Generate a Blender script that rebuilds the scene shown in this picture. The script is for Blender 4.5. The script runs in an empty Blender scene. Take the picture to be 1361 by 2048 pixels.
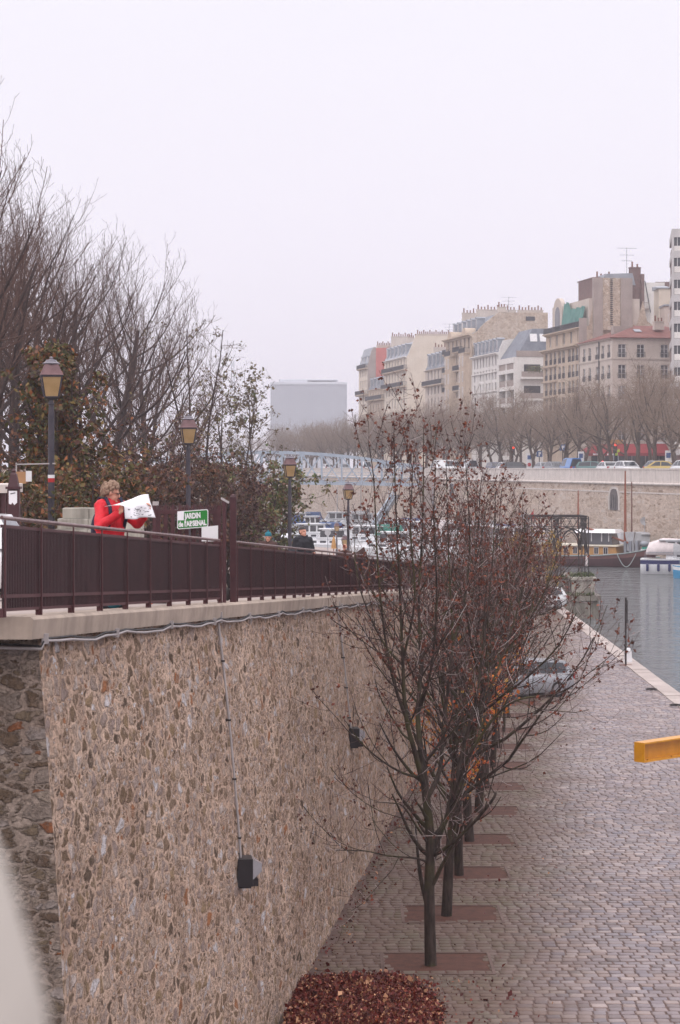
import bpy, math, random
import numpy as np
from mathutils import Vector, Matrix

SC = bpy.context.scene
COL = SC.collection
F, CX, HY, CZ = 4000.0, 680.5, 935.0, 10.1      # focal length in photo pixels, centre column, horizon row, eye height above the water
R = math.radians


def P(x, y, d):
    """A point d metres ahead seen at photo pixel x, y."""
    return Vector(((x - CX) * d / F, d, CZ + (HY - y) * d / F))


def PX(x, d):
    return (x - CX) * d / F


def PZ(y, d):
    return CZ + (HY - y) * d / F


def C(r, g, b):
    return tuple(((c / 255) / 12.92 if c / 255 <= .04045 else ((c / 255 + .055) / 1.055) ** 2.4) for c in (r, g, b)) + (1.0,)


# ------------------------------------------------------------------ objects
def tag(o, label=None, cat=None, group=None, kind=None):
    for k, v in (('label', label), ('category', cat), ('group', group), ('kind', kind)):
        if v:
            o[k] = v
    return o


def thing(name, label, cat, loc=(0, 0, 0), rz=0.0, group=None, scale=None):
    o = bpy.data.objects.new(name, None)
    o.empty_display_size = .3
    COL.objects.link(o)
    o.location = loc
    o.rotation_euler = (0, 0, rz)
    if scale:
        o.scale = (scale,) * 3 if isinstance(scale, (int, float)) else scale
    return tag(o, label, cat, group)


def link(name, me, parent=None, loc=None, rz=None):
    o = bpy.data.objects.new(name, me)
    COL.objects.link(o)
    if parent:
        o.parent = parent
    if loc is not None:
        o.location = loc
    if rz is not None:
        o.rotation_euler = (0, 0, rz)
    return o


def copy_tree(o, label=None, parent=None, loc=None, rz=None, scale=None):
    kids = [c for c in bpy.data.objects if c.parent == o] if o.get('_k') is None else [bpy.data.objects[n] for n in o['_k']]
    c = o.copy()
    COL.objects.link(c)
    if parent:
        c.parent = parent
    if label:
        c['label'] = label
    if loc is not None:
        c.location = loc
    if rz is not None:
        c.rotation_euler = (0, 0, rz)
    if scale is not None:
        c.scale = (scale,) * 3 if isinstance(scale, (int, float)) else scale
    for k in kids:
        copy_tree(k, parent=c)
    return c


class MB:
    """Collects shapes and links them as one mesh object."""

    def __init__(s, M=None):
        s.v, s.f, s.mi, s.M, s.m = [], [], [], M, 0

    def add(s, vs, fs):
        b = len(s.v)
        if s.M is not None:
            vs = [s.M @ Vector(v) for v in vs]
        s.v += [tuple(v) for v in vs]
        s.f += [tuple(i + b for i in f) for f in fs]
        s.mi += [s.m] * len(fs)
        return s

    def box(s, x0, x1, y0, y1, z0, z1):
        return s.add([(x0, y0, z0), (x1, y0, z0), (x1, y1, z0), (x0, y1, z0), (x0, y0, z1), (x1, y0, z1), (x1, y1, z1), (x0, y1, z1)],
                     [(0, 3, 2, 1), (4, 5, 6, 7), (0, 1, 5, 4), (1, 2, 6, 5), (2, 3, 7, 6), (3, 0, 4, 7)])

    def cbox(s, x0, x1, y0, y1, z0, z1, b=.02):
        """Box with chamfered vertical and top edges."""
        p = lambda i, z: [(x0 + i + b, y0 + i, z), (x1 - i - b, y0 + i, z), (x1 - i, y0 + i + b, z), (x1 - i, y1 - i - b, z),
                          (x1 - i - b, y1 - i, z), (x0 + i + b, y1 - i, z), (x0 + i, y1 - i - b, z), (x0 + i, y0 + i + b, z)]
        return s.loft([p(0, z0), p(0, z1 - b), p(b, z1)])

    def quad(s, a, b, c, d):
        return s.add([a, b, c, d], [(0, 1, 2, 3)])

    def bar(s, p, q, w, h=None, up=(0, 0, 1)):
        p, q = Vector(p), Vector(q)
        h = h or w
        t = (q - p).normalized()
        up = Vector(up)
        if abs(t.dot(up)) > .98:
            up = Vector((0, 1, 0))
        a = t.cross(up).normalized() * w / 2
        b = a.cross(t).normalized() * h / 2
        return s.add([p - a - b, p + a - b, p + a + b, p - a + b, q - a - b, q + a - b, q + a + b, q - a + b],
                     [(0, 1, 2, 3), (7, 6, 5, 4), (4, 5, 1, 0), (5, 6, 2, 1), (6, 7, 3, 2), (7, 4, 0, 3)])

    def loft(s, rings, cap=True, closed=True):
        n = len(rings[0])
        vs = [p for r in rings for p in r]
        fs = []
        for i in range(len(rings) - 1):
            for j in range(n if closed else n - 1):
                k = (j + 1) % n
                fs.append((i * n + j, i * n + k, (i + 1) * n + k, (i + 1) * n + j))
        if cap:
            fs.append(tuple(reversed(range(n))))
            fs.append(tuple((len(rings) - 1) * n + j for j in range(n)))
        return s.add(vs, fs)

    def tube(s, pts, r, n=8, cap=True):
        pts = [Vector(p) for p in pts]
        rs = [r] * len(pts) if isinstance(r, (int, float)) else r
        rings = []
        d0 = (pts[-1] - pts[0]).normalized() if (pts[-1] - pts[0]).length > 1e-6 else Vector((0, 0, 1))
        ref = Vector((0, 0, 1)) if abs(d0.z) < .8 else Vector((1, 0, 0))
        for i, p in enumerate(pts):
            t = (pts[min(i + 1, len(pts) - 1)] - pts[max(i - 1, 0)]).normalized()
            a = t.cross(ref)
            if a.length < 1e-4:
                a = t.cross(Vector((0, 1, 0.1)))
            a.normalize()
            b = a.cross(t).normalized()
            rings.append([p + (a * math.cos(k * 2 * math.pi / n) + b * math.sin(k * 2 * math.pi / n)) * rs[i] for k in range(n)])
        return s.loft(rings, cap)

    def lathe(s, prof, n=12, c=(0, 0, 0), sq=False):
        c = Vector(c)
        ph = math.pi / n if sq else 0
        return s.loft([[c + Vector((r * math.cos(ph + k * 2 * math.pi / n), r * math.sin(ph + k * 2 * math.pi / n), z)) for k in range(n)] for r, z in prof])

    def prism(s, poly, ext):
        e = Vector(ext)
        a = [Vector(p) for p in poly]
        return s.loft([a, [p + e for p in a]])

    def ball(s, c, r, nu=12, nv=8, rot=None):
        c = Vector(c)
        rx, ry, rz = (r, r, r) if isinstance(r, (int, float)) else r
        vs, fs = [], []
        for i in range(nv + 1):
            th = math.pi * (i + (.02 if i == 0 else -.02 if i == nv else 0)) / nv
            for j in range(nu):
                ph = 2 * math.pi * j / nu
                q = Vector((rx * math.sin(th) * math.cos(ph), ry * math.sin(th) * math.sin(ph), -rz * math.cos(th)))
                vs.append(c + (rot @ q if rot else q))
        for i in range(nv):
            for j in range(nu):
                k = (j + 1) % nu
                fs.append((i * nu + j, i * nu + k, (i + 1) * nu + k, (i + 1) * nu + j))
        fs += [tuple(reversed(range(nu))), tuple(nv * nu + j for j in range(nu))]
        return s.add(vs, fs)

    def capsule(s, p, q, r0, r1, n=10):
        p, q = Vector(p), Vector(q)
        t = (q - p).normalized()
        pts, rs = [], []
        for a in (-.96, -.7, -.35, 0):
            pts.append(p + t * r0 * a)
            rs.append(r0 * math.sqrt(max(0, 1 - a * a)))
        for a in (0, .35, .7, .96):
            pts.append(q + t * r1 * a)
            rs.append(r1 * math.sqrt(max(0, 1 - a * a)))
        return s.tube(pts, rs, n)

    def mesh(s, name, mats, smooth=False):
        me = bpy.data.meshes.new(name)
        me.from_pydata(s.v, [], s.f)
        for m in (mats if isinstance(mats, (list, tuple)) else [mats]):
            me.materials.append(m)
        if isinstance(mats, (list, tuple)):
            me.polygons.foreach_set('material_index', s.mi)
        if smooth:
            me.polygons.foreach_set('use_smooth', [True] * len(s.f))
            if smooth != 'all':
                try:
                    me.set_sharp_from_angle(angle=R(40))
                except Exception:
                    pass
        me.update()
        return me

    def build(s, name, mats, parent=None, smooth=False, loc=None, rz=None):
        return link(name, s.mesh(name, mats, smooth), parent, loc, rz)


def np_mesh(name, V, Q, mats, smooth=False, mi=None):
    """Fast mesh of quads (Q is n x 4) from arrays."""
    me = bpy.data.meshes.new(name)
    V = np.asarray(V, np.float32).reshape(-1, 3)
    Q = np.asarray(Q, np.int32).reshape(-1, 4)
    me.vertices.add(len(V))
    me.vertices.foreach_set('co', V.ravel())
    me.loops.add(Q.size)
    me.loops.foreach_set('vertex_index', Q.ravel())
    me.polygons.add(len(Q))
    me.polygons.foreach_set('loop_start', np.arange(len(Q), dtype=np.int32) * 4)
    me.polygons.foreach_set('loop_total', np.full(len(Q), 4, np.int32))
    for m in (mats if isinstance(mats, (list, tuple)) else [mats]):
        me.materials.append(m)
    if mi is not None:
        me.polygons.foreach_set('material_index', np.asarray(mi, np.int32))
    if smooth:
        me.polygons.foreach_set('use_smooth', [True] * len(Q))
    me.update(calc_edges=True)
    me.validate()
    return me


# ------------------------------------------------------------------ materials
class NT:
    def __init__(s, name):
        s.mat = bpy.data.materials.new(name)
        s.mat.use_nodes = True
        s.t = s.mat.node_tree
        s.b = s.t.nodes['Principled BSDF']
        s.out = s.t.nodes['Material Output']

    def n(s, typ, ins=None, **at):
        nd = s.t.nodes.new(typ)
        for k, v in at.items():
            setattr(nd, k, v)
        for k, v in (ins or {}).items():
            s.set(nd.inputs[k], v)
        return nd

    def set(s, sock, v):
        if isinstance(v, bpy.types.NodeSocket):
            s.t.links.new(v, sock)
        elif isinstance(v, bpy.types.Node):
            s.t.links.new(v.outputs[0], sock)
        else:
            sock.default_value = v

    def ramp(s, fac, stops, interp='LINEAR'):
        r = s.n('ShaderNodeValToRGB', {0: fac})
        e = r.color_ramp
        e.interpolation = interp
        while len(e.elements) < len(stops):
            e.elements.new(.5)
        for el, (p, c) in zip(e.elements, stops):
            el.position = p
            el.color = c if len(c) == 4 else (*c, 1)
        return r

    def mix(s, fac, a, b, mode='MIX'):
        m = s.n('ShaderNodeMix', data_type='RGBA', blend_type=mode)
        s.set(m.inputs['Factor'], fac)
        s.set(m.inputs['A'], a)
        s.set(m.inputs['B'], b)
        return m.outputs['Result']

    def math(s, op, a, b=0.0, clamp=False):
        m = s.n('ShaderNodeMath', operation=op, use_clamp=clamp)
        s.set(m.inputs[0], a)
        s.set(m.inputs[1], b)
        return m.outputs[0]

    def obj(s, scale=(1, 1, 1), rot=(0, 0, 0), src='Object'):
        tc = s.n('ShaderNodeTexCoord')
        return s.n('ShaderNodeMapping', {'Vector': tc.outputs[src], 'Scale': scale, 'Rotation': rot}).outputs[0]

    def noise(s, vec, scale, detail=3.0, rough=.55, out='Fac'):
        nn = s.n('ShaderNodeTexNoise', {'Scale': scale, 'Detail': detail, 'Roughness': rough})
        if vec is not None:
            s.set(nn.inputs['Vector'], vec)
        return nn.outputs[out]

    def bump(s, h, strength=.3, dist=.02):
        b = s.n('ShaderNodeBump', {'Height': h, 'Strength': strength, 'Distance': dist})
        s.set(s.b.inputs['Normal'], b.outputs[0])

    def fin(s, color=None, rough=None, metal=None, spec=None):
        if color is not None:
            s.set(s.b.inputs['Base Color'], color)
        if rough is not None:
            s.set(s.b.inputs['Roughness'], rough)
        if metal is not None:
            s.set(s.b.inputs['Metallic'], metal)
        if spec is not None:
            s.set(s.b.inputs['Specular IOR Level'], spec)
        return s.mat


def mottled(name, c1, c2, scale=3.0, rough=.8, bump=.2, detail=4.0, streak=None, metal=0.0, spec=.4):
    """Two-tone weathered surface; streak darkens vertical runs (weather stains)."""
    m = NT(name)
    v = m.obj()
    f = m.noise(v, scale, detail, .6)
    col = m.ramp(f, [(.3, c1), (.7, c2)]).outputs[0]
    if streak:
        v2 = m.obj(scale=(2.2, 2.2, .12))
        g = m.noise(v2, 1.6, 4, .65)
        k = m.ramp(g, [(.48, (0, 0, 0, 1)), (.72, (1, 1, 1, 1))]).outputs[0]
        col = m.mix(m.math('MULTIPLY', k, streak), col, tuple(x * .45 for x in c1[:3]) + (1,))
    if bump:
        m.bump(m.noise(v, scale * 9, 3), bump, .01)
    return m.fin(col, rough, metal, spec)


def plain(name, c, rough=.6, metal=0.0, spec=.5, var=.12):
    m = NT(name)
    f = m.noise(m.obj(), 2.5, 4, .6)
    d = tuple(max(0, x * (1 - var)) for x in c[:3]) + (1,)
    l = tuple(min(1, x * (1 + var)) for x in c[:3]) + (1,)
    return m.fin(m.ramp(f, [(.3, d), (.7, l)]).outputs[0], rough, metal, spec)


def leafmat(name, stops, rough=.6):
    """Leaves whose colour differs from leaf to leaf."""
    m = NT(name)
    g = m.n('ShaderNodeNewGeometry')
    col = m.ramp(g.outputs['Random Per Island'], stops).outputs[0]
    m.fin(col, rough, 0, .3)
    return m.mat


def emit(name, c, s):
    m = NT(name)
    m.set(m.b.inputs['Emission Color'], c)
    m.set(m.b.inputs['Emission Strength'], s)
    return m.fin(c, .4)


def glassy(name, c, rough=.08, var=.5):
    """Window glass as seen by day: dark, glossy, uneven."""
    m = NT(name)
    f = m.noise(m.obj(), .9, 2)
    d = tuple(x * (1 - var) for x in c[:3]) + (1,)
    m.fin(m.ramp(f, [(.35, d), (.65, c)]).outputs[0], rough, 0, .6)
    return m.mat


def bark(name, c1, c2, moss=None):
    m = NT(name)
    v = m.obj(scale=(6, 6, 1.2))
    f = m.noise(v, 2.5, 5, .65)
    col = m.ramp(f, [(.32, c1), (.68, c2)]).outputs[0]
    if moss:
        k = m.ramp(m.noise(m.obj(), 1.3, 3), [(.5, (0, 0, 0, 1)), (.66, (1, 1, 1, 1))]).outputs[0]
        col = m.mix(m.math('MULTIPLY', k, .6), col, moss)
    m.bump(f, .5, .02)
    return m.fin(col, .85, 0, .25)
# ------------------------------------------------------------------ the materials of the place
def rubble(name, sc, mortar, stones, mort_w=.09, dark=0.0, blot=.25, small=.42, smear=.8):
    """Rubble masonry: irregular stones half buried in wide mortar, each stone its own colour."""
    m = NT(name)
    v = m.obj(scale=sc)
    soft = lambda x, a, b: m.n('ShaderNodeMapRange', {0: x, 1: a, 2: b}, interpolation_type='SMOOTHSTEP').outputs[0]
    w = m.noise(v, 1.5, 5, .7, 'Color')
    off = m.n('ShaderNodeVectorMath', {0: w, 1: (.75, .75, .75)}, operation='MULTIPLY')
    vv = m.n('ShaderNodeVectorMath', {0: v, 1: off.outputs[0]}, operation='ADD')
    layers = []
    for s_ in (1.0, 2.3):
        vc = m.n('ShaderNodeTexVoronoi', {'Vector': vv.outputs[0], 'Scale': s_})
        ve = m.n('ShaderNodeTexVoronoi', {'Vector': vv.outputs[0], 'Scale': s_}, feature='DISTANCE_TO_EDGE')
        layers.append((m.n('ShaderNodeSeparateColor', {0: vc.outputs['Color']}), ve.outputs['Distance']))
    (c1, e1), (c2, e2) = layers
    big = m.math('GREATER_THAN', c1.outputs[1], small)                 # one large stone here, else several small ones
    mw = m.math('ADD', m.math('MULTIPLY', m.noise(v, 3.0, 4, .65), .26), mort_w - .15)
    d1, d2 = m.math('SUBTRACT', e1, mw), m.math('SUBTRACT', e2, mw)
    st = m.mix(big, soft(d2, -.03, .07), soft(d1, -.03, .07))
    buried = soft(m.noise(m.obj(scale=(1, 1, .8)), 7, 5, .7), .36, .52)      # mortar smeared over the faces
    st = m.math('MULTIPLY', st, m.math('ADD', m.math('MULTIPLY', buried, smear), 1 - smear))
    rnd = m.mix(big, c2.outputs[0], c1.outputs[0])
    scol = m.ramp(rnd, stones, 'CONSTANT').outputs[0]
    fine = m.noise(m.obj(), 30, 5, .75)
    mid = m.noise(m.obj(), 9, 5, .7)
    lum = lambda x, lo, a, b: m.ramp(x, [(a, (lo, lo * .97, lo * .94, 1)), (b, (1, 1, 1, 1))]).outputs[0]
    scol = m.mix(.75, scol, lum(mid, .5, .3, .62), 'MULTIPLY')
    mcol = m.mix(soft(m.noise(m.obj(), .8, 5, .6), .35, .68), mortar, tuple(x * y for x, y in zip(mortar[:3], (.78, .74, .72))) + (1,))
    mcol = m.mix(.75, mcol, lum(mid, .5, .34, .56), 'MULTIPLY')
    col = m.mix(st, mcol, scol)
    col = m.mix(.7, col, lum(fine, .36, .34, .62), 'MULTIPLY')
    run = m.ramp(m.noise(m.obj(scale=(1.6, 1.6, .1)), 1.5, 4, .65), [(.5, (0, 0, 0, 1)), (.75, (1, 1, 1, 1))]).outputs[0]     # rain runs
    col = m.mix(m.math('MULTIPLY', run, blot + dark), col, C(66, 54, 44))
    h = m.math('ADD', m.math('MULTIPLY', st, .7), m.math('ADD', m.math('MULTIPLY', fine, .4), m.math('MULTIPLY', mid, .7)))
    m.bump(h, 1.0, .05)
    return m.fin(col, .88, 0, .25)


M = {}
M['rubble'] = rubble('rubble masonry', (3.7, 3.7, 6.0), C(240, 208, 186), [
    (0, C(148, 122, 98)), (.12, C(210, 186, 170)), (.24, C(160, 134, 112)), (.36, C(228, 210, 202)), (.48, C(178, 150, 118)), (.58, C(116, 96, 80)),
    (.68, C(198, 176, 166)), (.8, C(190, 128, 88)), (.83, C(184, 162, 154)), (.93, C(242, 234, 236))], .12)
M['rubble_end'] = rubble('coarse dark rubble', (3.4, 3.4, 6.6), C(176, 158, 146), [
    (0, C(118, 98, 82)), (.2, C(154, 138, 128)), (.36, C(172, 158, 152)), (.48, C(110, 90, 76)), (.64, C(180, 162, 148)), (.76, C(150, 96, 66)), (.83, C(132, 114, 96))], .10, .0, .2, .3, .6)
M['far_rubble'] = rubble('far bank masonry', (.62, .62, 2.3), C(242, 222, 206), [
    (0, C(196, 170, 150)), (.25, C(226, 206, 192)), (.5, C(210, 186, 166)), (.7, C(238, 224, 214)), (.88, C(172, 148, 128))], .12, .0, .06)
M['gable_stone'] = rubble('gable wall masonry', (1.6, 1.6, 2.2), C(240, 220, 200), [
    (0, C(200, 174, 152)), (.3, C(232, 212, 196)), (.6, C(212, 186, 164)), (.85, C(246, 232, 220))], .1, 0, .12)
M['coping'] = mottled('coping concrete', C(158, 142, 130), C(188, 170, 156), 2.2, .85, .3, streak=.35)
M['parapet_far'] = mottled('far parapet stone', C(196, 186, 180), C(216, 206, 200), 1.2, .85, .1, streak=.45)
M['pier_stone'] = mottled('pier limestone', C(146, 140, 130), C(186, 180, 170), 1.6, .85, .3, streak=.7)
M['pier_base'] = mottled('wet pier stone', C(96, 90, 80), C(148, 142, 132), 1.2, .6, .3, streak=.8)
M['edge_stone'] = mottled('quay edge stone', C(150, 136, 130), C(182, 168, 162), .8, .55, .2)
M['near_stone'] = mottled('pale near stone', C(186, 178, 170), C(206, 198, 190), 5, .9, .1)
M['gravel_path'] = mottled('pale path', C(140, 126, 120), C(168, 154, 148), 1.5, .85, .15)
M['soil'] = mottled('garden soil', C(70, 54, 44), C(104, 84, 66), 2, .95, .4)
M['pit_soil'] = mottled('tree pit soil', C(66, 38, 30), C(94, 58, 46), 5, .8, .4)
M['asphalt'] = mottled('wet asphalt', C(84, 82, 86), C(104, 100, 102), 1.5, .5, .1)
M['rail'] = mottled('maroon painted iron', C(48, 22, 27), C(64, 33, 37), 3, .55, .05, streak=.25)
M['rail_light'] = mottled('worn maroon iron', C(72, 38, 42), C(90, 54, 56), 5, .5, .05)
M['handrail'] = mottled('worn handrail', C(82, 54, 56), C(134, 106, 104), 7, .35, .05)
M['tower_panel'] = mottled('tower concrete', C(176, 172, 172), C(196, 192, 192), .5, .85, 0, streak=.15)
M['gate'] = mottled('gate iron', C(60, 30, 36), C(80, 44, 48), 4, .5, .05)
M['lamp_iron'] = mottled('lamp iron', C(52, 48, 58), C(70, 64, 72), 4, .5, .05)
M['lamp_roof'] = mottled('lamp roof sheet', C(92, 62, 66), C(122, 90, 92), 4, .4, .03)
M['lamp_cap'] = mottled('lamp cap', C(92, 88, 98), C(124, 118, 126), 5, .4, .03)
m = NT('lamp amber glass')
m.set(m.b.inputs['Transmission Weight'], .35)
M['lamp_glass'] = m.fin(m.ramp(m.noise(m.obj(), 2.2, 2), [(.3, C(176, 140, 92)), (.7, C(206, 174, 124))]).outputs[0], .35, 0, .5)
M['conduit'] = plain('grey conduit', C(172, 164, 164), .5)
M['cable'] = plain('dark shadow line', C(40, 36, 38), .6)  # near-black colour standing in for the shadow line along the grey pipe
M['black'] = plain('black housing', C(34, 28, 32), .45)
M['lens'] = plain('prismatic lens', C(150, 146, 150), .12)
M['dark'] = plain('dark iron', C(46, 38, 38), .6)
M['rust'] = plain('rusty iron', C(104, 62, 46), .8)
M['yellow'] = mottled('yellow painted steel', C(206, 136, 16), C(224, 156, 26), 3, .3, .05, streak=.35, spec=.8)
M['white'] = plain('white paint', C(226, 224, 226), .5, var=.06)
M['paper'] = plain('paper', C(236, 234, 238), .8, var=.04)
M['ink'] = plain('newsprint', C(110, 106, 112), .8)
M['sign_green'] = plain('sign green enamel', C(26, 122, 40), .35, var=.06)
M['card'] = plain('tan card', C(178, 134, 96), .8)
M['blue_sign'] = plain('blue sign', C(54, 84, 136), .5)
M['red'] = plain('red paint', C(176, 30, 34), .5)
M['orange'] = plain('orange plastic', C(226, 92, 40), .5)
M['lit_red'] = emit('red signal lamp', (1, .05, .02, 1), 2.2)
M['lit_warm'] = emit('warm lamp', (1, .6, .25, 1), 3)
M['bark'] = bark('damp grey bark', C(30, 23, 20), C(76, 63, 57), C(82, 80, 44))
m = NT('grey twigs')                                           # every twig its own tone, from purple brown to pale grey
M['twig'] = m.fin(m.ramp(m.n('ShaderNodeNewGeometry').outputs['Random Per Island'], [(0, C(60, 40, 40)), (.35, C(88, 65, 63)), (.65, C(112, 92, 90)), (.85, C(146, 130, 128)), (.96, C(192, 180, 178))]).outputs[0], .8, 0, .25)
M['bark_dark'] = bark('dark bark', C(56, 46, 46), C(84, 70, 68))
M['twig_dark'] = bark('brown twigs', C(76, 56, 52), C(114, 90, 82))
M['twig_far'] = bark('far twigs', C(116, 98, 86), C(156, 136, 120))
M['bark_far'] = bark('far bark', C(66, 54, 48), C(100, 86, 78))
L_ = lambda *a: [(i / len(a), C(*c)) for i, c in enumerate(a)]
M['leaf_red'] = leafmat('dry red leaves', L_((92, 42, 30), (116, 56, 38), (74, 38, 32), (130, 68, 44), (100, 48, 34), (86, 54, 44)))
M['leaf_orange'] = leafmat('orange leaves', L_((196, 96, 36), (214, 128, 40), (170, 66, 34), (200, 160, 60), (190, 84, 40)))
M['leaf_yellow'] = leafmat('yellow leaves', L_((196, 156, 56), (172, 130, 48), (150, 116, 50), (206, 172, 84), (130, 96, 50)))
M['leaf_ivy'] = leafmat('ivy leaves', L_((58, 62, 30), (80, 78, 40), (98, 90, 48), (50, 52, 30), (128, 104, 56), (70, 62, 36), (142, 86, 50)))
M['leaf_rust'] = leafmat('rusty shrub leaves', L_((94, 60, 48), (118, 76, 58), (76, 50, 46), (136, 92, 66), (88, 62, 54), (64, 54, 40)))
M['leaf_plum'] = leafmat('plum shrub leaves', L_((84, 56, 56), (66, 46, 50), (100, 68, 62), (58, 46, 40), (112, 82, 70)))
M['leaf_green'] = leafmat('dull green leaves', L_((72, 86, 44), (96, 108, 58), (58, 70, 40), (118, 120, 72), (88, 80, 50), (130, 112, 72)))
M['leaf_brown'] = leafmat('thin brown leaves', L_((92, 78, 62), (116, 100, 74), (80, 66, 58), (126, 112, 78), (100, 84, 70)))
M['litter'] = leafmat('fallen leaves', L_((88, 30, 28), (108, 40, 34), (70, 28, 26), (96, 36, 30), (122, 50, 40), (80, 30, 28), (92, 34, 30), (74, 30, 28), (104, 40, 34), (150, 80, 58), (84, 32, 28), (196, 146, 112)))
M['plant'] = leafmat('tufts', L_((70, 84, 44), (92, 100, 56), (60, 70, 38)))
M['skin'] = plain('skin', C(206, 150, 128), .55, var=.05)
M['red_cloth'] = mottled('red nylon', C(196, 22, 40), C(222, 36, 52), 9, .6, .25)
M['navy'] = plain('navy cloth', C(36, 38, 62), .8)
M['jeans'] = plain('dark trousers', C(52, 52, 64), .85)
M['black_cloth'] = plain('black cloth', C(34, 33, 40), .85)
M['brown_cloth'] = plain('brown cloth', C(70, 46, 42), .85)
M['teal_cloth'] = plain('teal wool', C(38, 112, 128), .9)
M['hivis'] = plain('yellow vest', C(190, 214, 60), .6)
M['hair_grey'] = mottled('grey brown hair', C(112, 88, 74), C(168, 140, 120), 40, .8, .3)
M['hair_dark'] = plain('dark hair', C(40, 32, 30), .6)
M['eye'] = plain('eyes', C(40, 30, 28), .3)
M['lip'] = plain('lips', C(166, 92, 84), .5)
M['rubber'] = plain('tyre rubber', C(32, 30, 32), .8)
M['alloy'] = plain('wheel rim', C(150, 150, 154), .35, .6)
M['carglass'] = glassy('car glass', C(60, 64, 72), .06)
m = NT('window glass')                                        # some panes dark, some with pale curtains behind
M['pane'] = m.fin(m.ramp(m.n('ShaderNodeObjectInfo').outputs['Random'], [(0, C(58, 56, 62)), (.3, C(92, 90, 96)), (.55, C(70, 68, 74)), (.72, C(150, 146, 148)), (.86, C(80, 78, 86)), (.95, C(196, 190, 186))], 'CONSTANT').outputs[0], .12, 0, .6)
M['pane_dark'] = glassy('dark window glass', C(58, 56, 62), .12)
M['frame'] = plain('window frame paint', C(208, 204, 204), .5)
M['zinc'] = mottled('zinc roof', C(128, 132, 142), C(158, 162, 170), .6, .5, 0)
M['slate'] = mottled('slate roof', C(92, 96, 108), C(122, 126, 136), .8, .6, 0)
M['tile'] = mottled('red tile roof', C(106, 62, 56), C(130, 80, 72), .8, .8, .2)
M['iron_far'] = plain('balcony iron', C(58, 56, 64), .6)
M['pot'] = plain('chimney pots', C(126, 84, 70), .8)
M['stone_cream'] = mottled('cream render', C(206, 192, 176), C(220, 208, 194), .5, .9, 0, streak=.12)
M['stone_white'] = mottled('pale render', C(212, 206, 202), C(226, 222, 218), .5, .9, 0, streak=.12)
M['stone_tan'] = mottled('tan limestone', C(176, 156, 138), C(198, 180, 162), .8, .9, 0, streak=.3)
M['stone_beige'] = mottled('beige render', C(188, 174, 164), C(204, 192, 182), .5, .9, 0, streak=.15)
M['stone_grey'] = mottled('grey cement', C(150, 136, 130), C(168, 154, 148), .5, .9, 0, streak=.2)
M['brick_red'] = mottled('red painted wall', C(184, 100, 94), C(198, 116, 108), .6, .9, 0, streak=.15)
M['brick_dark'] = mottled('dark brick', C(102, 80, 78), C(124, 98, 94), 2, .9, .1)
M['net'] = mottled('green scaffold net', C(64, 110, 104), C(96, 142, 134), .5, .8, .1)
M['awning'] = plain('red awning', C(134, 24, 34), .85)
M['bridge'] = mottled('pale blue grey steel', C(146, 158, 174), C(172, 183, 196), 1, .5, 0)
M['fin_wall'] = mottled('far office wall', C(186, 188, 198), C(200, 202, 210), .1, .8, 0)  # wall tone raised so the colour holds part of the distance haze
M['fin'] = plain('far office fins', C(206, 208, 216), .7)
M['hull_white'] = mottled('white hull', C(222, 222, 226), C(236, 236, 238), 1.5, .3, 0, streak=.15)
M['hull_maroon'] = mottled('dark maroon hull', C(58, 28, 34), C(80, 44, 48), 1, .4, 0, streak=.3)
M['hull_brown'] = mottled('brown bulwark', C(106, 66, 64), C(126, 88, 82), 1, .45, 0, streak=.3)
M['navy_paint'] = plain('navy paint', C(36, 42, 96), .4)
M['cabin_yellow'] = mottled('ochre cabin', C(172, 124, 62), C(190, 142, 80), 1.2, .5, 0)
M['deck'] = plain('cream deck', C(214, 204, 186), .6)
M['varnish'] = plain('varnished spar', C(138, 74, 46), .4)
M['canvas'] = plain('pale canvas', C(216, 204, 204), .8)
M['canvas_grey'] = plain('grey canvas', C(176, 176, 180), .8)
M['canvas_blue'] = plain('blue canvas', C(56, 84, 130), .8)
M['canvas_teal'] = plain('teal canvas', C(36, 128, 112), .8)
M['sky_blue'] = plain('sky blue paint', C(70, 150, 196), .4)
M['rope'] = plain('pale rope', C(150, 160, 160), .9)


def car_paint(name, c):
    m = NT(name)
    m.set(m.b.inputs['Coat Weight'], .6)
    return m.fin(c, .35, .1, .5)


# cobbles: every stone an island of its own, damp and uneven
m = NT('damp cobbles')
g = m.n('ShaderNodeNewGeometry')
st = m.ramp(g.outputs['Random Per Island'], [(0, C(106, 92, 92)), (.2, C(142, 126, 126)), (.38, C(118, 107, 113)), (.55, C(156, 138, 134)), (.7, C(134, 114, 109)), (.85, C(114, 107, 117)), (1, C(172, 154, 150))])
sx = m.n('ShaderNodeSeparateXYZ', {0: m.obj()})
band = m.n('ShaderNodeMapRange', {0: m.math('ADD', m.math('SUBTRACT', sx.outputs[0], m.math('MULTIPLY', sx.outputs[1], .123)), m.math('MULTIPLY', m.noise(m.obj(), .5, 5, .65), 2.4)), 1: -.5, 2: 1.7})
dirt = m.mix(m.ramp(m.noise(m.obj(), .9, 4), [(.45, (0, 0, 0, 1)), (.7, (1, 1, 1, 1))]).outputs[0], C(98, 74, 60), C(94, 84, 58))
col = m.mix(m.math('SUBTRACT', .86, m.math('MULTIPLY', band.outputs[0], .86), True), st.outputs[0], dirt)
fine = m.noise(m.obj(), 22, 4, .7)
col = m.mix(.5, col, m.ramp(fine, [(.3, (.6, .6, .6, 1)), (.7, (1, 1, 1, 1))]).outputs[0], 'MULTIPLY')
wet = m.noise(m.obj(), .35, 5, .6)
col = m.mix(m.ramp(m.noise(m.obj(), .22, 6, .7), [(.5, (0, 0, 0, 1)), (.68, (.45, .45, .45, 1))]).outputs[0], col, C(82, 66, 62))
m.bump(fine, .35, .01)
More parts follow.
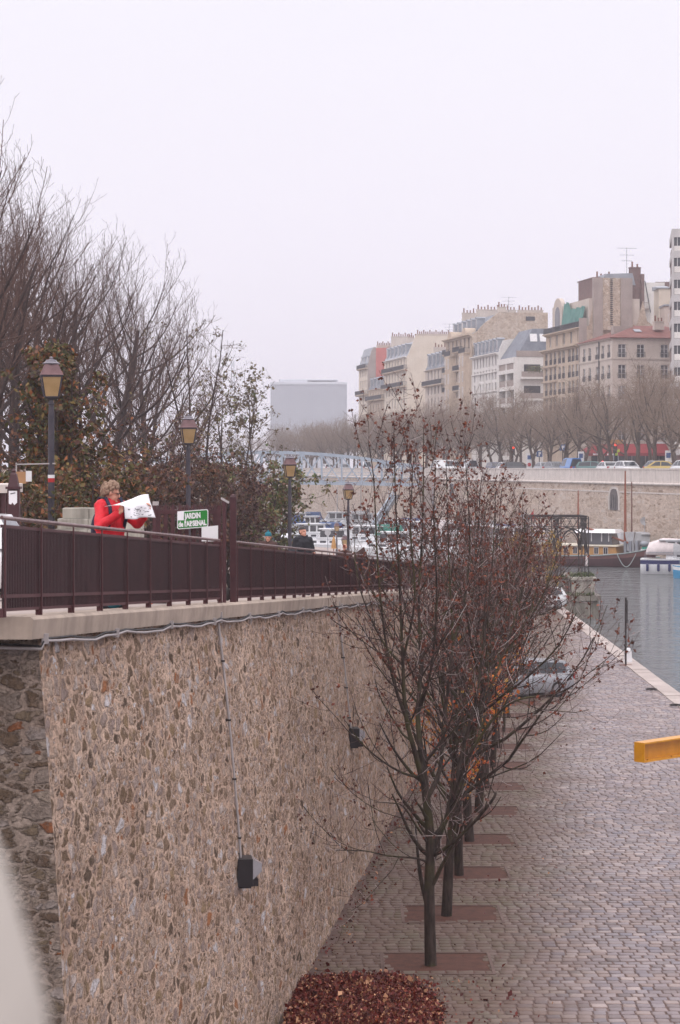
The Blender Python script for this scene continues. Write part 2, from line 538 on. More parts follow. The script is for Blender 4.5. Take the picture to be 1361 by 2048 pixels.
M['cobble'] = m.fin(col, m.ramp(m.math('ADD', wet, m.math('MULTIPLY', m.math('SUBTRACT', 1.0, band.outputs[0]), .25)), [(.4, (.3, .3, .3, 1)), (.7, (.6, .6, .6, 1))]).outputs[0], 0, .5)
M['joint'] = mottled('joint sand', C(84, 66, 60), C(112, 92, 86), 1.2, .8, .3)

m = NT('canal water')
v = m.obj(scale=(.6, 1, 1))
h = m.math('ADD', m.noise(v, 2.0, 4, .65), m.math('MULTIPLY', m.noise(v, .55, 3, .6), 3.0))
m.bump(h, 1.0, .42)
M['water'] = m.fin(C(88, 90, 92), .06, 0, .5)
# ------------------------------------------------------------------ camera, sky, air
cam = bpy.data.cameras.new('camera')
co = bpy.data.objects.new('camera', cam)
COL.objects.link(co)
SC.camera = co
co.location = (0, 0, CZ)
co.rotation_euler = (R(90), 0, 0)
cam.sensor_fit = 'VERTICAL'
cam.sensor_height = 24
cam.lens = 24 * F / 2048
cam.shift_y = -(1024 - HY) / 2048
cam.clip_start, cam.clip_end = .05, 6000
cam.dof.use_dof = True
cam.dof.focus_distance = 85
cam.dof.aperture_fstop = 4.5

SUN_EL, SUN_AZ = R(48), R(200)
w = bpy.data.worlds.new('World')
SC.world = w
w.use_nodes = True
t = w.node_tree
bg = t.nodes['Background']
sky = t.nodes.new('ShaderNodeTexSky')
sky.sky_type = 'NISHITA'
sky.sun_disc = False
sky.sun_elevation = SUN_EL
sky.sun_rotation = SUN_AZ
sky.dust_density = 6
tc = t.nodes.new('ShaderNodeTexCoord')
sp = t.nodes.new('ShaderNodeSeparateXYZ')
t.links.new(tc.outputs['Generated'], sp.inputs[0])
rp = t.nodes.new('ShaderNodeValToRGB')               # cloud deck: brighter overhead, as overcast skies are
el = rp.color_ramp.elements
SKY = ((0.0, (9.7, 9.15, 10.3)), (.10, (10.1, 9.6, 10.7)), (.26, (10.1, 9.8, 10.7)), (.6, (18.5, 17.8, 18.6)), (1.0, (24, 23.2, 23.8)))
while len(el) < len(SKY):
    el.new(.5)
for e, (p_, c_) in zip(el, SKY):
    e.position = p_
    e.color = (*[x / 25 for x in c_], 1)
t.links.new(sp.outputs[2], rp.inputs[0])
ns = t.nodes.new('ShaderNodeTexNoise')
ns.inputs['Scale'].default_value = 2.2
ns.inputs['Detail'].default_value = 4
mp = t.nodes.new('ShaderNodeMapping')
mp.inputs['Scale'].default_value = (1, 1, 2.5)
t.links.new(tc.outputs['Generated'], mp.inputs[0])
t.links.new(mp.outputs[0], ns.inputs['Vector'])
mr = t.nodes.new('ShaderNodeMapRange')
mr.inputs[3].default_value, mr.inputs[4].default_value = 25 * .96, 25 * 1.04
t.links.new(ns.outputs['Fac'], mr.inputs[0])
sc_ = t.nodes.new('ShaderNodeVectorMath')
sc_.operation = 'SCALE'
t.links.new(rp.outputs[0], sc_.inputs[0])
t.links.new(mr.outputs[0], sc_.inputs['Scale'])
mx = t.nodes.new('ShaderNodeMix')
mx.data_type = 'RGBA'
mx.inputs['Factor'].default_value = .94
hs = t.nodes.new('ShaderNodeHueSaturation')          # what sunlight the cloud lets through has lost its blue
hs.inputs['Saturation'].default_value = .15
t.links.new(sky.outputs[0], hs.inputs['Color'])
t.links.new(hs.outputs[0], mx.inputs['A'])
t.links.new(sc_.outputs[0], mx.inputs['B'])
t.links.new(mx.outputs['Result'], bg.inputs[0])
bg.inputs[1].default_value = .1

sl = bpy.data.lights.new('sun', 'SUN')
sl.energy = .5
sl.angle = R(40)
sl.color = (1, .96, .9)
so = bpy.data.objects.new('sun', sl)
COL.objects.link(so)
so.rotation_euler = (R(90) - SUN_EL, 0, R(180) - SUN_AZ)

SC.view_settings.view_transform = 'Standard'
SC.view_settings.look = 'None'
SC.view_settings.exposure = 0
SC.view_settings.gamma = 1
SC.cycles.max_bounces = 5
SC.cycles.diffuse_bounces = 2
SC.cycles.glossy_bounces = 2
SC.cycles.transmission_bounces = 3
SC.cycles.transparent_max_bounces = 6
SC.cycles.volume_bounces = 0
SC.cycles.use_denoising = True
SC.cycles.caustics_reflective = False
SC.cycles.caustics_refractive = False

hz = bpy.data.materials.new('haze air')
hz.use_nodes = True
hz.node_tree.nodes.remove(hz.node_tree.nodes['Principled BSDF'])
pv = hz.node_tree.nodes.new('ShaderNodeVolumePrincipled')
pv.inputs['Color'].default_value = (.97, .94, 1, 1)
pv.inputs['Density'].default_value = .00052
pv.inputs['Anisotropy'].default_value = .1
hz.node_tree.links.new(pv.outputs[0], hz.node_tree.nodes['Material Output'].inputs['Volume'])
hz.cycles.homogeneous_volume = True
tag(MB().box(-700, 700, -60, 1400, -4, 70).build('haze', hz), 'pale winter haze lying over the basin', 'haze', kind='stuff')

# ------------------------------------------------------------------ lines the place is laid out on
Z0 = 1.0                                                   # quay above the water
rail_x = lambda d: -5.567 + .123 * d                       # railing of the ramp
ramp_z = lambda d: max(Z0, 8.675 - .0555 * (d - 19))
bank_x = lambda d: 72.4 - .19 * d                          # far quay wall
fac_x = lambda d: 97.9 - .19 * d                           # far house fronts
UF = Vector((-.19, 1, 0)).normalized()
NF = Vector((1, .19, 0)).normalized()                      # away from the water
STREET = 9.2


def structure(o):
    o['kind'] = 'structure'
    return o


def smooth(a, b, x):
    t_ = min(1, max(0, (x - a) / (b - a)))
    return t_ * t_ * (3 - 2 * t_)


structure(MB().quad((-900, -60, -1.5), (900, -60, -1.5), (900, 1390, -1.5), (-900, 1390, -1.5)).build('ground', M['soil']))
structure(MB().quad((-200, 10, 0), (120, 10, 0), (120, 560, 0), (-200, 560, 0)).build('water', M['water']))

shore = [(150, 14.2), (165, 9.5), (185, 5.0), (205, 2.6), (225, .6), (240, -9), (260, -22), (300, -30), (520, -45)]


def shore_x(d):
    if d <= 150:
        return rail_x(d) + .05
    for (a, xa), (b, xb) in zip(shore, shore[1:]):
        if d <= b:
            return xa + (xb - xa) * (d - a) / (b - a)
    return -45


def land_z(x, d):
    zr = ramp_z(d)
    return zr + (max(zr, 8.1) - zr) * smooth(9 + max(0, d - 120) * .25, 14 + max(0, d - 120) * .3, -x) - .03


g = MB()
ds = [19.9 + i * 1.6 for i in range(24)] + [58 + i * 6 for i in range(78)]
ts = [0, .5, 2, 4, 6, 8, 9, 10, 11, 12, 13, 14, 15, 16, 18, 20, 22, 24, 26, 28, 30, 33, 36, 40, 60, 160]
vs = [(shore_x(d) - t_, d, land_z(shore_x(d) - t_, d)) for d in ds for t_ in ts]
n_ = len(ts)
g.add(vs, [(i * n_ + j, i * n_ + j + 1, (i + 1) * n_ + j + 1, (i + 1) * n_ + j) for i in range(len(ds) - 1) for j in range(n_ - 1)])
g.add([(shore_x(d), d, land_z(shore_x(d), d) if k else -1) for d in ds for k in (0, 1)], [(2 * i, 2 * i + 1, 2 * i + 3, 2 * i + 2) for i in range(len(ds) - 1)])
structure(g.build('terrain', M['gravel_path'], smooth=True))
# planted beds: dark soil sheet on the slope left of the lamps
g = MB()
vs = []
ts2 = [i / 15 for i in range(16)]
dd = [d for d in ds if 33 < d < 150]
bx = lambda d, t_: -7.04 + .12 * (d - 48.8) - 1.0 + (-16 + 7.04 - .12 * (d - 48.8) + 1.0) * t_
vs = [(bx(d, t_), d, land_z(bx(d, t_), d) + .05) for d in dd for t_ in ts2]
g.add(vs, [(i * 16 + j, i * 16 + j + 1, (i + 1) * 16 + j + 1, (i + 1) * 16 + j) for i in range(len(dd) - 1) for j in range(15)])
structure(g.build('planted_bed', M['soil'], smooth=True))

# far street and the land behind it
g = MB()
for d0, d1 in ((100, 300), (300, 524)):
    g.quad((bank_x(d0) + .4, d0, STREET), (700, d0, STREET), (700, d1, STREET), (bank_x(d1) + .4, d1, STREET))
g.quad((-700, 524, STREET), (700, 524, STREET), (700, 1390, STREET), (-700, 1390, STREET))
structure(g.build('street', M['asphalt']))
g = MB()
for d0, d1 in ((100, 300), (300, 500)):
    a0, a1 = fac_x(d0) - 5, fac_x(d1) - 5
    g.add([(a0, d0, STREET), (a1, d1, STREET), (a1, d1, STREET + .13), (a0, d0, STREET + .13), (a0 + 40, d0, STREET + .13), (a1 + 40, d1, STREET + .13)], [(0, 1, 2, 3), (3, 2, 5, 4)])
structure(g.build('pavement', M['gravel_path']))

# ------------------------------------------------------------------ the lower quay
def wall_foot(d):
    return -5.447 + .123 * d + .44


edge_x = lambda d: 12.25 + .0175 * d                       # water's edge
rng = np.random.default_rng(4)
g = MB().quad((wall_foot(20) - .5, 20, Z0 - .014), (edge_x(20) - .7, 20, Z0 - .014), (edge_x(152) - .7, 152, Z0 - .014), (wall_foot(152) - .5, 152, Z0 - .014))
structure(g.build('quay_bedding', M['joint']))

trees_d = [36.6 + 4.05 * k for k in range(11)]
tree_xy = [(1.665 + .123 * (d - 36.6), d) for d in trees_d]


def in_pit(x, y):
    for (tx, ty) in tree_xy:
        if abs(y - ty) < 1.0 and tx - .85 + .06 < x < tx + 1.05:
            return abs(y - ty - .1) < .72
    return False


V, Q = [], []
y = 29.0
row = 0
while y < 151:
    ph = .225 * (1 if y < 95 else 1.35)
    x = wall_foot(y) + .05 + rng.uniform(0, .2)
    x1 = edge_x(y) - .74
    while x < x1:
        pw = rng.uniform(.215, .29) * (1 if y < 95 else 1.35)
        if not in_pit(x + pw / 2, y):
            gx, gy = rng.uniform(.006, .02), rng.uniform(.008, .024)
            x0_, x1_, y0_, y1_ = x + gx, x + pw - gx, y + gy, y + ph - gy
            j = rng.uniform(-.012, .012, (4, 2))
            h = rng.normal(0, .003)
            tx, ty = rng.normal(0, .022, 2)
            b = len(V)
            cx, cy = (x0_ + x1_) / 2, (y0_ + y1_) / 2
            base = [(x0_ + j[0, 0], y0_ + j[0, 1]), (x1_ + j[1, 0], y0_ + j[1, 1]), (x1_ + j[2, 0], y1_ + j[2, 1]), (x0_ + j[3, 0], y1_ + j[3, 1])]
            for (px, py) in base:
                V.append((px, py, Z0 - .035))
            for (px, py) in base:
                V.append((px, py, Z0 - .007 + h))
            for (px, py) in base:
                qx, qy = cx + (px - cx) * .86, cy + (py - cy) * .82
                V.append((qx, qy, Z0 + h + tx * (qx - cx) + ty * (qy - cy)))
            for r_ in (0, 4):
                for k in range(4):
                    k2 = (k + 1) % 4
                    Q.append((b + r_ + k, b + r_ + k2, b + r_ + 4 + k2, b + r_ + 4 + k))
            Q.append((b + 8, b + 9, b + 10, b + 11))
        x += pw
    y += ph
    row += 1
structure(link('cobbled_quay', np_mesh('cobbled_quay', V, Q, M['cobble'])))

g = MB()
y = 40.0
while y < 150:                                              # big dressed stones along the water
    L = rng.uniform(1.1, 1.9)
    x0_, x1_ = edge_x(y) - .72, edge_x(y)
    g.prism([(x0_, y + .012, -1), (x1_, y + .012, -1), (edge_x(y + L), y + L - .012, -1), (edge_x(y + L) - .72, y + L - .012, -1)], (0, 0, 1 + Z0 + .03 + rng.normal(0, .006)))
    y += L
structure(g.build('quay_edge', M['edge_stone']))
for k, (tx, ty) in enumerate(tree_xy):
    g = MB()
    x0_, x1_, y0_, y1_ = tx - .86, tx + 1.08, ty - .66, ty + .86
    g.quad((x0_, y0_, Z0 - .006), (x1_, y0_, Z0 - .006), (x1_, y1_, Z0 - .006), (x0_, y1_, Z0 - .006))
    g.m = 1
    for a in ((x0_ - .05, x1_ + .05, y0_ - .06, y0_), (x0_ - .05, x1_ + .05, y1_, y1_ + .06), (x0_ - .06, x0_, y0_, y1_), (x1_, x1_ + .06, y0_, y1_)):
        g.box(*a, Z0 - .04, Z0 + .012)
    structure(g.build('tree_pit', [M['pit_soil'], M['joint']]))

# ------------------------------------------------------------------ the rubble wall under the ramp
wall = thing('rubble_wall', 'tall rubble stone retaining wall carrying the ramp with maroon railing', 'wall', (0, 0, 0))
top_z = lambda d: ramp_z(d) - .22
prof = lambda t_: .44 * (1 - (1 - t_) ** 1.8)


def wall_pt(d, z):
    zt = max(top_z(d), Z0 + .01)
    t_ = (zt - z) / max(.4, zt - Z0)
    k = min(1, (zt - Z0) / 3)
    return (-5.447 + .123 * d + prof(min(1, max(0, t_))) * k, d, z)


from mathutils import noise as mnoise
g = MB()
NR = 18
dl = [19.86 + .1 * i for i in range(200)] + [39.86 + .25 * i for i in range(120)] + [69.86 + 1.0 * i for i in range(80)]
NRF = 84
vs = []
for i, d in enumerate(dl):
    zt = max(top_z(d), Z0 + .02)
    for r_ in range(NRF + 1):
        z = zt + (Z0 - .3 - zt) * r_ / NRF
        p = list(wall_pt(d, z))
        if i == 0:
            p[1] -= prof(min(1, (zt - z) / (zt - Z0)))      # the corner leans both ways
        elif d < 70:
            # stones stand proud of the pointing by a few centimetres
            q = Vector((d * 3.2, z * 5.0, 0))
            e_ = mnoise.voronoi(q + mnoise.noise_vector(q * .7) * .5)[0]
            p[0] += .05 * (min(e_[1] - e_[0], .5) - .25) + .022 * mnoise.noise(Vector((d * 5, z * 6, 3))) + .03 * mnoise.noise(Vector((d * .7, z * .8, 7)))
        vs.append(tuple(p))
g.add(vs, [(i * (NRF + 1) + r_, i * (NRF + 1) + r_ + 1, (i + 1) * (NRF + 1) + r_ + 1, (i + 1) * (NRF + 1) + r_) for i in range(len(dl) - 1) for r_ in range(NRF)])
g.build('side_face', M['rubble'], wall, smooth=True)
g = MB()
vs = []
for i in range(8):
    for r_ in range(NR + 1):
        zt = top_z(19.86)
        z = zt + (Z0 - .3 - zt) * r_ / NR
        o_ = prof(min(1, (zt - z) / (zt - Z0)))
        vs.append((-3.004 + o_ - i * 1.2 * (1 if i else 0), 19.86 - o_, z))
g.add(vs, [(i * (NR + 1) + r_, (i + 1) * (NR + 1) + r_, (i + 1) * (NR + 1) + r_ + 1, i * (NR + 1) + r_ + 1) for i in range(7) for r_ in range(NR)])
g.build('end_face', M['rubble_end'], wall, smooth=True)
# dressed stones standing proud at the corner
rr = random.Random(8)
for nm, lo, hi in (('coping', 19.36, 150),):
    g = MB()
    d = lo
    while d < hi:
        L = 2.45 if d > lo + .1 else 3.1
        d2 = min(hi, d + L)
        xr = rail_x
        g.loft([[(xr(a) - .3, a, ramp_z(a) - .22), (xr(a) + .2, a, ramp_z(a) - .22), (xr(a) + .22, a, ramp_z(a) - .03), (xr(a) + .19, a, ramp_z(a)), (xr(a) - .3, a, ramp_z(a))] for a in (d, d2 - .006)])
        d = d2
    z_ = ramp_z(19.36)
    for i in range(4):
        a, b = rail_x(19.36) + .2 - i * 2 - (.0 if i else .012), rail_x(19.36) + .2 - (i + 1) * 2 + .006
        if i == 0:
            a = rail_x(19.36) - .31
        g.box(b, a, 19.36, 19.9, z_ - .223, z_ - .003)
    g.build('coping', M['coping'], wall)

# pipe slung under the coping, its shadow line added as a dark tube
g = MB()
pts = [Vector((-5.447 + .123 * d + .09, d, top_z(d) - .05 - .02 * math.sin(d * 2.1) - .012 * math.sin(d * 5.3))) for d in [19.8 + .5 * i for i in range(160)]]
pts = [Vector((-9, 19.72, top_z(19.86) - .1)), Vector((-3.35, 19.72, top_z(19.86) - .085)), Vector((-2.95, 19.76, top_z(19.86) - .1))] + pts
g.tube(pts, .015, 6)
pts2 = [p + Vector((.0, -.0, .028 + .008 * math.sin(i * 1.7))) for i, p in enumerate(pts)]
g.m = 1
g.tube(pts2, .013, 6)
g.m = 0
for i in range(3, len(pts), 6):
    g.box(pts[i].x - .03, pts[i].x + .035, pts[i].y - .02, pts[i].y + .02, pts[i].z - .03, pts[i].z + .07)
tag(g.build('wall_cable', [M['conduit'], M['cable']]), 'grey pipe with dark shadow line slung along under the wall coping', 'cable')


def floodlight(d, zb, lab1, lab2):
    a = Vector(wall_pt(d, top_z(d) - .04))
    b = Vector(wall_pt(d + .1, zb + .2))
    g = MB()
    pts = [Vector(wall_pt(d + .1 * i / 12, a.z + (b.z - a.z) * i / 12)) + Vector((.035, 0, 0)) for i in range(13)]
    g.tube(pts, .02, 6)
    g.m = 1
    for i in (2, 5, 8, 11):
        g.box(pts[i].x - .06, pts[i].x + .03, pts[i].y - .03, pts[i].y + .03, pts[i].z - .012, pts[i].z + .012)
    g.m = 0
    g.box(pts[0].x - .05, pts[0].x + .06, pts[0].y - .05, pts[0].y + .05, pts[0].z - .02, pts[0].z + .14)
    tag(g.build('conduit_pipe', [M['conduit'], M['dark']]), lab2, 'conduit pipe')
    f = thing('floodlight', lab1, 'floodlight', Vector(wall_pt(d + .1, zb)) + Vector((-.03, 0, 0)), R(7))
    g = MB()
    g.loft([[(0, -.17, -.2), (0, .17, -.2), (0, .17, .2), (0, -.17, .2)], [(.22, -.17, -.2), (.22, .17, -.2), (.22, .17, .2), (.22, -.17, .2)]])
    g.box(.02, .2, -.12, .12, -.235, -.2)
    g.box(-.02, .03, -.03, .03, .2, .27)
    g.build('housing', M['black'], f)
    g = MB()
    g.loft([[(.222, -.165, -.1), (.222, .165, -.1), (.222, .165, .195), (.222, -.165, .195)], [(.36, -.07, .0), (.36, .07, .0), (.36, .07, .11), (.36, -.07, .11)]])
    g.build('lens', M['lens'], f)
    g = MB().box(.222, .3, -.16, .16, -.197, -.102)
    g.build('ballast_box', M['black'], f)


floodlight(29.4, PZ(1742, 29.5), 'black box floodlight low on the rubble wall, nearest the camera', 'straight grey conduit running down the wall to the nearest floodlight')
floodlight(43.5, PZ(1475, 43.5), 'black floodlight on the wall half hidden by branches of the first tree', 'grey conduit running down the wall to the floodlight behind branches')

# ------------------------------------------------------------------ far quay wall
fw = thing('quay_wall', 'long pale masonry quay wall across the water under the parked cars', 'wall', (0, 0, 0))
D0, D1 = 110.0, 526.0


def bank(d, off=0.0, z=0.0):
    p = Vector((bank_x(d), d, z)) + NF * off
    return p


g = MB()
g.quad(bank(D0, 0, -1), bank(D1, 0, -1), bank(D1, 0, 8.25), bank(D0, 0, 8.25))
fa = link('face', g.mesh('face', M['far_rubble']), fw)
g = MB()
g.loft([[bank(d, -.16, 8.25), bank(d, -.22, 8.33), bank(d, -.22, 8.42), bank(d, 0, 8.52), bank(d, 0, 9.86), bank(d, -.07, 9.88), bank(d, -.07, 10.02), bank(d, .42, 10.02), bank(d, .42, 8.25)] for d in (D0, 200, 300, D1)])
g.build('parapet', M['parapet_far'], fw)
g = MB()
g.loft([[bank(d, -.05, 7.35), bank(d, -.05, 7.5), bank(d, .05, 7.5), bank(d, .05, 7.35)] for d in (D0, D1)])
g.build('string_course', M['parapet_far'], fw)
for px in (1229, 905):
    d = 72.4 / ((px - CX) / F + .19)
    m_ = Matrix.Translation(bank(d, 0, 0)) @ Matrix(((UF.x, NF.x, 0, 0), (UF.y, NF.y, 0, 0), (0, 0, 1, 0), (0, 0, 0, 1)))
    def arch(r_, z0, z1, top, y_):
        out = [(-r_, y_, z0), (r_, y_, z0), (r_, y_, z1)]
        for i in range(1, 6):
            out.append((r_ * math.cos(i / 6 * 1.25), y_, z1 + (top - z1) * math.sin(i / 6 * math.pi / 2)))
        out.append((0, y_, top))
        for i in range(5, 0, -1):
            out.append((-r_ * math.cos(i / 6 * 1.25), y_, z1 + (top - z1) * math.sin(i / 6 * math.pi / 2)))
        out.append((-r_, y_, z1))
        return out
    W = 2.6
    g = MB(m_)
    g.prism(arch(.74 * W, 5.4, 6.6, 8.0, -.06), (0, .05, 0))
    o_ = g.build('arch_surround', M['parapet_far'], fw)
    g = MB(m_)
    g.prism(arch(.55 * W, 5.4, 6.5, 7.75, -.075), (0, .02, 0))
    g.m = 1
    for k in (-1, 0, 1):
        g.box(k * .28 * W - .05, k * .28 * W + .05, -.1, -.076, 5.4, 7.1)
    g.build('arch_opening', [M['pane_dark'], M['iron_far']], fw)
# end wall closing the basin
tag(MB().box(-160, bank_x(524), 524, 525, -1, 10.2).build('end_wall', M['far_rubble']), 'pale wall closing the far end of the basin behind the footbridge', 'wall')

# pale out-of-focus stone right beside the camera
pr = thing('parapet', 'pale blurred stone parapet end close to the camera at bottom left', 'parapet', (0, 0, 0))
poly = [(-150, 1560), (-20, 1655), (14, 1725), (45, 1830), (75, 1930), (98, 2020), (110, 2140), (-150, 2140)]
g = MB()
pts = [P(x, y, .86) for x, y in poly]
g.loft([[p + Vector((0, -.4, 0)) for p in pts], [p + Vector((0, -.012, 0)) for p in pts], [pts[0].lerp(p, .985) for p in pts]])
g.build('stone_block', M['near_stone'], pr, smooth=True)
# ------------------------------------------------------------------ railing along the ramp
RH = .95


def railing(dposts, label, back=False):
    rl = thing('railing', label, 'railing', (0, 0, 0))
    post = None
    ax = lambda d, z: Vector((rail_x(d), d, ramp_z(d) + z))
    d0, d1 = dposts[0], dposts[-1]
    g = MB()
    n = max(2, int((d1 - d0) / 4))
    g.tube([ax(d0 + (d1 - d0) * i / n, RH) for i in range(n + 1)], .02, 8)
    g.build('handrail', M['handrail'], rl, smooth=True)
    g = MB()
    g.bar(ax(d0, .2), ax(d1, .2), .03, .035)
    g.bar(ax(d0, .07), ax(d1, .07), .04, .03)
    g.bar(ax(d0, .87), ax(d1, .87), .03, .03)
    g.build('rail_bars', M['rail_light'], rl)
    pm = MB()
    pm.loft([[(.03, -.012, 0), (.044, -.012, 0), (.044, .012, 0), (.03, .012, 0)], [(.028, -.011, RH - .02), (.042, -.011, RH - .02), (.042, .011, RH - .02), (.028, .011, RH - .02)]])
    pm.box(-.02, .026, -.028, .028, 0, .08)
    pmesh = pm.mesh('post', M['rail_light'])
    for d in dposts:
        link('post', pmesh, rl, ax(d, 0), -math.atan(.123))
    for a, b in zip(dposts, dposts[1:]):
        g = MB()
        g.bar(ax(a + .02, .535), ax(b - .02, .535), .012, .64)
        nb = max(6, int((b - a) / .055))
        for k in range(nb):
            d = a + (b - a) * (k + .5) / nb
            p = ax(d, .075)
            g.box(p.x - .004, p.x + .0085, d - .017, d + .017, p.z, p.z + .77)
        g.build('panel', M['rail'], rl)
    return rl


near_posts = [19.05 + 1.27 * i for i in range(9)] + [30.35]
far_posts = [31.75 + 1.27 * i for i in range(62)]
r1 = railing(near_posts, 'maroon ramp railing between the wall corner and the tall gate posts')
r2 = railing(far_posts, 'maroon ramp railing running downhill beyond the tall gate posts')
g = MB()
z_ = ramp_z(19)
g.box(-9, rail_x(19) - .03, 18.99, 19.01, z_ + .2, z_ + .87)
g.box(-9, rail_x(19) - .03, 18.97, 19.03, z_ + RH - .03, z_ + RH + .03)
g.build('return_panel', M['rail'], r1)
d = 70.0
tag(g, None) if False else None
g = MB()
p = P(707, 1110, 66)
g.prism([p + Vector((-.06, 0, -.45)), p + Vector((.44, 0, -.5)), p + Vector((.44, 0, .02)), p + Vector((.36, 0, .27)), p + Vector((.05, 0, .05))], (0, .06, 0))
tag(g.build('pointed_board', M['brown_cloth']), 'dark brown pointed board showing above the railing near bald man', 'board')

# tall gate posts and the open gate leaf
for d, w_, h_, lb in ((30.62, .058, 1.58, 'slim tall maroon gate post beside the white board'), (31.38, .1, 1.66, 'thicker tall maroon gate post standing right of the open gate')):
    p = Vector((rail_x(d) + .03, d, ramp_z(d)))
    o = thing('gate_post', lb, 'gate post', p, 0)
    MB().cbox(-w_ / 2, w_ / 2, -w_ / 2, w_ / 2, 0, h_, .01).build('shaft', M['gate'], o)
    g = MB()
    if w_ < .08:
        g.bar((-.05, 0, h_ + .02), (.07, 0, h_ - .05), .07, .03)
        g.build('cap', M['conduit'], o)
    else:
        g.lathe([(.06, h_), (.05, h_ + .02), (.01, h_ + .035)], 4, sq=True)
        g.build('cap', M['gate'], o)
        MB().ball((-.09, 0, .12), (.06, .05, .1)).build('latch_box', M['dark'], o, smooth=True)
GD = 30.9
gz = ramp_z(GD)
gl = thing('gate', 'open maroon spiked gate leaf carrying the green garden sign', 'gate', (PX(306, GD), GD, gz))
GW = PX(441, GD) - PX(306, GD)
g = MB()
for x in (0.03, GW - .02):
    g.box(x - .03, x + .03, -.03, .03, .03, 1.5)
for z in (.08, 1.4):
    g.box(0, GW, -.022, .022, z - .03, z + .03)
g.build('frame', M['gate'], gl)
g = MB()
nb = 9
for i in range(nb):
    x = .09 + (GW - .17) * i / (nb - 1)
    g.box(x - .03, x + .03, -.012, .012, .09, 1.42)
    g.loft([[(x - .03, -.01, 1.42), (x + .03, -.01, 1.42), (x + .03, .01, 1.42), (x - .03, .01, 1.42)], [(x - .004, -.004, 1.53), (x + .004, -.004, 1.53), (x + .004, .004, 1.53), (x - .004, .004, 1.53)]])
g.build('bars', M['gate'], gl)
g = MB()
for i in range(nb - 1):
    x = .09 + (GW - .17) * (i + .5) / (nb - 1)
    g.bar((x - .03, 0, 1.5), (x, 0, 1.44), .02, .014)
    g.bar((x + .03, 0, 1.5), (x, 0, 1.44), .02, .014)
g.build('spikes', M['rail_light'], gl)
g = MB()
g.box(.0, .09, -.03, .03, 1.5, 1.56)
g.build('end_cap', M['conduit'], gl)

SD = 30.72
sg = thing('garden_sign', 'green sign with white letters on the maroon gate', 'sign', P(386, 1038.5, SD), R(2))
SW, SH = 62 * SD / F, 36 * SD / F


def rrect(w_, h_, r_, y_, n=4):
    out = []
    for cx, cz, a0 in ((w_ / 2 - r_, h_ / 2 - r_, 0), (-w_ / 2 + r_, h_ / 2 - r_, 90), (-w_ / 2 + r_, -h_ / 2 + r_, 180), (w_ / 2 - r_, -h_ / 2 + r_, 270)):
        for k in range(n + 1):
            a = R(a0 + 90 * k / n)
            out.append(Vector((cx + r_ * math.cos(a), y_, cz + r_ * math.sin(a))))
    return out


shear = lambda pts: [Vector((p.x, p.y, p.z + p.x * .075)) for p in pts]
MB().prism(shear(rrect(SW, SH, .03, 0)), (0, .012, 0)).build('border', M['white'], sg)
MB().prism(shear(rrect(SW - .026, SH - .026, .022, -.003)), (0, .002, 0)).build('plate', M['sign_green'], sg)


def text(name, s, size, loc, mat_, parent, width, bold=.006, rz=0.0, tilt=0.0):
    cu = bpy.data.curves.new(name, 'FONT')
    cu.body = s
    cu.size = size
    cu.offset = bold
    cu.extrude = .002
    cu.align_x = 'CENTER'
    cu.align_y = 'CENTER'
    tmp = bpy.data.objects.new('tmp', cu)
    COL.objects.link(tmp)
    dg = bpy.context.evaluated_depsgraph_get()
    me = bpy.data.meshes.new_from_object(tmp.evaluated_get(dg))
    bpy.data.objects.remove(tmp)
    me.name = name
    me.materials.clear()
    me.materials.append(mat_)
    xs_ = [v.co.x for v in me.vertices]
    k = width / (max(xs_) - min(xs_))
    o = link(name, me, parent, loc)
    o.rotation_euler = (R(90), tilt, rz)
    o.scale = (k, 1, 1)
    return o


text('lettering', 'JARDIN', .112, (.0, -.007, .05), M['white'], sg, .25, .006, tilt=-R(4.2))
text('lettering', "de l'ARSENAL", .108, (-.006, -.007, -.068), M['white'], sg, .43, .006, tilt=-R(4.2))
MB().prism(shear([Vector((-SW / 2 + .004, -.006, .0)), Vector((-SW / 2 + .1, -.008, -.005)), Vector((-SW / 2 + .105, -.008, .132)), Vector((-SW / 2 + .004, -.006, .14))]), (0, .002, 0)).build('stuck_paper', M['paper'], sg)
b = thing('white_board', 'blank white board leaning below the green sign at the gate', 'board', P(420, 1080, 30.5))
g = MB()
g.loft([[(-.125, 0, -.02), (.125, .01, -.02), (.125, .03, -.02), (-.125, .02, -.02)], [(-.125, 0, .195), (.125, .01, .222), (.125, .03, .222), (-.125, .02, .195)]])
g.build('panel', M['white'], b)
MB().bar((0, .03, -.05), (.0, .03, -.5), .03).build('stake', M['gate'], b)


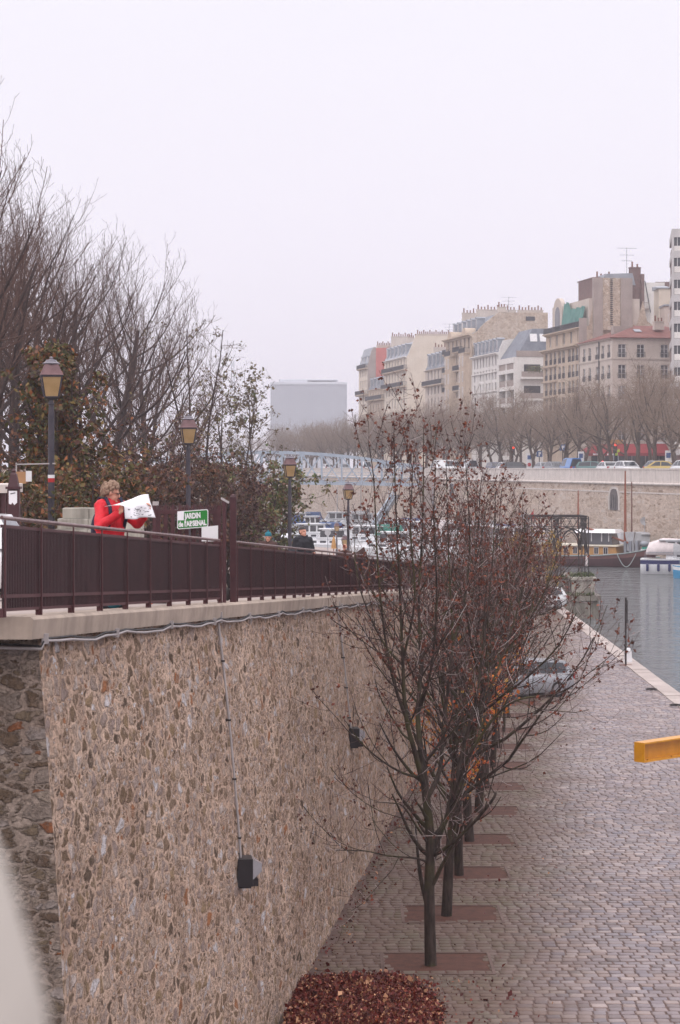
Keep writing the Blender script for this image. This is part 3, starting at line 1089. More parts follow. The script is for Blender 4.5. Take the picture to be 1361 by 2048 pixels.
# ------------------------------------------------------------------ street lamps
def make_lamp(H, label):
    o = thing('street_lamp', label, 'street lamp', (0, 0, 0), group='lantern lamps along the garden path')
    g = MB()
    g.lathe([(.17, 0), (.17, .1), (.13, .16), (.12, .55), (.135, .6), (.1, .68), (.085, .8), (.075, H - 1.5), (.062, H - 1.1), (.08, H - 1.08), (.06, H - 1.04), (.055, H - .98)], 12)
    g.build('post', M['lamp_iron'], o, smooth=True)
    z = H - .98
    g = MB()
    g.lathe([(.06, z), (.2, z + .05), (.24, z + .06), (.24, z + .085)], 4, sq=True)
    for k in range(4):
        a = R(45 + 90 * k)
        g.bar((.235 * math.cos(a), .235 * math.sin(a), z + .08), (.345 * math.cos(a), .345 * math.sin(a), z + .57), .028)
    g.lathe([(.36, z + .555), (.375, z + .6), (.36, z + .605)], 4, sq=True)
    g.build('lantern_frame', M['lamp_iron'], o)
    g = MB()
    g.lathe([(.225, z + .086), (.338, z + .556)], 4, sq=True)
    g.build('glass', M['lamp_glass'], o)
    g = MB()
    g.lathe([(.40, z + .605), (.36, z + .64), (.23, z + .86), (.22, z + .865)], 4, sq=True)
    g.build('roof', M['lamp_roof'], o)
    g = MB()
    g.lathe([(.2, z + .865), (.22, z + .89), (.15, z + .93), (.12, z + .98), (.05, z + .99), (.045, z + 1.01), (.055, z + 1.03), (.0, z + 1.06)], 8)
    g.build('finial', M['lamp_cap'], o)
    return o


lamps = [(103, 713, 48.8, 'first street lamp, its big lantern standing before the ivy tree'),
         (377, 828, 67, 'second street lamp, its lantern rising behind the green garden sign'),
         (580, 908, 87, 'third street lamp, its lantern in front of the pale footbridge'),
         (697, 962, 110, 'fourth street lamp, its post rising behind the bald man'),
         (674, 1043, 205, 'small distant street lamp standing among the moored boats'),
         (690, 1068, 176, 'low distant lamp just left of the bald man\'s post')]
lamp_o = []
for i, (x, y, d, lb) in enumerate(lamps):
    zt = PZ(y, d)
    X = PX(x, d)
    H = (zt - land_z(X, d)) if i < 4 else 3.6
    H = H - .08
    if i < 4 or i == 4:
        L = make_lamp(H, lb)
    else:
        L = make_lamp(H, lb)
    L.location = (X, d, zt - H - .08)
    L.rotation_euler.z = R(12)
    lamp_o.append(L)
MB().lathe([(.083, 2.85), (.083, 2.93)], 12).build('white_band', M['white'], lamp_o[0])
MB().lathe([(.083, 2.75), (.083, 2.849)], 12).build('red_band', M['red'], lamp_o[0])

# sign hung from the first lamp
d = 48.75
o = thing('hanging_sign', 'tan and white board hung on a thin arm from the first lamp', 'sign', P(103, 927, d))
x0_ = PX(33, d) - PX(103, d)
g = MB()
g.bar((.1, 0, .0), (x0_, 0, -.02), .03)
g.bar((x0_, 0, .02), (x0_, 0, -.2), .03)
g.build('arm', M['conduit'], o)
MB().box(x0_, x0_ + .235, -.02, .02, -.49, -.2).build('tan_board', M['card'], o)
MB().box(x0_ + .236, x0_ + .375, -.02, .02, -.44, -.18).build('white_board', M['white'], o)
MB().box(x0_ - .18, x0_ + .03, -.01, .01, -.235, -.21).build('bracket', M['dark'], o)

# entrance pillar with a torn notice, and the shelter beam beside it
d = 41.0
zb = land_z(PX(29, d), d)
o = thing('gate_pillar', 'maroon pointed iron pillar with a white torn notice on it', 'pillar', (PX(28, d), d, zb))
g = MB()
H = PZ(978, d) - zb
g.cbox(-.12, .12, -.1, .1, 0, H, .01)
g.box(-.15, .15, -.13, .13, H, H + .05)
g.lathe([(.15, H + .05), (.09, H + .3), (.05, H + .34), (.06, H + .37), (.02, H + .42)], 4, sq=True)
g.build('shaft', M['gate'], o)
zz = PZ(1007, d) - zb
g = MB()
g.prism([(-.085, -.106, zz), (-.04, -.106, zz - .02), (-.01, -.106, zz + .02), (.03, -.106, zz - .03), (.085, -.106, zz + .02), (.085, -.106, zz + .26), (-.085, -.106, zz + .26)], (0, .004, 0))
g.build('notice', M['paper'], o)
MB().bar((-.05, -.11, zz + .2), (.05, -.11, zz + .22), .004, .02).build('notice_mark', M['ink'], o)
d = 42.0
o = thing('shelter', 'low shelter with a beige flat roof edge at left frame edge', 'shelter', (PX(16, d), d, land_z(PX(0, d), d)))
zz = PZ(986, d) - o.location.z
MB().cbox(-3, 0, 0, 2, zz, zz + .19, .015).build('roof', M['parapet_far'], o)
g = MB()
g.box(-2.9, -.2, 1.9, 1.95, 0, zz)
g.build('back_wall', M['gate'], o)
for x in (-2.9, -.14):
    MB().box(x, x + .08, .05, .13, 0, zz).build('post', M['gate'], o)

# stepped low stone wall behind the reader
d = 45.0
o = thing('low_wall', 'low grey stone wall in stepped courses behind the reader', 'wall', (PX(125, d), d, land_z(PX(170, d), d) - .1))
W_ = PX(285, d) - PX(125, d)
zt = PZ(1016, d) - o.location.z
g = MB()
for k in range(5):
    z1 = zt - .24 * k - (.0 if k else 0)
    for i in range(3):
        g.cbox(W_ * i / 3 + .004 - (.1 * k if i == 0 else 0), W_ * (i + 1) / 3 - .004, -.12 * k, .5, z1 - .232, z1, .012)
g.box(0, W_, 0, .5, 0, zt - 1.2)
g.build('courses', M['pier_stone'], o)

# small things standing on the ramp, seen under the railing
d = 27.6
o = thing('folding_barrier', 'dark board on orange legs standing behind the railing foot', 'barrier', (PX(318, d), d, ramp_z(d)))
for x in (-.13, .13):
    g = MB()
    g.bar((x, 0, 0), (x * .8, .1, .7), .035)
    g.bar((x, .3, 0), (x * .8, .16, .7), .035)
    g.build('leg', M['orange'], o)
MB().box(-.1, .1, .05, .08, .02, .66).build('board', M['black'], o)
d = 25.4
o = thing('shoulder_bag', 'teal and black bag set down on the ramp below the reader', 'bag', (PX(228, d), d, ramp_z(d)))
MB().ball((0, 0, .16), (.15, .1, .17)).build('body', M['teal_cloth'], o, smooth=True)
g = MB()
g.tube([(-.12, 0, .2), (-.08, 0, .36), (0, 0, .42), (.08, 0, .36), (.12, 0, .2)], .012, 6)
g.build('strap', M['black_cloth'], o)


# ------------------------------------------------------------------ people
def person(label, loc, rz, s, pose, outfit):
    """pose: joints in metres for a 1.66 m figure facing -y; body one continuous skin, clothes over it."""
    o = thing('person', label, 'person', loc, rz, scale=s)
    J = {'pel': (0, 0, .92), 'chest': (0, 0, 1.24), 'neck': (0, .01, 1.40), 'head': (0, -.01, 1.53),
         'sl': (.165, 0, 1.335), 'sr': (-.165, 0, 1.335), 'el': (.24, 0, 1.08), 'er': (-.24, 0, 1.08), 'wl': (.25, -.05, .84), 'wr': (-.25, -.05, .84),
         'hl': (.09, 0, .88), 'hr': (-.09, 0, .88), 'kl': (.1, -.03, .48), 'kr': (-.1, -.02, .48), 'al': (.1, .02, .08), 'ar': (-.1, .02, .08),
         'fl': (.11, -.14, .04), 'fr': (-.11, -.14, .04), 'hand_l': (0, -.3, -1), 'hand_r': (0, -.3, -1)}
    J.update(pose)
    J = {k: Vector(v) for k, v in J.items()}
    hd = J['head']
    look = Vector(pose.get('look', (0, -1, -.1))).normalized()
    q = look.to_track_quat('-Y', 'Z').to_matrix()

    def hp(x, y, z):
        return hd + q @ Vector((x, y, z))

    def torso(g, e):
        up = (J['neck'] - J['pel']).normalized()
        for a, b, r0, r1 in (('pel', 'chest', .135, .135),):
            for sx in (-.055, .055):
                g.capsule(J[a] + Vector((sx, 0, 0)), J[b] + Vector((sx * 1.15, 0, 0)), r0 * .86 + e, r1 * .86 + e)
        g.capsule(J['sl'], J['sr'], .062 + e, .062 + e)
        for s_ in 'lr':
            g.capsule(J['neck'] - Vector((0, 0, .02)), J['s' + s_], .055 + e, .05 + e)
        g.capsule(J['chest'], J['neck'], .1 + e, .055 + e)

    def arms(g, e, cut=1.0):
        for s_ in 'lr':
            w_ = J['e' + s_].lerp(J['w' + s_], cut)
            g.capsule(J['s' + s_], J['e' + s_], .058 + e, .045 + e)
            g.capsule(J['e' + s_], w_, .044 + e, .033 + e * .8)

    def legs(g, e):
        for s_ in 'lr':
            g.capsule(J['h' + s_], J['k' + s_], .085 + e, .058 + e)
            g.capsule(J['k' + s_], J['a' + s_], .056 + e, .04 + e)

    g = MB()
    torso(g, 0)
    arms(g, 0)
    legs(g, 0)
    for s_ in 'lr':
        g.capsule(J['a' + s_], J['f' + s_], .045, .035)
    g.capsule(J['neck'], hp(0, .02, -.05), .052, .05)
    g.ball(hp(0, .012, .03), (.076, .094, .092), rot=q)                          # skull
    g.ball(hp(0, -.03, -.045), (.056, .062, .068), rot=q)                       # jaw
    g.capsule(hp(0, -.088, .022), hp(0, -.106, -.018), .009, .015, 8)            # nose
    g.ball(hp(0, -.086, -.088), (.022, .018, .018), rot=q)                      # chin
    for sx in (-1, 1):
        g.ball(hp(sx * .078, .008, -.005), (.010, .02, .032), rot=q)            # ears
        g.capsule(hp(sx * .02, -.082, .03), hp(sx * .05, -.07, .03), .008, .007, 6)   # brow
    for s_, sx in (('l', 1), ('r', -1)):                                        # hands: palm, four fingers, thumb
        d_ = J['hand_' + s_].normalized()
        side = Vector(pose.get('palm_' + s_, (sx, 0, 0)))
        side = (side - d_ * side.dot(d_)).normalized()
        nrm = d_.cross(side)
        w0 = J['w' + s_]
        for k, (off, L) in enumerate(((-.027, .058), (-.009, .070), (.009, .066), (.026, .052))):
            k0 = w0 + d_ * .078 + side * off
            g.capsule(w0 + side * off * .5, k0, .015, .0125, 8)
            k1 = k0 + (d_ * .8 + nrm * .5).normalized() * L * .55
            k2 = k1 + (d_ * .1 + nrm * 1.0).normalized() * L * .5
            g.capsule(k0, k1, .0105, .0095, 8)
            g.capsule(k1, k2, .0095, .008, 8)
        t0 = w0 + d_ * .02 - side * .02
        t1 = t0 + (d_ * .7 - side * .8 + nrm * .3).normalized() * .045
        g.capsule(t0, t1, .015, .012, 8)
        g.capsule(t1, t1 + (d_ + nrm * .5).normalized() * .034, .011, .009, 8)
    body = g.build('body', M['skin'], o, smooth='all')
    rm = body.modifiers.new('one_skin', 'REMESH')
    rm.mode = 'VOXEL'
    rm.voxel_size = .0075
    rm.use_smooth_shade = True
    sm = body.modifiers.new('soft', 'SMOOTH')
    sm.factor, sm.iterations = .5, 3
    g = MB()
    for sx in (-1, 1):
        g.ball(hp(sx * .032, -.081, .012), (.013, .008, .007), rot=q)
    g.build('eyes', M['eye'], o, smooth=True)
    MB().ball(hp(0, -.094, -.056), (.024, .006, .008), rot=q).build('mouth', M['lip'], o, smooth=True)

    def cloth(nm, fn, mt, vox=.012):
        g = MB()
        fn(g)
        ob = g.build(nm, mt, o, smooth='all')
        r_ = ob.modifiers.new('one_piece', 'REMESH')
        r_.mode = 'VOXEL'
        r_.voxel_size = vox
        r_.use_smooth_shade = True
        s_ = ob.modifiers.new('soft', 'SMOOTH')
        s_.factor, s_.iterations = .5, 5
        if outfit.get('folds'):
            tx = bpy.data.textures.get('folds') or bpy.data.textures.new('folds', 'CLOUDS')
            tx.noise_scale = .11
            dm = ob.modifiers.new('folds', 'DISPLACE')
            dm.texture = tx
            dm.strength = .035
            dm.texture_coords = 'LOCAL'
        return ob

    def jacket(g):
        torso(g, .03)
        arms(g, .026, .93)
        for sx in (-.06, .06):
            g.capsule(J['pel'] + Vector((sx, 0, -.08)), J['pel'] + Vector((sx, 0, .1)), .15, .15)
        c = J['neck']
        g.capsule(c + Vector((-.03, .015, .01)), c + Vector((.03, .015, .01)), .062, .062)
        if outfit.get('hood'):
            g.capsule(c + Vector((-.07, .11, -.04)), c + Vector((.07, .11, -.04)), .062, .062)
    cloth('jacket', jacket, outfit['jacket'])
    cloth('trousers', lambda g: legs(g, .018), outfit.get('trousers', M['jeans']), .014)
    g = MB()
    for s_ in 'lr':
        g.capsule(J['a' + s_] + Vector((0, .02, -.03)), J['f' + s_] + Vector((0, 0, 0)), .055, .045)
    g.build('shoes', M['black_cloth'], o, smooth=True)
    h = outfit.get('hair')
    if h:
        g = MB()
        rr_ = random.Random(5)
        if h == 'curly':
            for k in range(260):
                a, b = rr_.uniform(0, 2 * math.pi), rr_.uniform(-.65, 1)
                v = Vector((math.cos(a) * math.sqrt(1 - b * b), math.sin(a) * math.sqrt(1 - b * b), b))
                if v.y < -.42 and v.z < .62 or v.z < -.05 and v.y < .1:
                    continue
                c = hp(v.x * .092, .022 + v.y * .108, .03 + v.z * .105)
                rad = rr_.uniform(.016, .03)
                g.ball(c + Vector((rr_.uniform(-.012, .012), rr_.uniform(-.012, .012), rr_.uniform(-.012, .012))), (rad, rad, rad * 1.2), 7, 5)
            g.ball(hp(0, .035, .04), (.09, .095, .095), rot=q)
        elif h == 'short':
            g.loft([[hp(.092 * math.sin(th) * math.cos(ph), .022 + .106 * math.sin(th) * math.sin(ph), .04 + .104 * math.cos(th)) for ph in [2 * math.pi * j / 16 for j in range(16)]] for th in (.05, .5, .9, 1.2, 1.35)])
            g.ball(hp(0, .055, .0), (.076, .062, .07), rot=q)
        elif h == 'fringe':
            g.ball(hp(0, .06, -.005), (.079, .05, .05), rot=q)
        g.build('hair', outfit['hair_mat'], o, smooth=True)
    if outfit.get('hat'):
        g = MB()
        g.loft([[hp(r_ * math.cos(ph), .016 + r_ * 1.15 * math.sin(ph), z) for ph in [2 * math.pi * j / 16 for j in range(16)]] for r_, z in ((.083, .03), (.09, .045), (.089, .07), (.086, .1), (.066, .135), (.03, .155), (.02, .16))])
        g.ball(hp(0, .016, .175), (.025, .025, .022))
        g.build('hat', outfit['hat'], o, smooth=True)
    if outfit.get('glasses'):
        g = MB()
        for sx in (-1, 1):
            pts = [hp(sx * .033 + .021 * math.cos(a), -.094, .012 + .016 * math.sin(a)) for a in [k * math.pi / 5 for k in range(11)]]
            g.tube(pts, .0025, 4)
            g.tube([hp(sx * .054, -.094, .016), hp(sx * .079, .0, .014)], .0022, 4)
        g.build('glasses', M['black'], o)
    return o, J, hp


WD = 26.0
wl = (PX(221, WD), WD, ramp_z(WD) - .02)
# the reader: seen from her right side, holding the map up before her; local -y is where she faces
pose = dict(el=(.29, -.2, 1.1), er=(-.29, -.12, 1.07), wl=(.27, -.42, 1.27), wr=(-.17, -.36, 1.25), hand_l=(-.05, -.4, .75), hand_r=(.15, -.45, .75),
            palm_l=(0, .5, .6), palm_r=(0, .5, .6), look=(.62, -.75, -.28), head=(0, -.03, 1.50), neck=(0, .0, 1.385))
reader, J, hp = person('grey-haired person in a red jacket reading an unfolded map', wl, R(48), 1.0, pose,
                       dict(jacket=M['red_cloth'], hair='curly', hair_mat=M['hair_grey'], glasses=True, hood=True, folds=True))
bp = thing('backpack', 'navy backpack worn by the person in the red jacket', 'backpack', wl, R(48))
g = MB()
g.loft([[(-.13, .14, .9), (.13, .14, .9), (.13, .26, .9), (-.13, .26, .9)], [(-.15, .155, 1.0), (.15, .155, 1.0), (.14, .31, 1.0), (-.14, .31, 1.0)],
        [(-.14, .15, 1.18), (.14, .15, 1.18), (.12, .27, 1.18), (-.12, .27, 1.18)], [(-.1, .15, 1.27), (.1, .15, 1.27), (.09, .2, 1.27), (-.09, .2, 1.27)]])
pk = g.build('pack', M['navy'], bp, smooth='all')
sb = pk.modifiers.new('soft', 'SUBSURF')
sb.levels = sb.render_levels = 2
for sx in (-1, 1):
    g = MB()
    pts = [(sx * .11, .15, 1.24), (sx * .125, .07, 1.445), (sx * .125, -.05, 1.445), (sx * .125, -.135, 1.33), (sx * .13, -.165, 1.18), (sx * .14, -.1, 1.02), (sx * .14, .12, .98)]
    for a, b_ in zip(pts, pts[1:]):
        g.bar(a, b_, .05, .012, up=(0, -.6, 1))
    g.build('strap', M['navy'], bp)
mp_ = thing('paper_map', 'large white printed map held open by the person in red', 'map', wl, R(48))
# sheet: an upper half tilted back, a lower half hanging, with creases; real width and sag
NU, NV = 19, 15


def sheet(u, v):
    """u across (-1..1, her right to her left), v down (0..1): a leaf tilted back to her chin above, a leaf hanging below."""
    lift = smooth(-1.0, .8, u)
    if v < .45:
        t_ = v / .45
        far = Vector((.05 + .25 * u + (.13 * u if u < 0 else 0), -.27 - .13 * lift, 1.335 + .15 * lift))
        near = Vector((.05 + .235 * u, -.475, 1.345))
        p = far.lerp(near, t_)
        p.z += .012 * math.sin(t_ * math.pi) * math.sin(u * 5)
        return p
    t_ = (v - .45) / .55
    return Vector((.05 + .235 * u + .02 * t_, -.475 - .02 * t_ + .045 * t_ * math.sin(u * 4.5 + .8), 1.345 - .165 * t_ + .01 * t_ * math.sin(u * 3)))


g = MB()
g.add([sheet(-1 + 2 * i / (NU - 1), j / (NV - 1)) for j in range(NV) for i in range(NU)],
      [(j * NU + i, j * NU + i + 1, (j + 1) * NU + i + 1, (j + 1) * NU + i) for j in range(NV - 1) for i in range(NU - 1)])
ob = g.build('sheet', M['paper'], mp_, smooth=True)
so_ = ob.modifiers.new('thick', 'SOLIDIFY')
so_.thickness = .003
g = MB()
rr_ = random.Random(3)
for k in range(40):
    u, v = rr_.uniform(-.85, .8), rr_.choice((rr_.uniform(.5, .9), rr_.uniform(.5, .9), rr_.uniform(.05, .38)))
    a, b_ = rr_.uniform(.03, .16), rr_.uniform(.015, .045)
    for e in (-.005, .005):
        nrm = Vector((0, -1, 0)) if v > .45 else Vector((0, -.3, -1))
        g.add([sheet(u, v) + nrm * e, sheet(u + a, v) + nrm * e, sheet(u + a, v + b_) + nrm * e, sheet(u, min(.98, v + b_)) + nrm * e], [(0, 1, 2, 3)])
g.build('print', M['ink'], mp_)

MD = 45.0
person('dark-haired person in a black coat looking up over the railing', (PX(606, MD), MD, ramp_z(MD)), R(18), .925,
       dict(look=(.45, -1, .12), wl=(.2, -.28, 1.0), wr=(-.2, -.28, 1.0), hand_l=(-.3, -1, 0), hand_r=(.3, -1, 0)),
       dict(jacket=M['black_cloth'], hair='short', hair_mat=M['hair_dark'], folds=True))
person('person in a teal knitted hat behind the railing', (PX(537, MD + 1), MD + 1, ramp_z(MD + 1)), R(-10), .86, dict(look=(.1, -1, -.1)),
       dict(jacket=M['brown_cloth'], hat=M['teal_cloth'], hair='fringe', hair_mat=M['hair_dark'], folds=True))
person('bald person with glasses and a brown jacket behind the railing', (PX(690, 62), 62, ramp_z(62)), R(-12), .87, dict(look=(-.1, -1, -.05)),
       dict(jacket=M['brown_cloth'], hair='fringe', hair_mat=M['hair_grey'], glasses=True, folds=True))

# ------------------------------------------------------------------ yellow beam of the height barrier, sign pole, bollards
bd = Vector((.70, .64, 0)).normalized()
bn = Vector((-bd.y, bd.x, 0))
p0 = P(1289, 1506, 38.6)
o = thing('yellow_beam', 'yellow steel channel beam of a barrier reaching in from right', 'beam', p0, math.atan2(bd.y, bd.x))
g = MB()
hh = .19
g.box(0, .02, 0, .25, -hh, hh)                                # end plate
g.box(.02, 5, 0.002, .25, hh - .03, hh + .001)
g.box(.02, 5, 0.002, .25, -hh - .001, -hh + .03)
g.box(.02, 5, .19, .21, -hh + .03, hh - .03)
for x in (1.6, 3.2, 4.8):
    g.box(x, x + .02, .006, .115, -hh + .03, hh - .03)
g.build('channel', M['yellow'], o)
g = MB()
zq = Z0 - p0.z
g.box(4.6, 4.95, .0, .25, zq, -hh - .002)
g.build('post', M['yellow'], o)
g = MB()
for x in (.16, .9, 1.5):
    g.lathe([(.012, -hh + .031), (.012, -hh + .045)], 6, c=(x, .05, 0))
g.build('bolts', M['rust'], o)

d = 92.0
o = thing('sign_post', 'thin dark post with an edge-on notice panel beside the water', 'sign post', (PX(1252, d), d, Z0))
MB().lathe([(.045, 0), (.045, 3.12), (.0, 3.15)], 8).build('post', M['dark'], o)
MB().box(-.28, .28, -.16, .16, 0, .03).build('foot', M['rust'], o)
g = MB()
g.box(.05, .09, -.02, .55, 1.95, 3.02)
g.build('panel', M['dark'], o)
MB().box(.091, .096, .0, .53, 1.97, 3.0).build('panel_face', M['white'], o)
d = 93.3
o = thing('white_block', 'white squared stone bollard behind the thin sign post', 'bollard', (PX(1256, d), d, Z0))
g = MB()
g.loft([[(-.19, -.19, 0), (.19, -.19, 0), (.19, .19, 0), (-.19, .19, 0)], [(-.15, -.15, .55), (.15, -.15, .55), (.15, .15, .55), (-.15, .15, .55)], [(-.1, -.1, .68), (.1, -.1, .68), (.1, .1, .68), (-.1, .1, .68)]])
g.build('stone', M['white'], o)
for k, (x, y, lb) in enumerate(((1161, 1259, 'rusty mooring bollard on the quay edge nearer the sign post'), (1137, 1238, 'rusty mooring bollard on the quay edge nearer the stone pier'))):
    d = 9.1 * F / (y - HY)
    o = thing('mooring_bollard', lb, 'bollard', (PX(x, d), d, Z0))
    MB().lathe([(.16, 0), (.14, .05), (.09, .12), (.09, .25), (.17, .3), (.19, .36), (.1, .42)], 10).build('post', M['rust'], o, smooth=True)
    MB().box(-.24, .24, -.24, .24, 0, .035).build('foot_plate', M['rust'], o)
for k, (x, y, lb) in enumerate(((1303, 1381, 'flat iron mooring ring on cobbles left of the quay edge'), (1352, 1413, 'flat iron mooring ring on the quay edge at right frame edge'))):
    d = 9.1 * F / (y - HY)
    o = thing('mooring_ring', lb, 'mooring ring', (PX(x, d), d, Z0 + .03))
    MB().tube([(.22 * math.cos(a), .22 * math.sin(a), .03) for a in [i * math.pi / 8 for i in range(17)]], .025, 6).build('ring', M['dark'], o)
    MB().box(-.12, .1, .18, .3, -.03, .05).build('staple', M['dark'], o)


# ------------------------------------------------------------------ cars
CARM = {}


def make_car(label, paint, kind='hatch', group=None, loc=(0, 0, 0), rz=0, s=1.0):
    """Car along +x (front), 3.9 m, origin on the ground."""
    key = (kind,)
    o = thing('parked_van' if kind == 'van' else 'parked_car', label, 'van' if kind == 'van' else 'car', loc, rz, group, scale=s)
    if key not in CARM:
        L, Wd = (4.4, 1.75) if kind != 'van' else (4.6, 1.9)
        # side profile stations: x, underside, shoulder height, half width
        st = [(-L / 2, .42, .72, .60), (-L / 2 + .08, .3, .84, .72), (-L / 2 + .5, .22, .92, .83), (-.5, .2, .93, Wd / 2), (.6, .2, .92, Wd / 2), (1.35, .2, .86, .84),
              (L / 2 - .25, .24, .72, .76), (L / 2 - .06, .32, .62, .66), (L / 2, .42, .54, .55)]
        body = MB()
        rings = []
        for x, zb, zs, hw in st:
            zm = (zb + zs) / 2
            rings.append([(x, -hw * .92, zb), (x, hw * .92, zb), (x, hw, zb + .12), (x, hw * 1.0, zm + .1), (x, hw * .95, zs - .06), (x, hw * .86, zs), (x, -hw * .86, zs), (x, -hw * .95, zs - .06), (x, -hw, zm + .1), (x, -hw, zb + .12)])
        body.loft(rings)
        if kind == 'van':
            cab = [(-L / 2 + .03, .8, .78, .78), (-L / 2 + .1, 1.82, .74, .70), (.3, 1.86, .76, .72), (.95, 1.72, .74, .70), (1.6, .88, .74, .78)]
        elif kind == 'saloon':
            cab = [(-1.75, .92, .72, .72), (-1.05, 1.38, .64, .62), (-.2, 1.43, .66, .62), (.35, 1.36, .64, .62), (1.2, .9, .72, .74)]
        else:
            cab = [(-L / 2 + .1, .88, .72, .72), (-L / 2 + .42, 1.40, .64, .62), (-.5, 1.48, .66, .62), (.25, 1.42, .64, .62), (1.2, .9, .72, .74)]
        roof = MB()
        pts_top = [Vector((x, 0, z)) for x, z, *_ in cab]
        # pillars and roof: cabin shell with glass panels set just proud of it
        lo = .86
        shell = []
        n = len(cab)
        hwb = .80
        topw = .60
        prof_ = [(x, z) for x, z, *_ in cab]
        sect = [[(x, (hwb - (hwb - topw) * (z - .86) / .6) * sg_, z) for x, z in prof_] for sg_ in (-1, 1)]
        vs_ = sect[0] + sect[1]
        fs_ = [(i, i + 1, n + i + 1, n + i) for i in range(n - 1)] + [tuple(range(n)), tuple(reversed(range(n, 2 * n)))]
        body.add(vs_, fs_)
        gl_ = MB()

        def win(poly):
            for sg_ in (-1, 1):
                gl_.prism([(x, sg_ * (hwb - (hwb - topw) * (z - .86) / .6 + .006), z) for x, z in poly], (0, -sg_ * .01, -.004))
        (xr, zr_), (xa, za), (xm, zm_), (xf, zf), (xb, zb_) = prof_
        zl = .95
        if kind != 'van':
            win([(xr + .32, zl), (-.42, zl), (-.45, zm_ - .07), (xa + .12, za - .07)])
        else:
            pass
        win([(-.34, zl), (.78, zl), (xf - .02, zf - .08), (-.36, zm_ - .08)])
        win([(.84, zl), (xb - .18, zl), (xf + .12, zf - .1)])

        def screen(a, b_, e):
            (xa_, za_), (xb_, zb2) = a, b_
            A, B = Vector((xa_, 0, za_)), Vector((xb_, 0, zb2))
            A2, B2 = A.lerp(B, .1), A.lerp(B, .88)
            n_ = Vector((-(B - A).z, 0, (B - A).x)).normalized() * e
            f = lambda p: (hwb - (hwb - topw) * (p.z - .86) / .6) - .07
            gl_.add([A2 + n_ + Vector((0, -f(A2), 0)), A2 + n_ + Vector((0, f(A2), 0)), B2 + n_ + Vector((0, f(B2), 0)), B2 + n_ + Vector((0, -f(B2), 0))], [(0, 1, 2, 3)])
        screen(prof_[4], prof_[3], -.008 if False else .008)
        screen(prof_[4], prof_[3], -.008)
        screen(prof_[0], prof_[1], .008)
        screen(prof_[0], prof_[1], -.008)
        wh, rim = MB(), MB()
        Mx = Matrix.Rotation(R(90), 4, 'X')
        wh.M = Mx
        wh.lathe([(.2, -.1), (.3, -.1), (.315, -.07), (.315, .07), (.3, .1), (.2, .1)], 18)
        rim.M = Mx
        rim.lathe([(.21, -.09), (.21, .09)], 14)
        arch = MB(Mx)
        arch.lathe([(.37, -.06), (.37, .06)], 18)
        hl = MB().ball((0, 0, 0), (.09, .17, .08))
        tl = MB().box(-.03, .03, -.13, .13, -.11, .11)
        pl = MB().box(-.012, .012, -.26, .26, -.055, .055)
        CARM[key] = dict(L=L, body=body, glass=gl_.mesh('windows', M['carglass']), tyre=wh.mesh('tyre', M['rubber'], True), rim=rim.mesh('rim', M['alloy']), arch=arch.mesh('wheel_arch', M['rubber']),
                         hl=hl.mesh('headlight', M['lens'], True), tl=tl.mesh('tail_light', M['red']), pl=pl.mesh('number_plate', M['white']))
    K = CARM[key]
    b_ = K['body'].build('body', paint, o, smooth=True)
    link('windows', K['glass'], o)
    L = K['L']
    for x in (-1.3, 1.32):
        for sy in (-.76, .76):
            w_ = link('wheel', K['tyre'], o, (x, sy, .315))
            link('rim', K['rim'], w_, (0, .03 * (1 if sy > 0 else -1), 0))
            link('wheel_arch', K['arch'], o, (x, sy * 1.0 + (.0), .34))
    for sy in (-.56, .56):
        link('headlight', K['hl'], o, (L / 2 - .16, sy, .64))
        link('tail_light', K['tl'], o, (-L / 2 + .06, sy * 1.08, .8))
    link('number_plate', K['pl'], o, (-L / 2 - .005, 0, .58))
    return o


PAINT = {k: car_paint(k + ' car paint', C(*v)) for k, v in dict(silver=(150, 152, 158), white=(224, 224, 226), grey=(110, 112, 120), black=(42, 42, 48), blue=(48, 116, 186), teal=(76, 116, 116),
         yellow=(186, 158, 84), red=(150, 40, 44), navy=(48, 56, 88)).items()}
make_car('silver hatchback parked on the cobbled quay, half hidden by branches', PAINT['silver'], 'hatch', None, (7.1, 79.5, Z0), R(205))
make_car('white car parked far along the cobbled quay near the stone pier', PAINT['white'], 'hatch', None, (PX(1078, 128) - .3, 128, Z0), R(215))
make_car('white car parked at the left edge above the railing', PAINT['white'], 'hatch', None, (PX(38, 36) - 2.2, 36, land_z(PX(10, 36), 36)), R(180), 1.1)
# ------------------------------------------------------------------ trees
def norm(v):
    return v / (np.linalg.norm(v) + 1e-9)


def grow(rng, p, d, L, r0, r1, seg, wob, up):
    pts = [p]
    d = norm(d)
    for i in range(seg):
        d = norm(d + rng.normal(0, wob, 3) + np.array((0, 0, up)) / seg * 2)
        p = p + d * L / seg
        pts.append(p)
    return np.array(pts), np.linspace(r0, r1, seg + 1)


def at(pts, rad, t_):
    f = t_ * (len(pts) - 1)
    i = min(int(f), len(pts) - 2)
    k = f - i
    return pts[i] * (1 - k) + pts[i + 1] * k, rad[i] * (1 - k) + rad[i + 1] * k, norm(pts[i + 1] - pts[i])


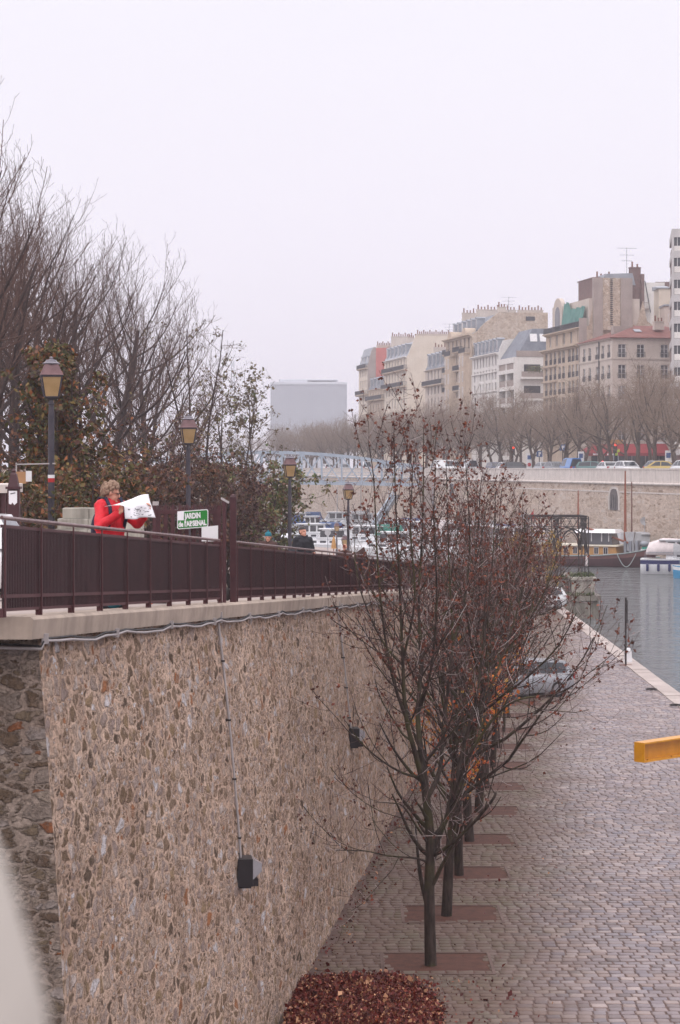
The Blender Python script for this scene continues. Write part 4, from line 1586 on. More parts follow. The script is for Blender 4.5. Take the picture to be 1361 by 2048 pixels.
def branch_out(rng, parents, lv):
    out = []
    for pts, rad in parents:
        plen = np.linalg.norm(np.diff(pts, axis=0), axis=1).sum()
        n = lv['n'] if isinstance(lv['n'], int) else max(1, int(round(lv['n'] * plen * rng.uniform(.8, 1.2))))
        a0 = rng.uniform(0, 6.28)
        for k in range(n):
            t_ = lv['t'][0] + (lv['t'][1] - lv['t'][0]) * (k + rng.uniform(.1, .9)) / n
            p, r, d = at(pts, rad, t_)
            az = a0 + k * 2.4 + rng.uniform(-.5, .5)
            ax = np.cross(d, (0.31, .2, .93) if abs(d[2]) < .9 else (1, 0, 0))
            ax = norm(ax)
            b = np.cross(d, ax)
            side = ax * math.cos(az) + b * math.sin(az)
            an = math.radians(rng.uniform(*lv['a']))
            nd = d * math.cos(an) + side * math.sin(an)
            L = rng.uniform(*lv['L']) * (1 - lv.get('fall', 0) * t_)
            if 'rel' in lv:
                L = plen * L
            r0 = min(r * lv.get('k', .6), lv.get('rmax', 9))
            out.append(grow(rng, p, nd, L, r0, max(lv.get('rmin', .003), r0 * .3), lv['s'], lv['w'], lv['up']))
    return out


def tube_arrays(polys, n, v0=0):
    Vs, Qs = [], []
    by = {}
    for p, r in polys:
        by.setdefault(len(p), []).append((p, r))
    for S, lst in by.items():
        Pp = np.stack([a for a, _ in lst])
        Rr = np.stack([b for _, b in lst])
        T = np.gradient(Pp, axis=1)
        T /= np.linalg.norm(T, axis=2, keepdims=True) + 1e-9
        D = Pp[:, -1] - Pp[:, 0]
        D /= np.linalg.norm(D, axis=1, keepdims=True) + 1e-9
        ref = np.where(np.abs(D[:, 2:3]) < .8, np.array([[0, 0, 1.0]]), np.array([[1.0, 0, 0]]))[:, None, :]
        A = np.cross(T, ref)
        A /= np.linalg.norm(A, axis=2, keepdims=True) + 1e-9
        B = np.cross(A, T)
        an = np.arange(n) * 2 * np.pi / n
        ring = Pp[:, :, None, :] + (A[:, :, None, :] * np.cos(an)[None, None, :, None] + B[:, :, None, :] * np.sin(an)[None, None, :, None]) * Rr[:, :, None, None]
        N = len(lst)
        idx = np.arange(N * S * n).reshape(N, S, n) + v0
        q = np.stack([idx[:, :-1], np.roll(idx[:, :-1], -1, 2), np.roll(idx[:, 1:], -1, 2), idx[:, 1:]], -1).reshape(-1, 4)
        Vs.append(ring.reshape(-1, 3))
        Qs.append(q)
        v0 += N * S * n
    return np.concatenate(Vs), np.concatenate(Qs), v0


def tubes_mesh(name, groups, mat_):
    V, Q, v0 = [], [], 0
    for polys, n in groups:
        if polys:
            v, q, v0 = tube_arrays(polys, n, v0)
            V.append(v)
            Q.append(q)
    return np_mesh(name, np.concatenate(V), np.concatenate(Q), mat_, True)


def leaf_mesh(name, pts, size, rng, mat_, droop=.3, narrow=.55):
    """One folded leaf of four corners, randomly turned, at every point."""
    n = len(pts)
    pts = np.asarray(pts)
    a = rng.normal(0, 1, (n, 3))
    a[:, 2] -= droop
    a /= np.linalg.norm(a, axis=1, keepdims=True)
    b = np.cross(a, rng.normal(0, 1, (n, 3)))
    b /= np.linalg.norm(b, axis=1, keepdims=True)
    c = np.cross(a, b)
    s = (size * rng.uniform(.6, 1.3, n))[:, None]
    P0 = pts
    P1 = pts + a * s * .5 + b * s * narrow * .5 + c * s * .12
    P2 = pts + a * s
    P3 = pts + a * s * .5 - b * s * narrow * .5 + c * s * .12
    V = np.stack([P0, P1, P2, P3], 1).reshape(-1, 3)
    return np_mesh(name, V, np.arange(4 * n).reshape(n, 4), mat_)


def twig_points(rng, polys, per, jit=.03, tmin=.2):
    out = []
    for p, r in polys:
        k = rng.poisson(per)
        for _ in range(k):
            q, _, _ = at(p, r, rng.uniform(tmin, 1))
            out.append(q + rng.normal(0, jit, 3))
    return out


# ---- the row of small trees on the quay
def quay_tree(seed, H, spread=1.0, manual=None, detail=1.0):
    rng = np.random.default_rng(seed)
    z0 = np.zeros(3)
    if manual:
        trunk, limbs = manual
    else:
        trunk = [grow(rng, z0, np.array((rng.normal(0, .03), rng.normal(0, .03), 1)), H * .62, .118, .045, 9, .045, .1)]
        limbs = branch_out(rng, trunk, dict(n=14, t=(.4, .98), a=(28, 58), L=(H * .4 * spread, H * .56 * spread), fall=.3, k=.55, s=8, w=.07, up=.5))
    l2 = branch_out(rng, limbs + trunk[:1], dict(n=2.7 * detail, t=(.18, .97), a=(25, 68), L=(1.0, 2.3), fall=.45, k=.5, rmin=.006, s=6, w=.09, up=.4))
    l3 = branch_out(rng, l2, dict(n=5.0 * detail, t=(.12, .98), a=(25, 75), L=(.35, 1.0), fall=.3, k=.55, rmin=.0042, rmax=.011, s=4, w=.13, up=.25))
    l4 = branch_out(rng, l3, dict(n=4.2 * detail, t=(.15, 1), a=(25, 80), L=(.12, .36), k=.6, rmin=.0035, rmax=.006, s=2, w=.12, up=.15))
    return rng, trunk, limbs, l2, l3, l4


def px_poly(pts, r0, r1, origin, d0, sub=4):
    P3 = [np.array(P(x, y, d0 + dd)) - np.array(origin) for x, y, dd in pts]
    out = []
    for i in range(len(P3) - 1):                          # Catmull-Rom through the measured joints
        p0, p1, p2, p3 = P3[max(0, i - 1)], P3[i], P3[i + 1], P3[min(len(P3) - 1, i + 2)]
        for k in range(sub):
            t_ = k / sub
            out.append(.5 * ((2 * p1) + (-p0 + p2) * t_ + (2 * p0 - 5 * p1 + 4 * p2 - p3) * t_ ** 2 + (-p0 + 3 * p1 - 3 * p2 + p3) * t_ ** 3))
    out.append(P3[-1])
    out = np.array(out)
    return out, r0 + (r1 - r0) * np.linspace(0, 1, len(out)) ** .8


o1 = (tree_xy[0][0], tree_xy[0][1], Z0 - .05)
D1_ = tree_xy[0][1]
trunk = [px_poly([(862, 1936, 0), (860, 1850, 0), (859, 1770, 0), (861, 1700, 0), (858, 1640, 0), (850, 1570, .05), (842, 1500, .1)], .118, .07, o1, D1_)]
limbs = [px_poly(a, r0, r1, o1, D1_) for a, r0, r1 in [
    ([(851, 1580, 0), (832, 1510, -.2), (812, 1430, -.4), (806, 1320, -.5), (800, 1180, -.6), (792, 1010, -.7), (788, 850, -.8)], .062, .006),
    ([(842, 1500, .1), (836, 1430, .3), (842, 1330, .5), (838, 1200, .7), (846, 1040, .8), (848, 850, .9)], .06, .006),
    ([(862, 1705, 0), (880, 1670, .1), (905, 1600, .2), (925, 1500, .4), (952, 1400, .5), (968, 1280, .7), (985, 1130, .8), (990, 1010, .9)], .06, .006),
    ([(906, 1600, .2), (935, 1520, -.2), (985, 1440, -.5), (1035, 1400, -.8), (1120, 1385, -1.0), (1180, 1345, -1.2), (1236, 1300, -1.3)], .036, .005),
    ([(866, 1712, 0), (900, 1690, -.3), (948, 1645, -.6), (985, 1600, -.8), (992, 1585, -.8)], .04, .022),
    ([(857, 1725, 0), (830, 1716, -.3), (780, 1712, -.6), (730, 1702, -.8), (672, 1700, -1.0)], .024, .007),
    ([(858, 1690, 0), (832, 1650, -.3), (806, 1612, -.5), (780, 1606, -.7), (748, 1604, -.8)], .026, .006),
    ([(846, 1556, 0), (806, 1546, -.3), (762, 1520, -.6), (722, 1484, -.8), (690, 1440, -1.0)], .03, .006),
    ([(853, 1600, 0), (880, 1540, .4), (890, 1430, .9), (905, 1290, 1.2), (898, 1120, 1.4), (893, 930, 1.5)], .055, .006),
    ([(818, 1450, -.4), (790, 1370, -.7), (770, 1270, -.9), (756, 1130, -1.1), (748, 960, -1.2), (737, 885, -1.2)], .036, .006),
    ([(836, 1430, .3), (862, 1340, .0), (874, 1200, -.3), (868, 1040, -.5), (872, 930, -.6)], .036, .006),
    ([(930, 1480, .4), (970, 1400, .8), (1010, 1300, 1.0), (1040, 1200, 1.2), (1064, 1080, 1.4)], .034, .006),
    ([(806, 1330, -.5), (770, 1290, -.2), (735, 1220, .0), (715, 1150, .2), (708, 1060, .3)], .026, .006),
    ([(905, 1290, 1.2), (930, 1200, 1.5), (940, 1080, 1.7), (934, 960, 1.8), (930, 880, 1.8)], .026, .006),
    ([(806, 1320, -.5), (830, 1200, -.9), (822, 1060, -1.1), (828, 900, -1.2)], .028, .006)]]

protos = []
for k, (seed, H, man, det) in enumerate(((3, 9.9, (trunk, limbs), .86), (11, 9.3, None, .74), (27, 8.9, None, .74))):
    rng, tr, lm, l2, l3, l4 = quay_tree(seed, H, 1.0, man, det)
    tm = tubes_mesh('trunk', [(tr, 10), (lm, 7), (l2, 5)], M['bark'])
    cm = tubes_mesh('crown', [(l3, 3), (l4, 3)], M['twig'])
    # dry leaf and seed clusters, thickest on the upper shoots
    pts = []
    for lst, per in ((l3, 1.25), (l4, .66), (l2, 2.6)):
        for p, r in lst:
            h_ = np.clip((p[-1][2] - 3.0) / 6.0, .05, 1.25)
            for _ in range(rng.poisson(per * (.25 + .95 * h_))):
                q, _, _ = at(p, r, rng.uniform(.15, 1))
                for _ in range(rng.integers(1, 4)):
                    pts.append(q + rng.normal(0, .018, 3))
    lv = leaf_mesh('leaves', pts, .072, rng, M['leaf_red'], .5, .7)
    pts = []
    if k:
        cs = rng.uniform((-1.1, -1.0, 2.2), (1.1, 1.0, 4.6), (15, 3))
        for c in cs:
            pts += list(c + rng.normal(0, .2, (rng.integers(14, 60), 3)))
    ol = leaf_mesh('autumn_leaves', pts, .11, rng, M['leaf_orange'], .5, .7) if k else None
    protos.append((tm, cm, lv, ol))
QT = ['nearest bare tree on the quay, trunk fully seen at its foot', 'second bare tree on the quay, its trunk touching the nearest one', 'third bare tree on the quay, upright behind the first fork',
      'fourth bare tree on the quay with orange leaves low down']
ordn = ['fifth', 'sixth', 'seventh', 'eighth', 'ninth', 'tenth', 'eleventh', 'twelfth', 'thirteenth', 'fourteenth', 'fifteenth']
for k, (x, y) in enumerate(tree_xy):
    rr_ = random.Random(100 + k)
    pi = 0 if k == 0 else 1 + (k % 2)
    lb = QT[k] if k < 4 else ordn[k - 4] + ' bare tree in the quay row along the rubble wall'
    s = 1.0 if k == 0 else rr_.uniform(.9, 1.04) * (1 if k < 7 else .84)
    o = thing('quay_tree', lb, 'tree', (x, y, Z0 - .05), 0 if k == 0 else rr_.uniform(0, 6.28), 'bare trees in a row on the quay', scale=s if k < 5 else (s * (.8 if k < 8 else .6),) * 2 + (s,))
    for nm, me in zip(('trunk', 'crown', 'leaves', 'autumn_leaves'), protos[pi]):
        if me and not (nm == 'autumn_leaves' and k in (1, 6, 9, 12)):
            link(nm, me, o)

# ---- tall bare trees along the boulevard, upswept
bprotos = []
for seed in (5, 6, 7):
    rng = np.random.default_rng(seed)
    tr = [grow(rng, np.zeros(3), np.array((0, 0, 1.0)), 8.5, .26, .08, 10, .03, .1)]
    lm = branch_out(rng, tr, dict(n=24, t=(.2, .99), a=(46, 76), L=(5.6, 7.4), fall=.52, k=.42, s=10, w=.024, up=.62))
    l2 = branch_out(rng, lm, dict(n=1.7, t=(.18, .97), a=(22, 48), L=(1.4, 3.0), fall=.35, k=.42, rmin=.009, rmax=.03, s=6, w=.04, up=.42))
    l3 = branch_out(rng, l2, dict(n=3.5, t=(.1, .98), a=(26, 60), L=(.45, 1.15), fall=.2, k=.5, rmin=.005, rmax=.009, s=3, w=.07, up=.4))
    l4 = branch_out(rng, l3, dict(n=2, t=(.3, 1), a=(25, 60), L=(.15, .35), k=.7, rmin=.005, rmax=.008, s=2, w=.1, up=.3))
    tm = tubes_mesh('trunk', [(tr, 10), (lm, 6)], M['bark_dark'])
    cm = tubes_mesh('crown', [(l2, 4), (l3, 3), (l4, 3)], M['twig_dark'])
    bprotos.append((tm, cm, None, max(p[:, 2].max() for p, _ in l3 + l2)))
BT = [(-60, 110, 60), (36, 215, 70), (112, 335, 81), (212, 424, 94), (282, 462, 106), (352, 570, 124), (-20, 300, 92), (-90, 300, 76), (60, 360, 99), (165, 500, 122)]
BL = ['tallest bare tree at the left edge with dense upswept boughs', 'bare boulevard tree whose top stands just right of the tallest', 'bare boulevard tree third down the slope of tree tops', 'bare boulevard tree with fan of branches above the first lamp',
      'bare boulevard tree topping out high between the two near lamps', 'bare boulevard tree whose long boughs reach out over second lamp',
      'bare tree behind the tallest one at the left edge', 'bare tree cut by the left frame edge', 'bare tree behind the ivy-clad tree, in the second boulevard row', 'bare tree behind the plum shrub, in the second boulevard row']
for k, ((x, y, d), lb) in enumerate(zip(BT, BL)):
    pr_ = bprotos[k % 3]
    X = PX(x, d) - 1.7
    zb = land_z(X, d)
    s = (PZ(y, d) - zb) / pr_[3]
    o = thing('bare_tree', lb, 'tree', (X, d, zb), k * 1.3, 'tall bare trees along the boulevard', scale=s)
    link('trunk', pr_[0], o)
    link('crown', pr_[1], o)


# ---- garden shrubs and small trees left of the lamps
def shrub(name, label, cat, x, ytop, ybase, d, wpx, seed, leaf, size, dens, kind='round', stems=5, zb=None, leaf2=None, tw='twig_dark'):
    rng = np.random.default_rng(seed)
    X = PX(x, d)
    zb = land_z(X, d) if zb is None else zb
    H = PZ(ytop, d) - zb
    Wd = wpx * d / F / 2
    o = thing(name, label, cat, (X, d, zb - .05))
    tr = []
    for k in range(stems):
        a = 6.28 * k / stems + rng.uniform(-.4, .4)
        lean = .12 if kind == 'tall' else .1 if kind == 'loose' else .45
        tr.append(grow(rng, np.array((math.cos(a) * .12 * stems / 5, math.sin(a) * .12 * stems / 5, 0)), np.array((math.cos(a) * lean, math.sin(a) * lean, 1)), H * (.8 if kind != 'loose' else .9), .03 + (.005 if kind == 'loose' else .012) * H, .015, 8, .07, .3))
    l2 = branch_out(rng, tr, dict(n=int(10 + H * 1.2), t=(.2 if kind != 'loose' else .3, .98), a=(35, 80), L=(Wd * .5, Wd * .95), fall=.35, k=.5, rmin=.008, s=6, w=.1, up=.15))
    l3 = branch_out(rng, l2, dict(n=2.2 if kind != 'loose' else 2.6, t=(.2, .98), a=(30, 75), L=(.35, .95), k=.5, rmin=.005, rmax=.012, s=4, w=.14, up=.1))
    l4 = branch_out(rng, l3, dict(n=2.4, t=(.2, 1), a=(30, 75), L=(.15, .4), k=.6, rmin=.004, rmax=.007, s=2, w=.12, up=0))
    link('trunk', tubes_mesh('trunk', [(tr, 7)], M['bark_dark']), o)
    link('crown', tubes_mesh('crown', [(l2, 5), (l3, 3), (l4, 3)], M[tw]), o)
    pts = []
    # leaves gather in clumps: whole twigs are leafy or nearly bare
    for p, r in l3 + l4:
        q = p[-1]
        c = math.sin(q[0] * 2.3 + seed) + math.sin(q[1] * 2.1 + 2 * seed) + math.sin(q[2] * 2.6 + 3 * seed)
        k = rng.poisson(dens * (1 if kind == 'loose' else 1.9) * (1.7 if c > .5 else .9 if c > -.6 else .3))
        for _ in range(k):
            w_, _, _ = at(p, r, rng.uniform(.1, 1))
            pts.append(w_ + rng.normal(0, .06, 3))
    if pts:
        link('leaves', leaf_mesh('leaves', pts, size, rng, M[leaf], .4, .6), o)
    if leaf2:
        n = len(pts) // 4
        sel = [pts[i] for i in rng.integers(0, len(pts), n)]
        sel = [q + rng.normal(0, .05, 3) for q in sel]
        link('autumn_leaves', leaf_mesh('autumn_leaves', sel, size, rng, M[leaf2], .4, .6), o)
    return o


shrub('ivy_tree', 'dark ivy-clad tree rising right behind the first street lamp', 'tree', 150, 625, 1040, 56, 200, 41, 'leaf_ivy', .16, 9.0, 'tall', 6, leaf2='leaf_rust')
shrub('ivy_shrub', 'olive and rust shrub between first lamp and the reader', 'shrub', 165, 880, 1040, 52, 220, 42, 'leaf_ivy', .15, 5, 'round', 6, leaf2='leaf_rust')
shrub('rust_shrub', 'rusty brown shrub at the left edge above the white car', 'shrub', 40, 810, 1010, 60, 230, 43, 'leaf_rust', .13, 3.4, 'round', 6)
shrub('rust_bush', 'low brown bush behind the torn notice pillar', 'shrub', 75, 920, 1040, 49, 180, 44, 'leaf_ivy', .14, 4, 'round', 5, leaf2='leaf_rust')
shrub('plum_shrub', 'tall dusky plum shrub between the first and second lamps', 'shrub', 272, 795, 1000, 73, 230, 45, 'leaf_plum', .14, 4.4, 'round', 7, leaf2='leaf_ivy')
shrub('plum_bush', 'dull plum bush above the head of the reader', 'shrub', 250, 890, 1010, 58, 190, 46, 'leaf_rust', .14, 4.2, 'round', 6, leaf2='leaf_ivy')
shrub('rust_hedge', 'rusty bush behind the gate spikes and second lamp', 'shrub', 350, 880, 1010, 73, 200, 47, 'leaf_rust', .14, 4.4, 'round', 7)
shrub('rust_thicket', 'dark reddish thicket just right of the second lamp', 'shrub', 425, 885, 1060, 76, 200, 48, 'leaf_plum', .14, 5.0, 'round', 7, leaf2='leaf_rust')
shrub('leafy_tree', 'dull green leafy tree left of the third lamp', 'tree', 505, 890, 1080, 92, 210, 49, 'leaf_green', .17, 5.0, 'round', 5, leaf2='leaf_rust')
shrub('leafy_bush', 'low green bush under the leafy tree beside the gate post', 'shrub', 470, 985, 1080, 80, 170, 50, 'leaf_green', .15, 4.5, 'round', 6, leaf2='leaf_rust')
shrub('thin_tree', 'thin bare tree with few brown leaves behind second lamp', 'tree', 385, 592, 1000, 78, 230, 57, 'leaf_brown', .13, 1.3, 'loose', 3, tw='twig_dark')
shrub('sparse_tree', 'sparse spreading tree with brown leaves left of the bridge', 'tree', 480, 725, 1000, 98, 270, 52, 'leaf_brown', .17, 2.4, 'loose', 4, leaf2='leaf_green')
shrub('yellow_tree', 'yellow-leaved small tree beside the iron pergola', 'tree', 1058, 1045, 1200, 128, 120, 53, 'leaf_yellow', .16, 6, 'round', 5, zb=Z0, leaf2='leaf_green')
shrub('red_shrub', 'crimson shrub at the foot of the yellow tree', 'shrub', 1085, 1160, 1210, 124, 70, 54, 'leaf_red', .13, 5, 'round', 5, zb=Z0)

# ---- fallen leaves heaped by the wall foot
rng = np.random.default_rng(77)


def heap_h(x, y):
    """Drift of leaves: thick by the wall, ending before the first trunk."""
    u = (x - .25 - .12 * math.sin(y * 2.3)) / 1.4
    v = (y - 31.9 - .25 * math.sin(x * 3.1)) / 4.0
    r2 = u ** 4 + v ** 4
    return max(0.0, .17 * (1 - r2) ** .8) * (.75 + .25 * math.sin(x * 2.9 + y * 1.7)) if r2 < 1 else 0


V, Q = [], []
NX, NY = 26, 34
for j in range(NY):
    for i in range(NX):
        x, y = -.9 + 3.9 * i / (NX - 1), 29.4 + 6.4 * j / (NY - 1)
        V.append((x, y, Z0 - (.02 if heap_h(x, y) > 0 else .09) + heap_h(x, y) + .03 * math.sin(x * 7) * math.sin(y * 5) * (heap_h(x, y) > 0)))
for j in range(NY - 1):
    for i in range(NX - 1):
        Q.append((j * NX + i, j * NX + i + 1, (j + 1) * NX + i + 1, (j + 1) * NX + i))
pts = []
while len(pts) < 24000:
    x, y = rng.uniform(-.9, 3.0), rng.uniform(29.4, 35.7)
    h_ = heap_h(x, y)
    u_, v_ = (x - .25) / 1.4, (y - 31.9) / 4.0
    if h_ > .0 or rng.random() < .02 + .5 * max(0, 1.9 - u_ ** 4 - v_ ** 4) ** 2.5:
        pts.append((x, y, Z0 + h_ + abs(rng.normal(.01, .03))))
while len(pts) < 25200:                                       # strays along the wall foot and in the pits
    y = rng.uniform(33, 75)
    x = wall_foot(y) + abs(rng.normal(.05, .25)) if rng.random() < .8 else rng.uniform(wall_foot(y), wall_foot(y) + 4.6)
    pts.append((x, y, Z0 + .02 + abs(rng.normal(0, .01))))
me = leaf_mesh('leaf_litter', pts, rng.choice((.04, .055, .075, .1), len(pts), p=(.4, .35, .2, .05)), rng, M['litter'], 0, .75)
tag(link('leaf_litter', me), 'heap of dark red fallen leaves by the wall foot at bottom', 'leaf litter', kind='stuff')
tag(link('leaf_mound', np_mesh('leaf_mound', V, Q, M['leaf_red'], True)), 'mound of rotting leaves under the fresh leaf litter', 'leaf mound', kind='stuff')
for k, (x, y, lb) in enumerate(((786, 1985, 'single pale orange leaf lying right of the leaf heap'),)):
    pass

# ---- bare trees along the far quay and beyond the bridge
fprotos = []
for seed in (61, 62, 63, 64):
    rng = np.random.default_rng(seed)
    H = 11.0
    tr = [grow(rng, np.zeros(3), np.array((rng.normal(0, .05), rng.normal(0, .05), 1)), H * .55, .24, .1, 8, .05, .1)]
    lm = branch_out(rng, tr, dict(n=11, t=(.36, .99), a=(28, 62), L=(3.8, 6.0), fall=.3, k=.6, s=8, w=.09, up=.3))
    l2 = branch_out(rng, lm, dict(n=1.5, t=(.2, .97), a=(25, 60), L=(1.3, 2.8), fall=.3, k=.55, rmin=.02, s=5, w=.11, up=.15))
    l3 = branch_out(rng, l2, dict(n=3.1, t=(.15, .98), a=(25, 70), L=(.6, 1.5), k=.55, rmin=.01, rmax=.018, s=3, w=.14, up=.05))
    l4 = branch_out(rng, l3, dict(n=4.0, t=(.2, 1), a=(25, 75), L=(.3, .8), k=.7, rmin=.008, rmax=.01, s=2, w=.12, up=0))
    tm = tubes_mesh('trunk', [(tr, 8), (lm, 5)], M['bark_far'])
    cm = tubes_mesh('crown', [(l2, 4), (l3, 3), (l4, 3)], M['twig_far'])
    fprotos.append((tm, cm))
houses_behind = [(1230, 'the red-roofed corner house'), (1158, 'the corner house front'), (1087, 'the tan stone house'), (997, 'the house with deep balconies'), (945, 'the pale grey house'), (892, 'the bay-windowed stone house'),
                 (851, 'the low mansard house'), (769, 'the cream blank-walled house'), (718, 'the red-walled house'), (0, 'the far office block')]
cnt = {}
rr_ = random.Random(12)
spots = []
for off, step, st0, row in ((5.0, 6.4, 208, 'front'), (14.5, 8.6, 222, 'back')):
    d = st0
    while d < 500:
        p = bank(d, off, STREET)
        spots.append((p + Vector((rr_.uniform(-.6, .6), rr_.uniform(-1, 1), 0)), row))
        d += step * rr_.uniform(.85, 1.2) * (1 if d < 400 else 1.35)
for k in range(12):
    spots.append((Vector((-75 + 7.5 * k, 532 + rr_.uniform(-4, 8), STREET)), 'end'))
num = ['first', 'second', 'third', 'fourth', 'fifth', 'sixth', 'seventh', 'eighth', 'ninth', 'tenth', 'eleventh', 'twelfth', 'thirteenth', 'fourteenth', 'fifteenth', 'sixteenth', 'seventeenth', 'eighteenth', 'nineteenth', 'twentieth']
for k, (p, row) in enumerate(sorted(spots, key=lambda s_: (s_[1], -s_[0].x / s_[0].y))):
    px = CX + p.x / p.y * F
    if px > 1420:
        continue
    hb = next(n for x_, n in houses_behind if px > x_)
    c = cnt[(hb, row)] = cnt.get((hb, row), 0) + 1
    lb = f'{num[c - 1]} bare tree from the right in {row} street row before {hb}'
    if row == 'end':
        lb = f'{num[c - 1]} hazy bare tree from the right at the basin\'s far end'
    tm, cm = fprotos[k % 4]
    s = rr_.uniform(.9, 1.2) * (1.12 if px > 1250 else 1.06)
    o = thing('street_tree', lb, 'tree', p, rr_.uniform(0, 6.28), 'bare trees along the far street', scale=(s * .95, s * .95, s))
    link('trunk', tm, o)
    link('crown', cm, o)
# ------------------------------------------------------------------ houses along the far street
RZ_F = math.atan2(UF.y, UF.x)                                # local x runs along the front, away from the camera; y faces the water
WIN = {}


def window_mesh(w_, h_, style):
    key = (round(w_, 2), round(h_, 2), style)
    if key in WIN:
        return WIN[key]
    g = MB()
    f = .07
    g.box(0, f, -.04, .02, 0, h_)
    g.box(w_ - f, w_, -.04, .02, 0, h_)
    g.box(f, w_ - f, -.04, .02, 0, f)
    g.box(f, w_ - f, -.04, .02, h_ - f, h_)
    g.box(w_ / 2 - .05, w_ / 2 + .05, -.035, .025, f, h_ - f)
    if style != 'plain':
        for k in (1, 2):
            z = h_ * k / 3 + .05
            g.box(f, w_ / 2 - .05, -.03, .0, z - .025, z + .025)
            g.box(w_ / 2 + .05, w_ - f, -.03, .0, z - .025, z + .025)
    g.m = 1
    g.box(f, w_ - f, -.06, -.042, f, h_ - f)
    if style == 'guard':
        g.m = 2
        g.box(-.12, w_ + .12, .2, .24, .85, .9)
        g.box(-.12, w_ + .12, .2, .24, .08, .12)
        n = 9
        for i in range(n):
            x = -.12 + (w_ + .2) * i / (n - 1)
            g.box(x, x + .035, .205, .235, .12, .85)
        g.box(-.12, -.08, 0, .2, .85, .9)
        g.box(w_ + .08, w_ + .12, 0, .2, .85, .9)
    if style == 'shut':
        g.m = 0
        g.box(-.42, -.02, .2, .23, 0, h_)
        g.box(w_ + .02, w_ + .42, .2, .23, 0, h_)
    WIN[key] = g.mesh('window', [M['frame'], M['pane'], M['iron_far']])
    return WIN[key]


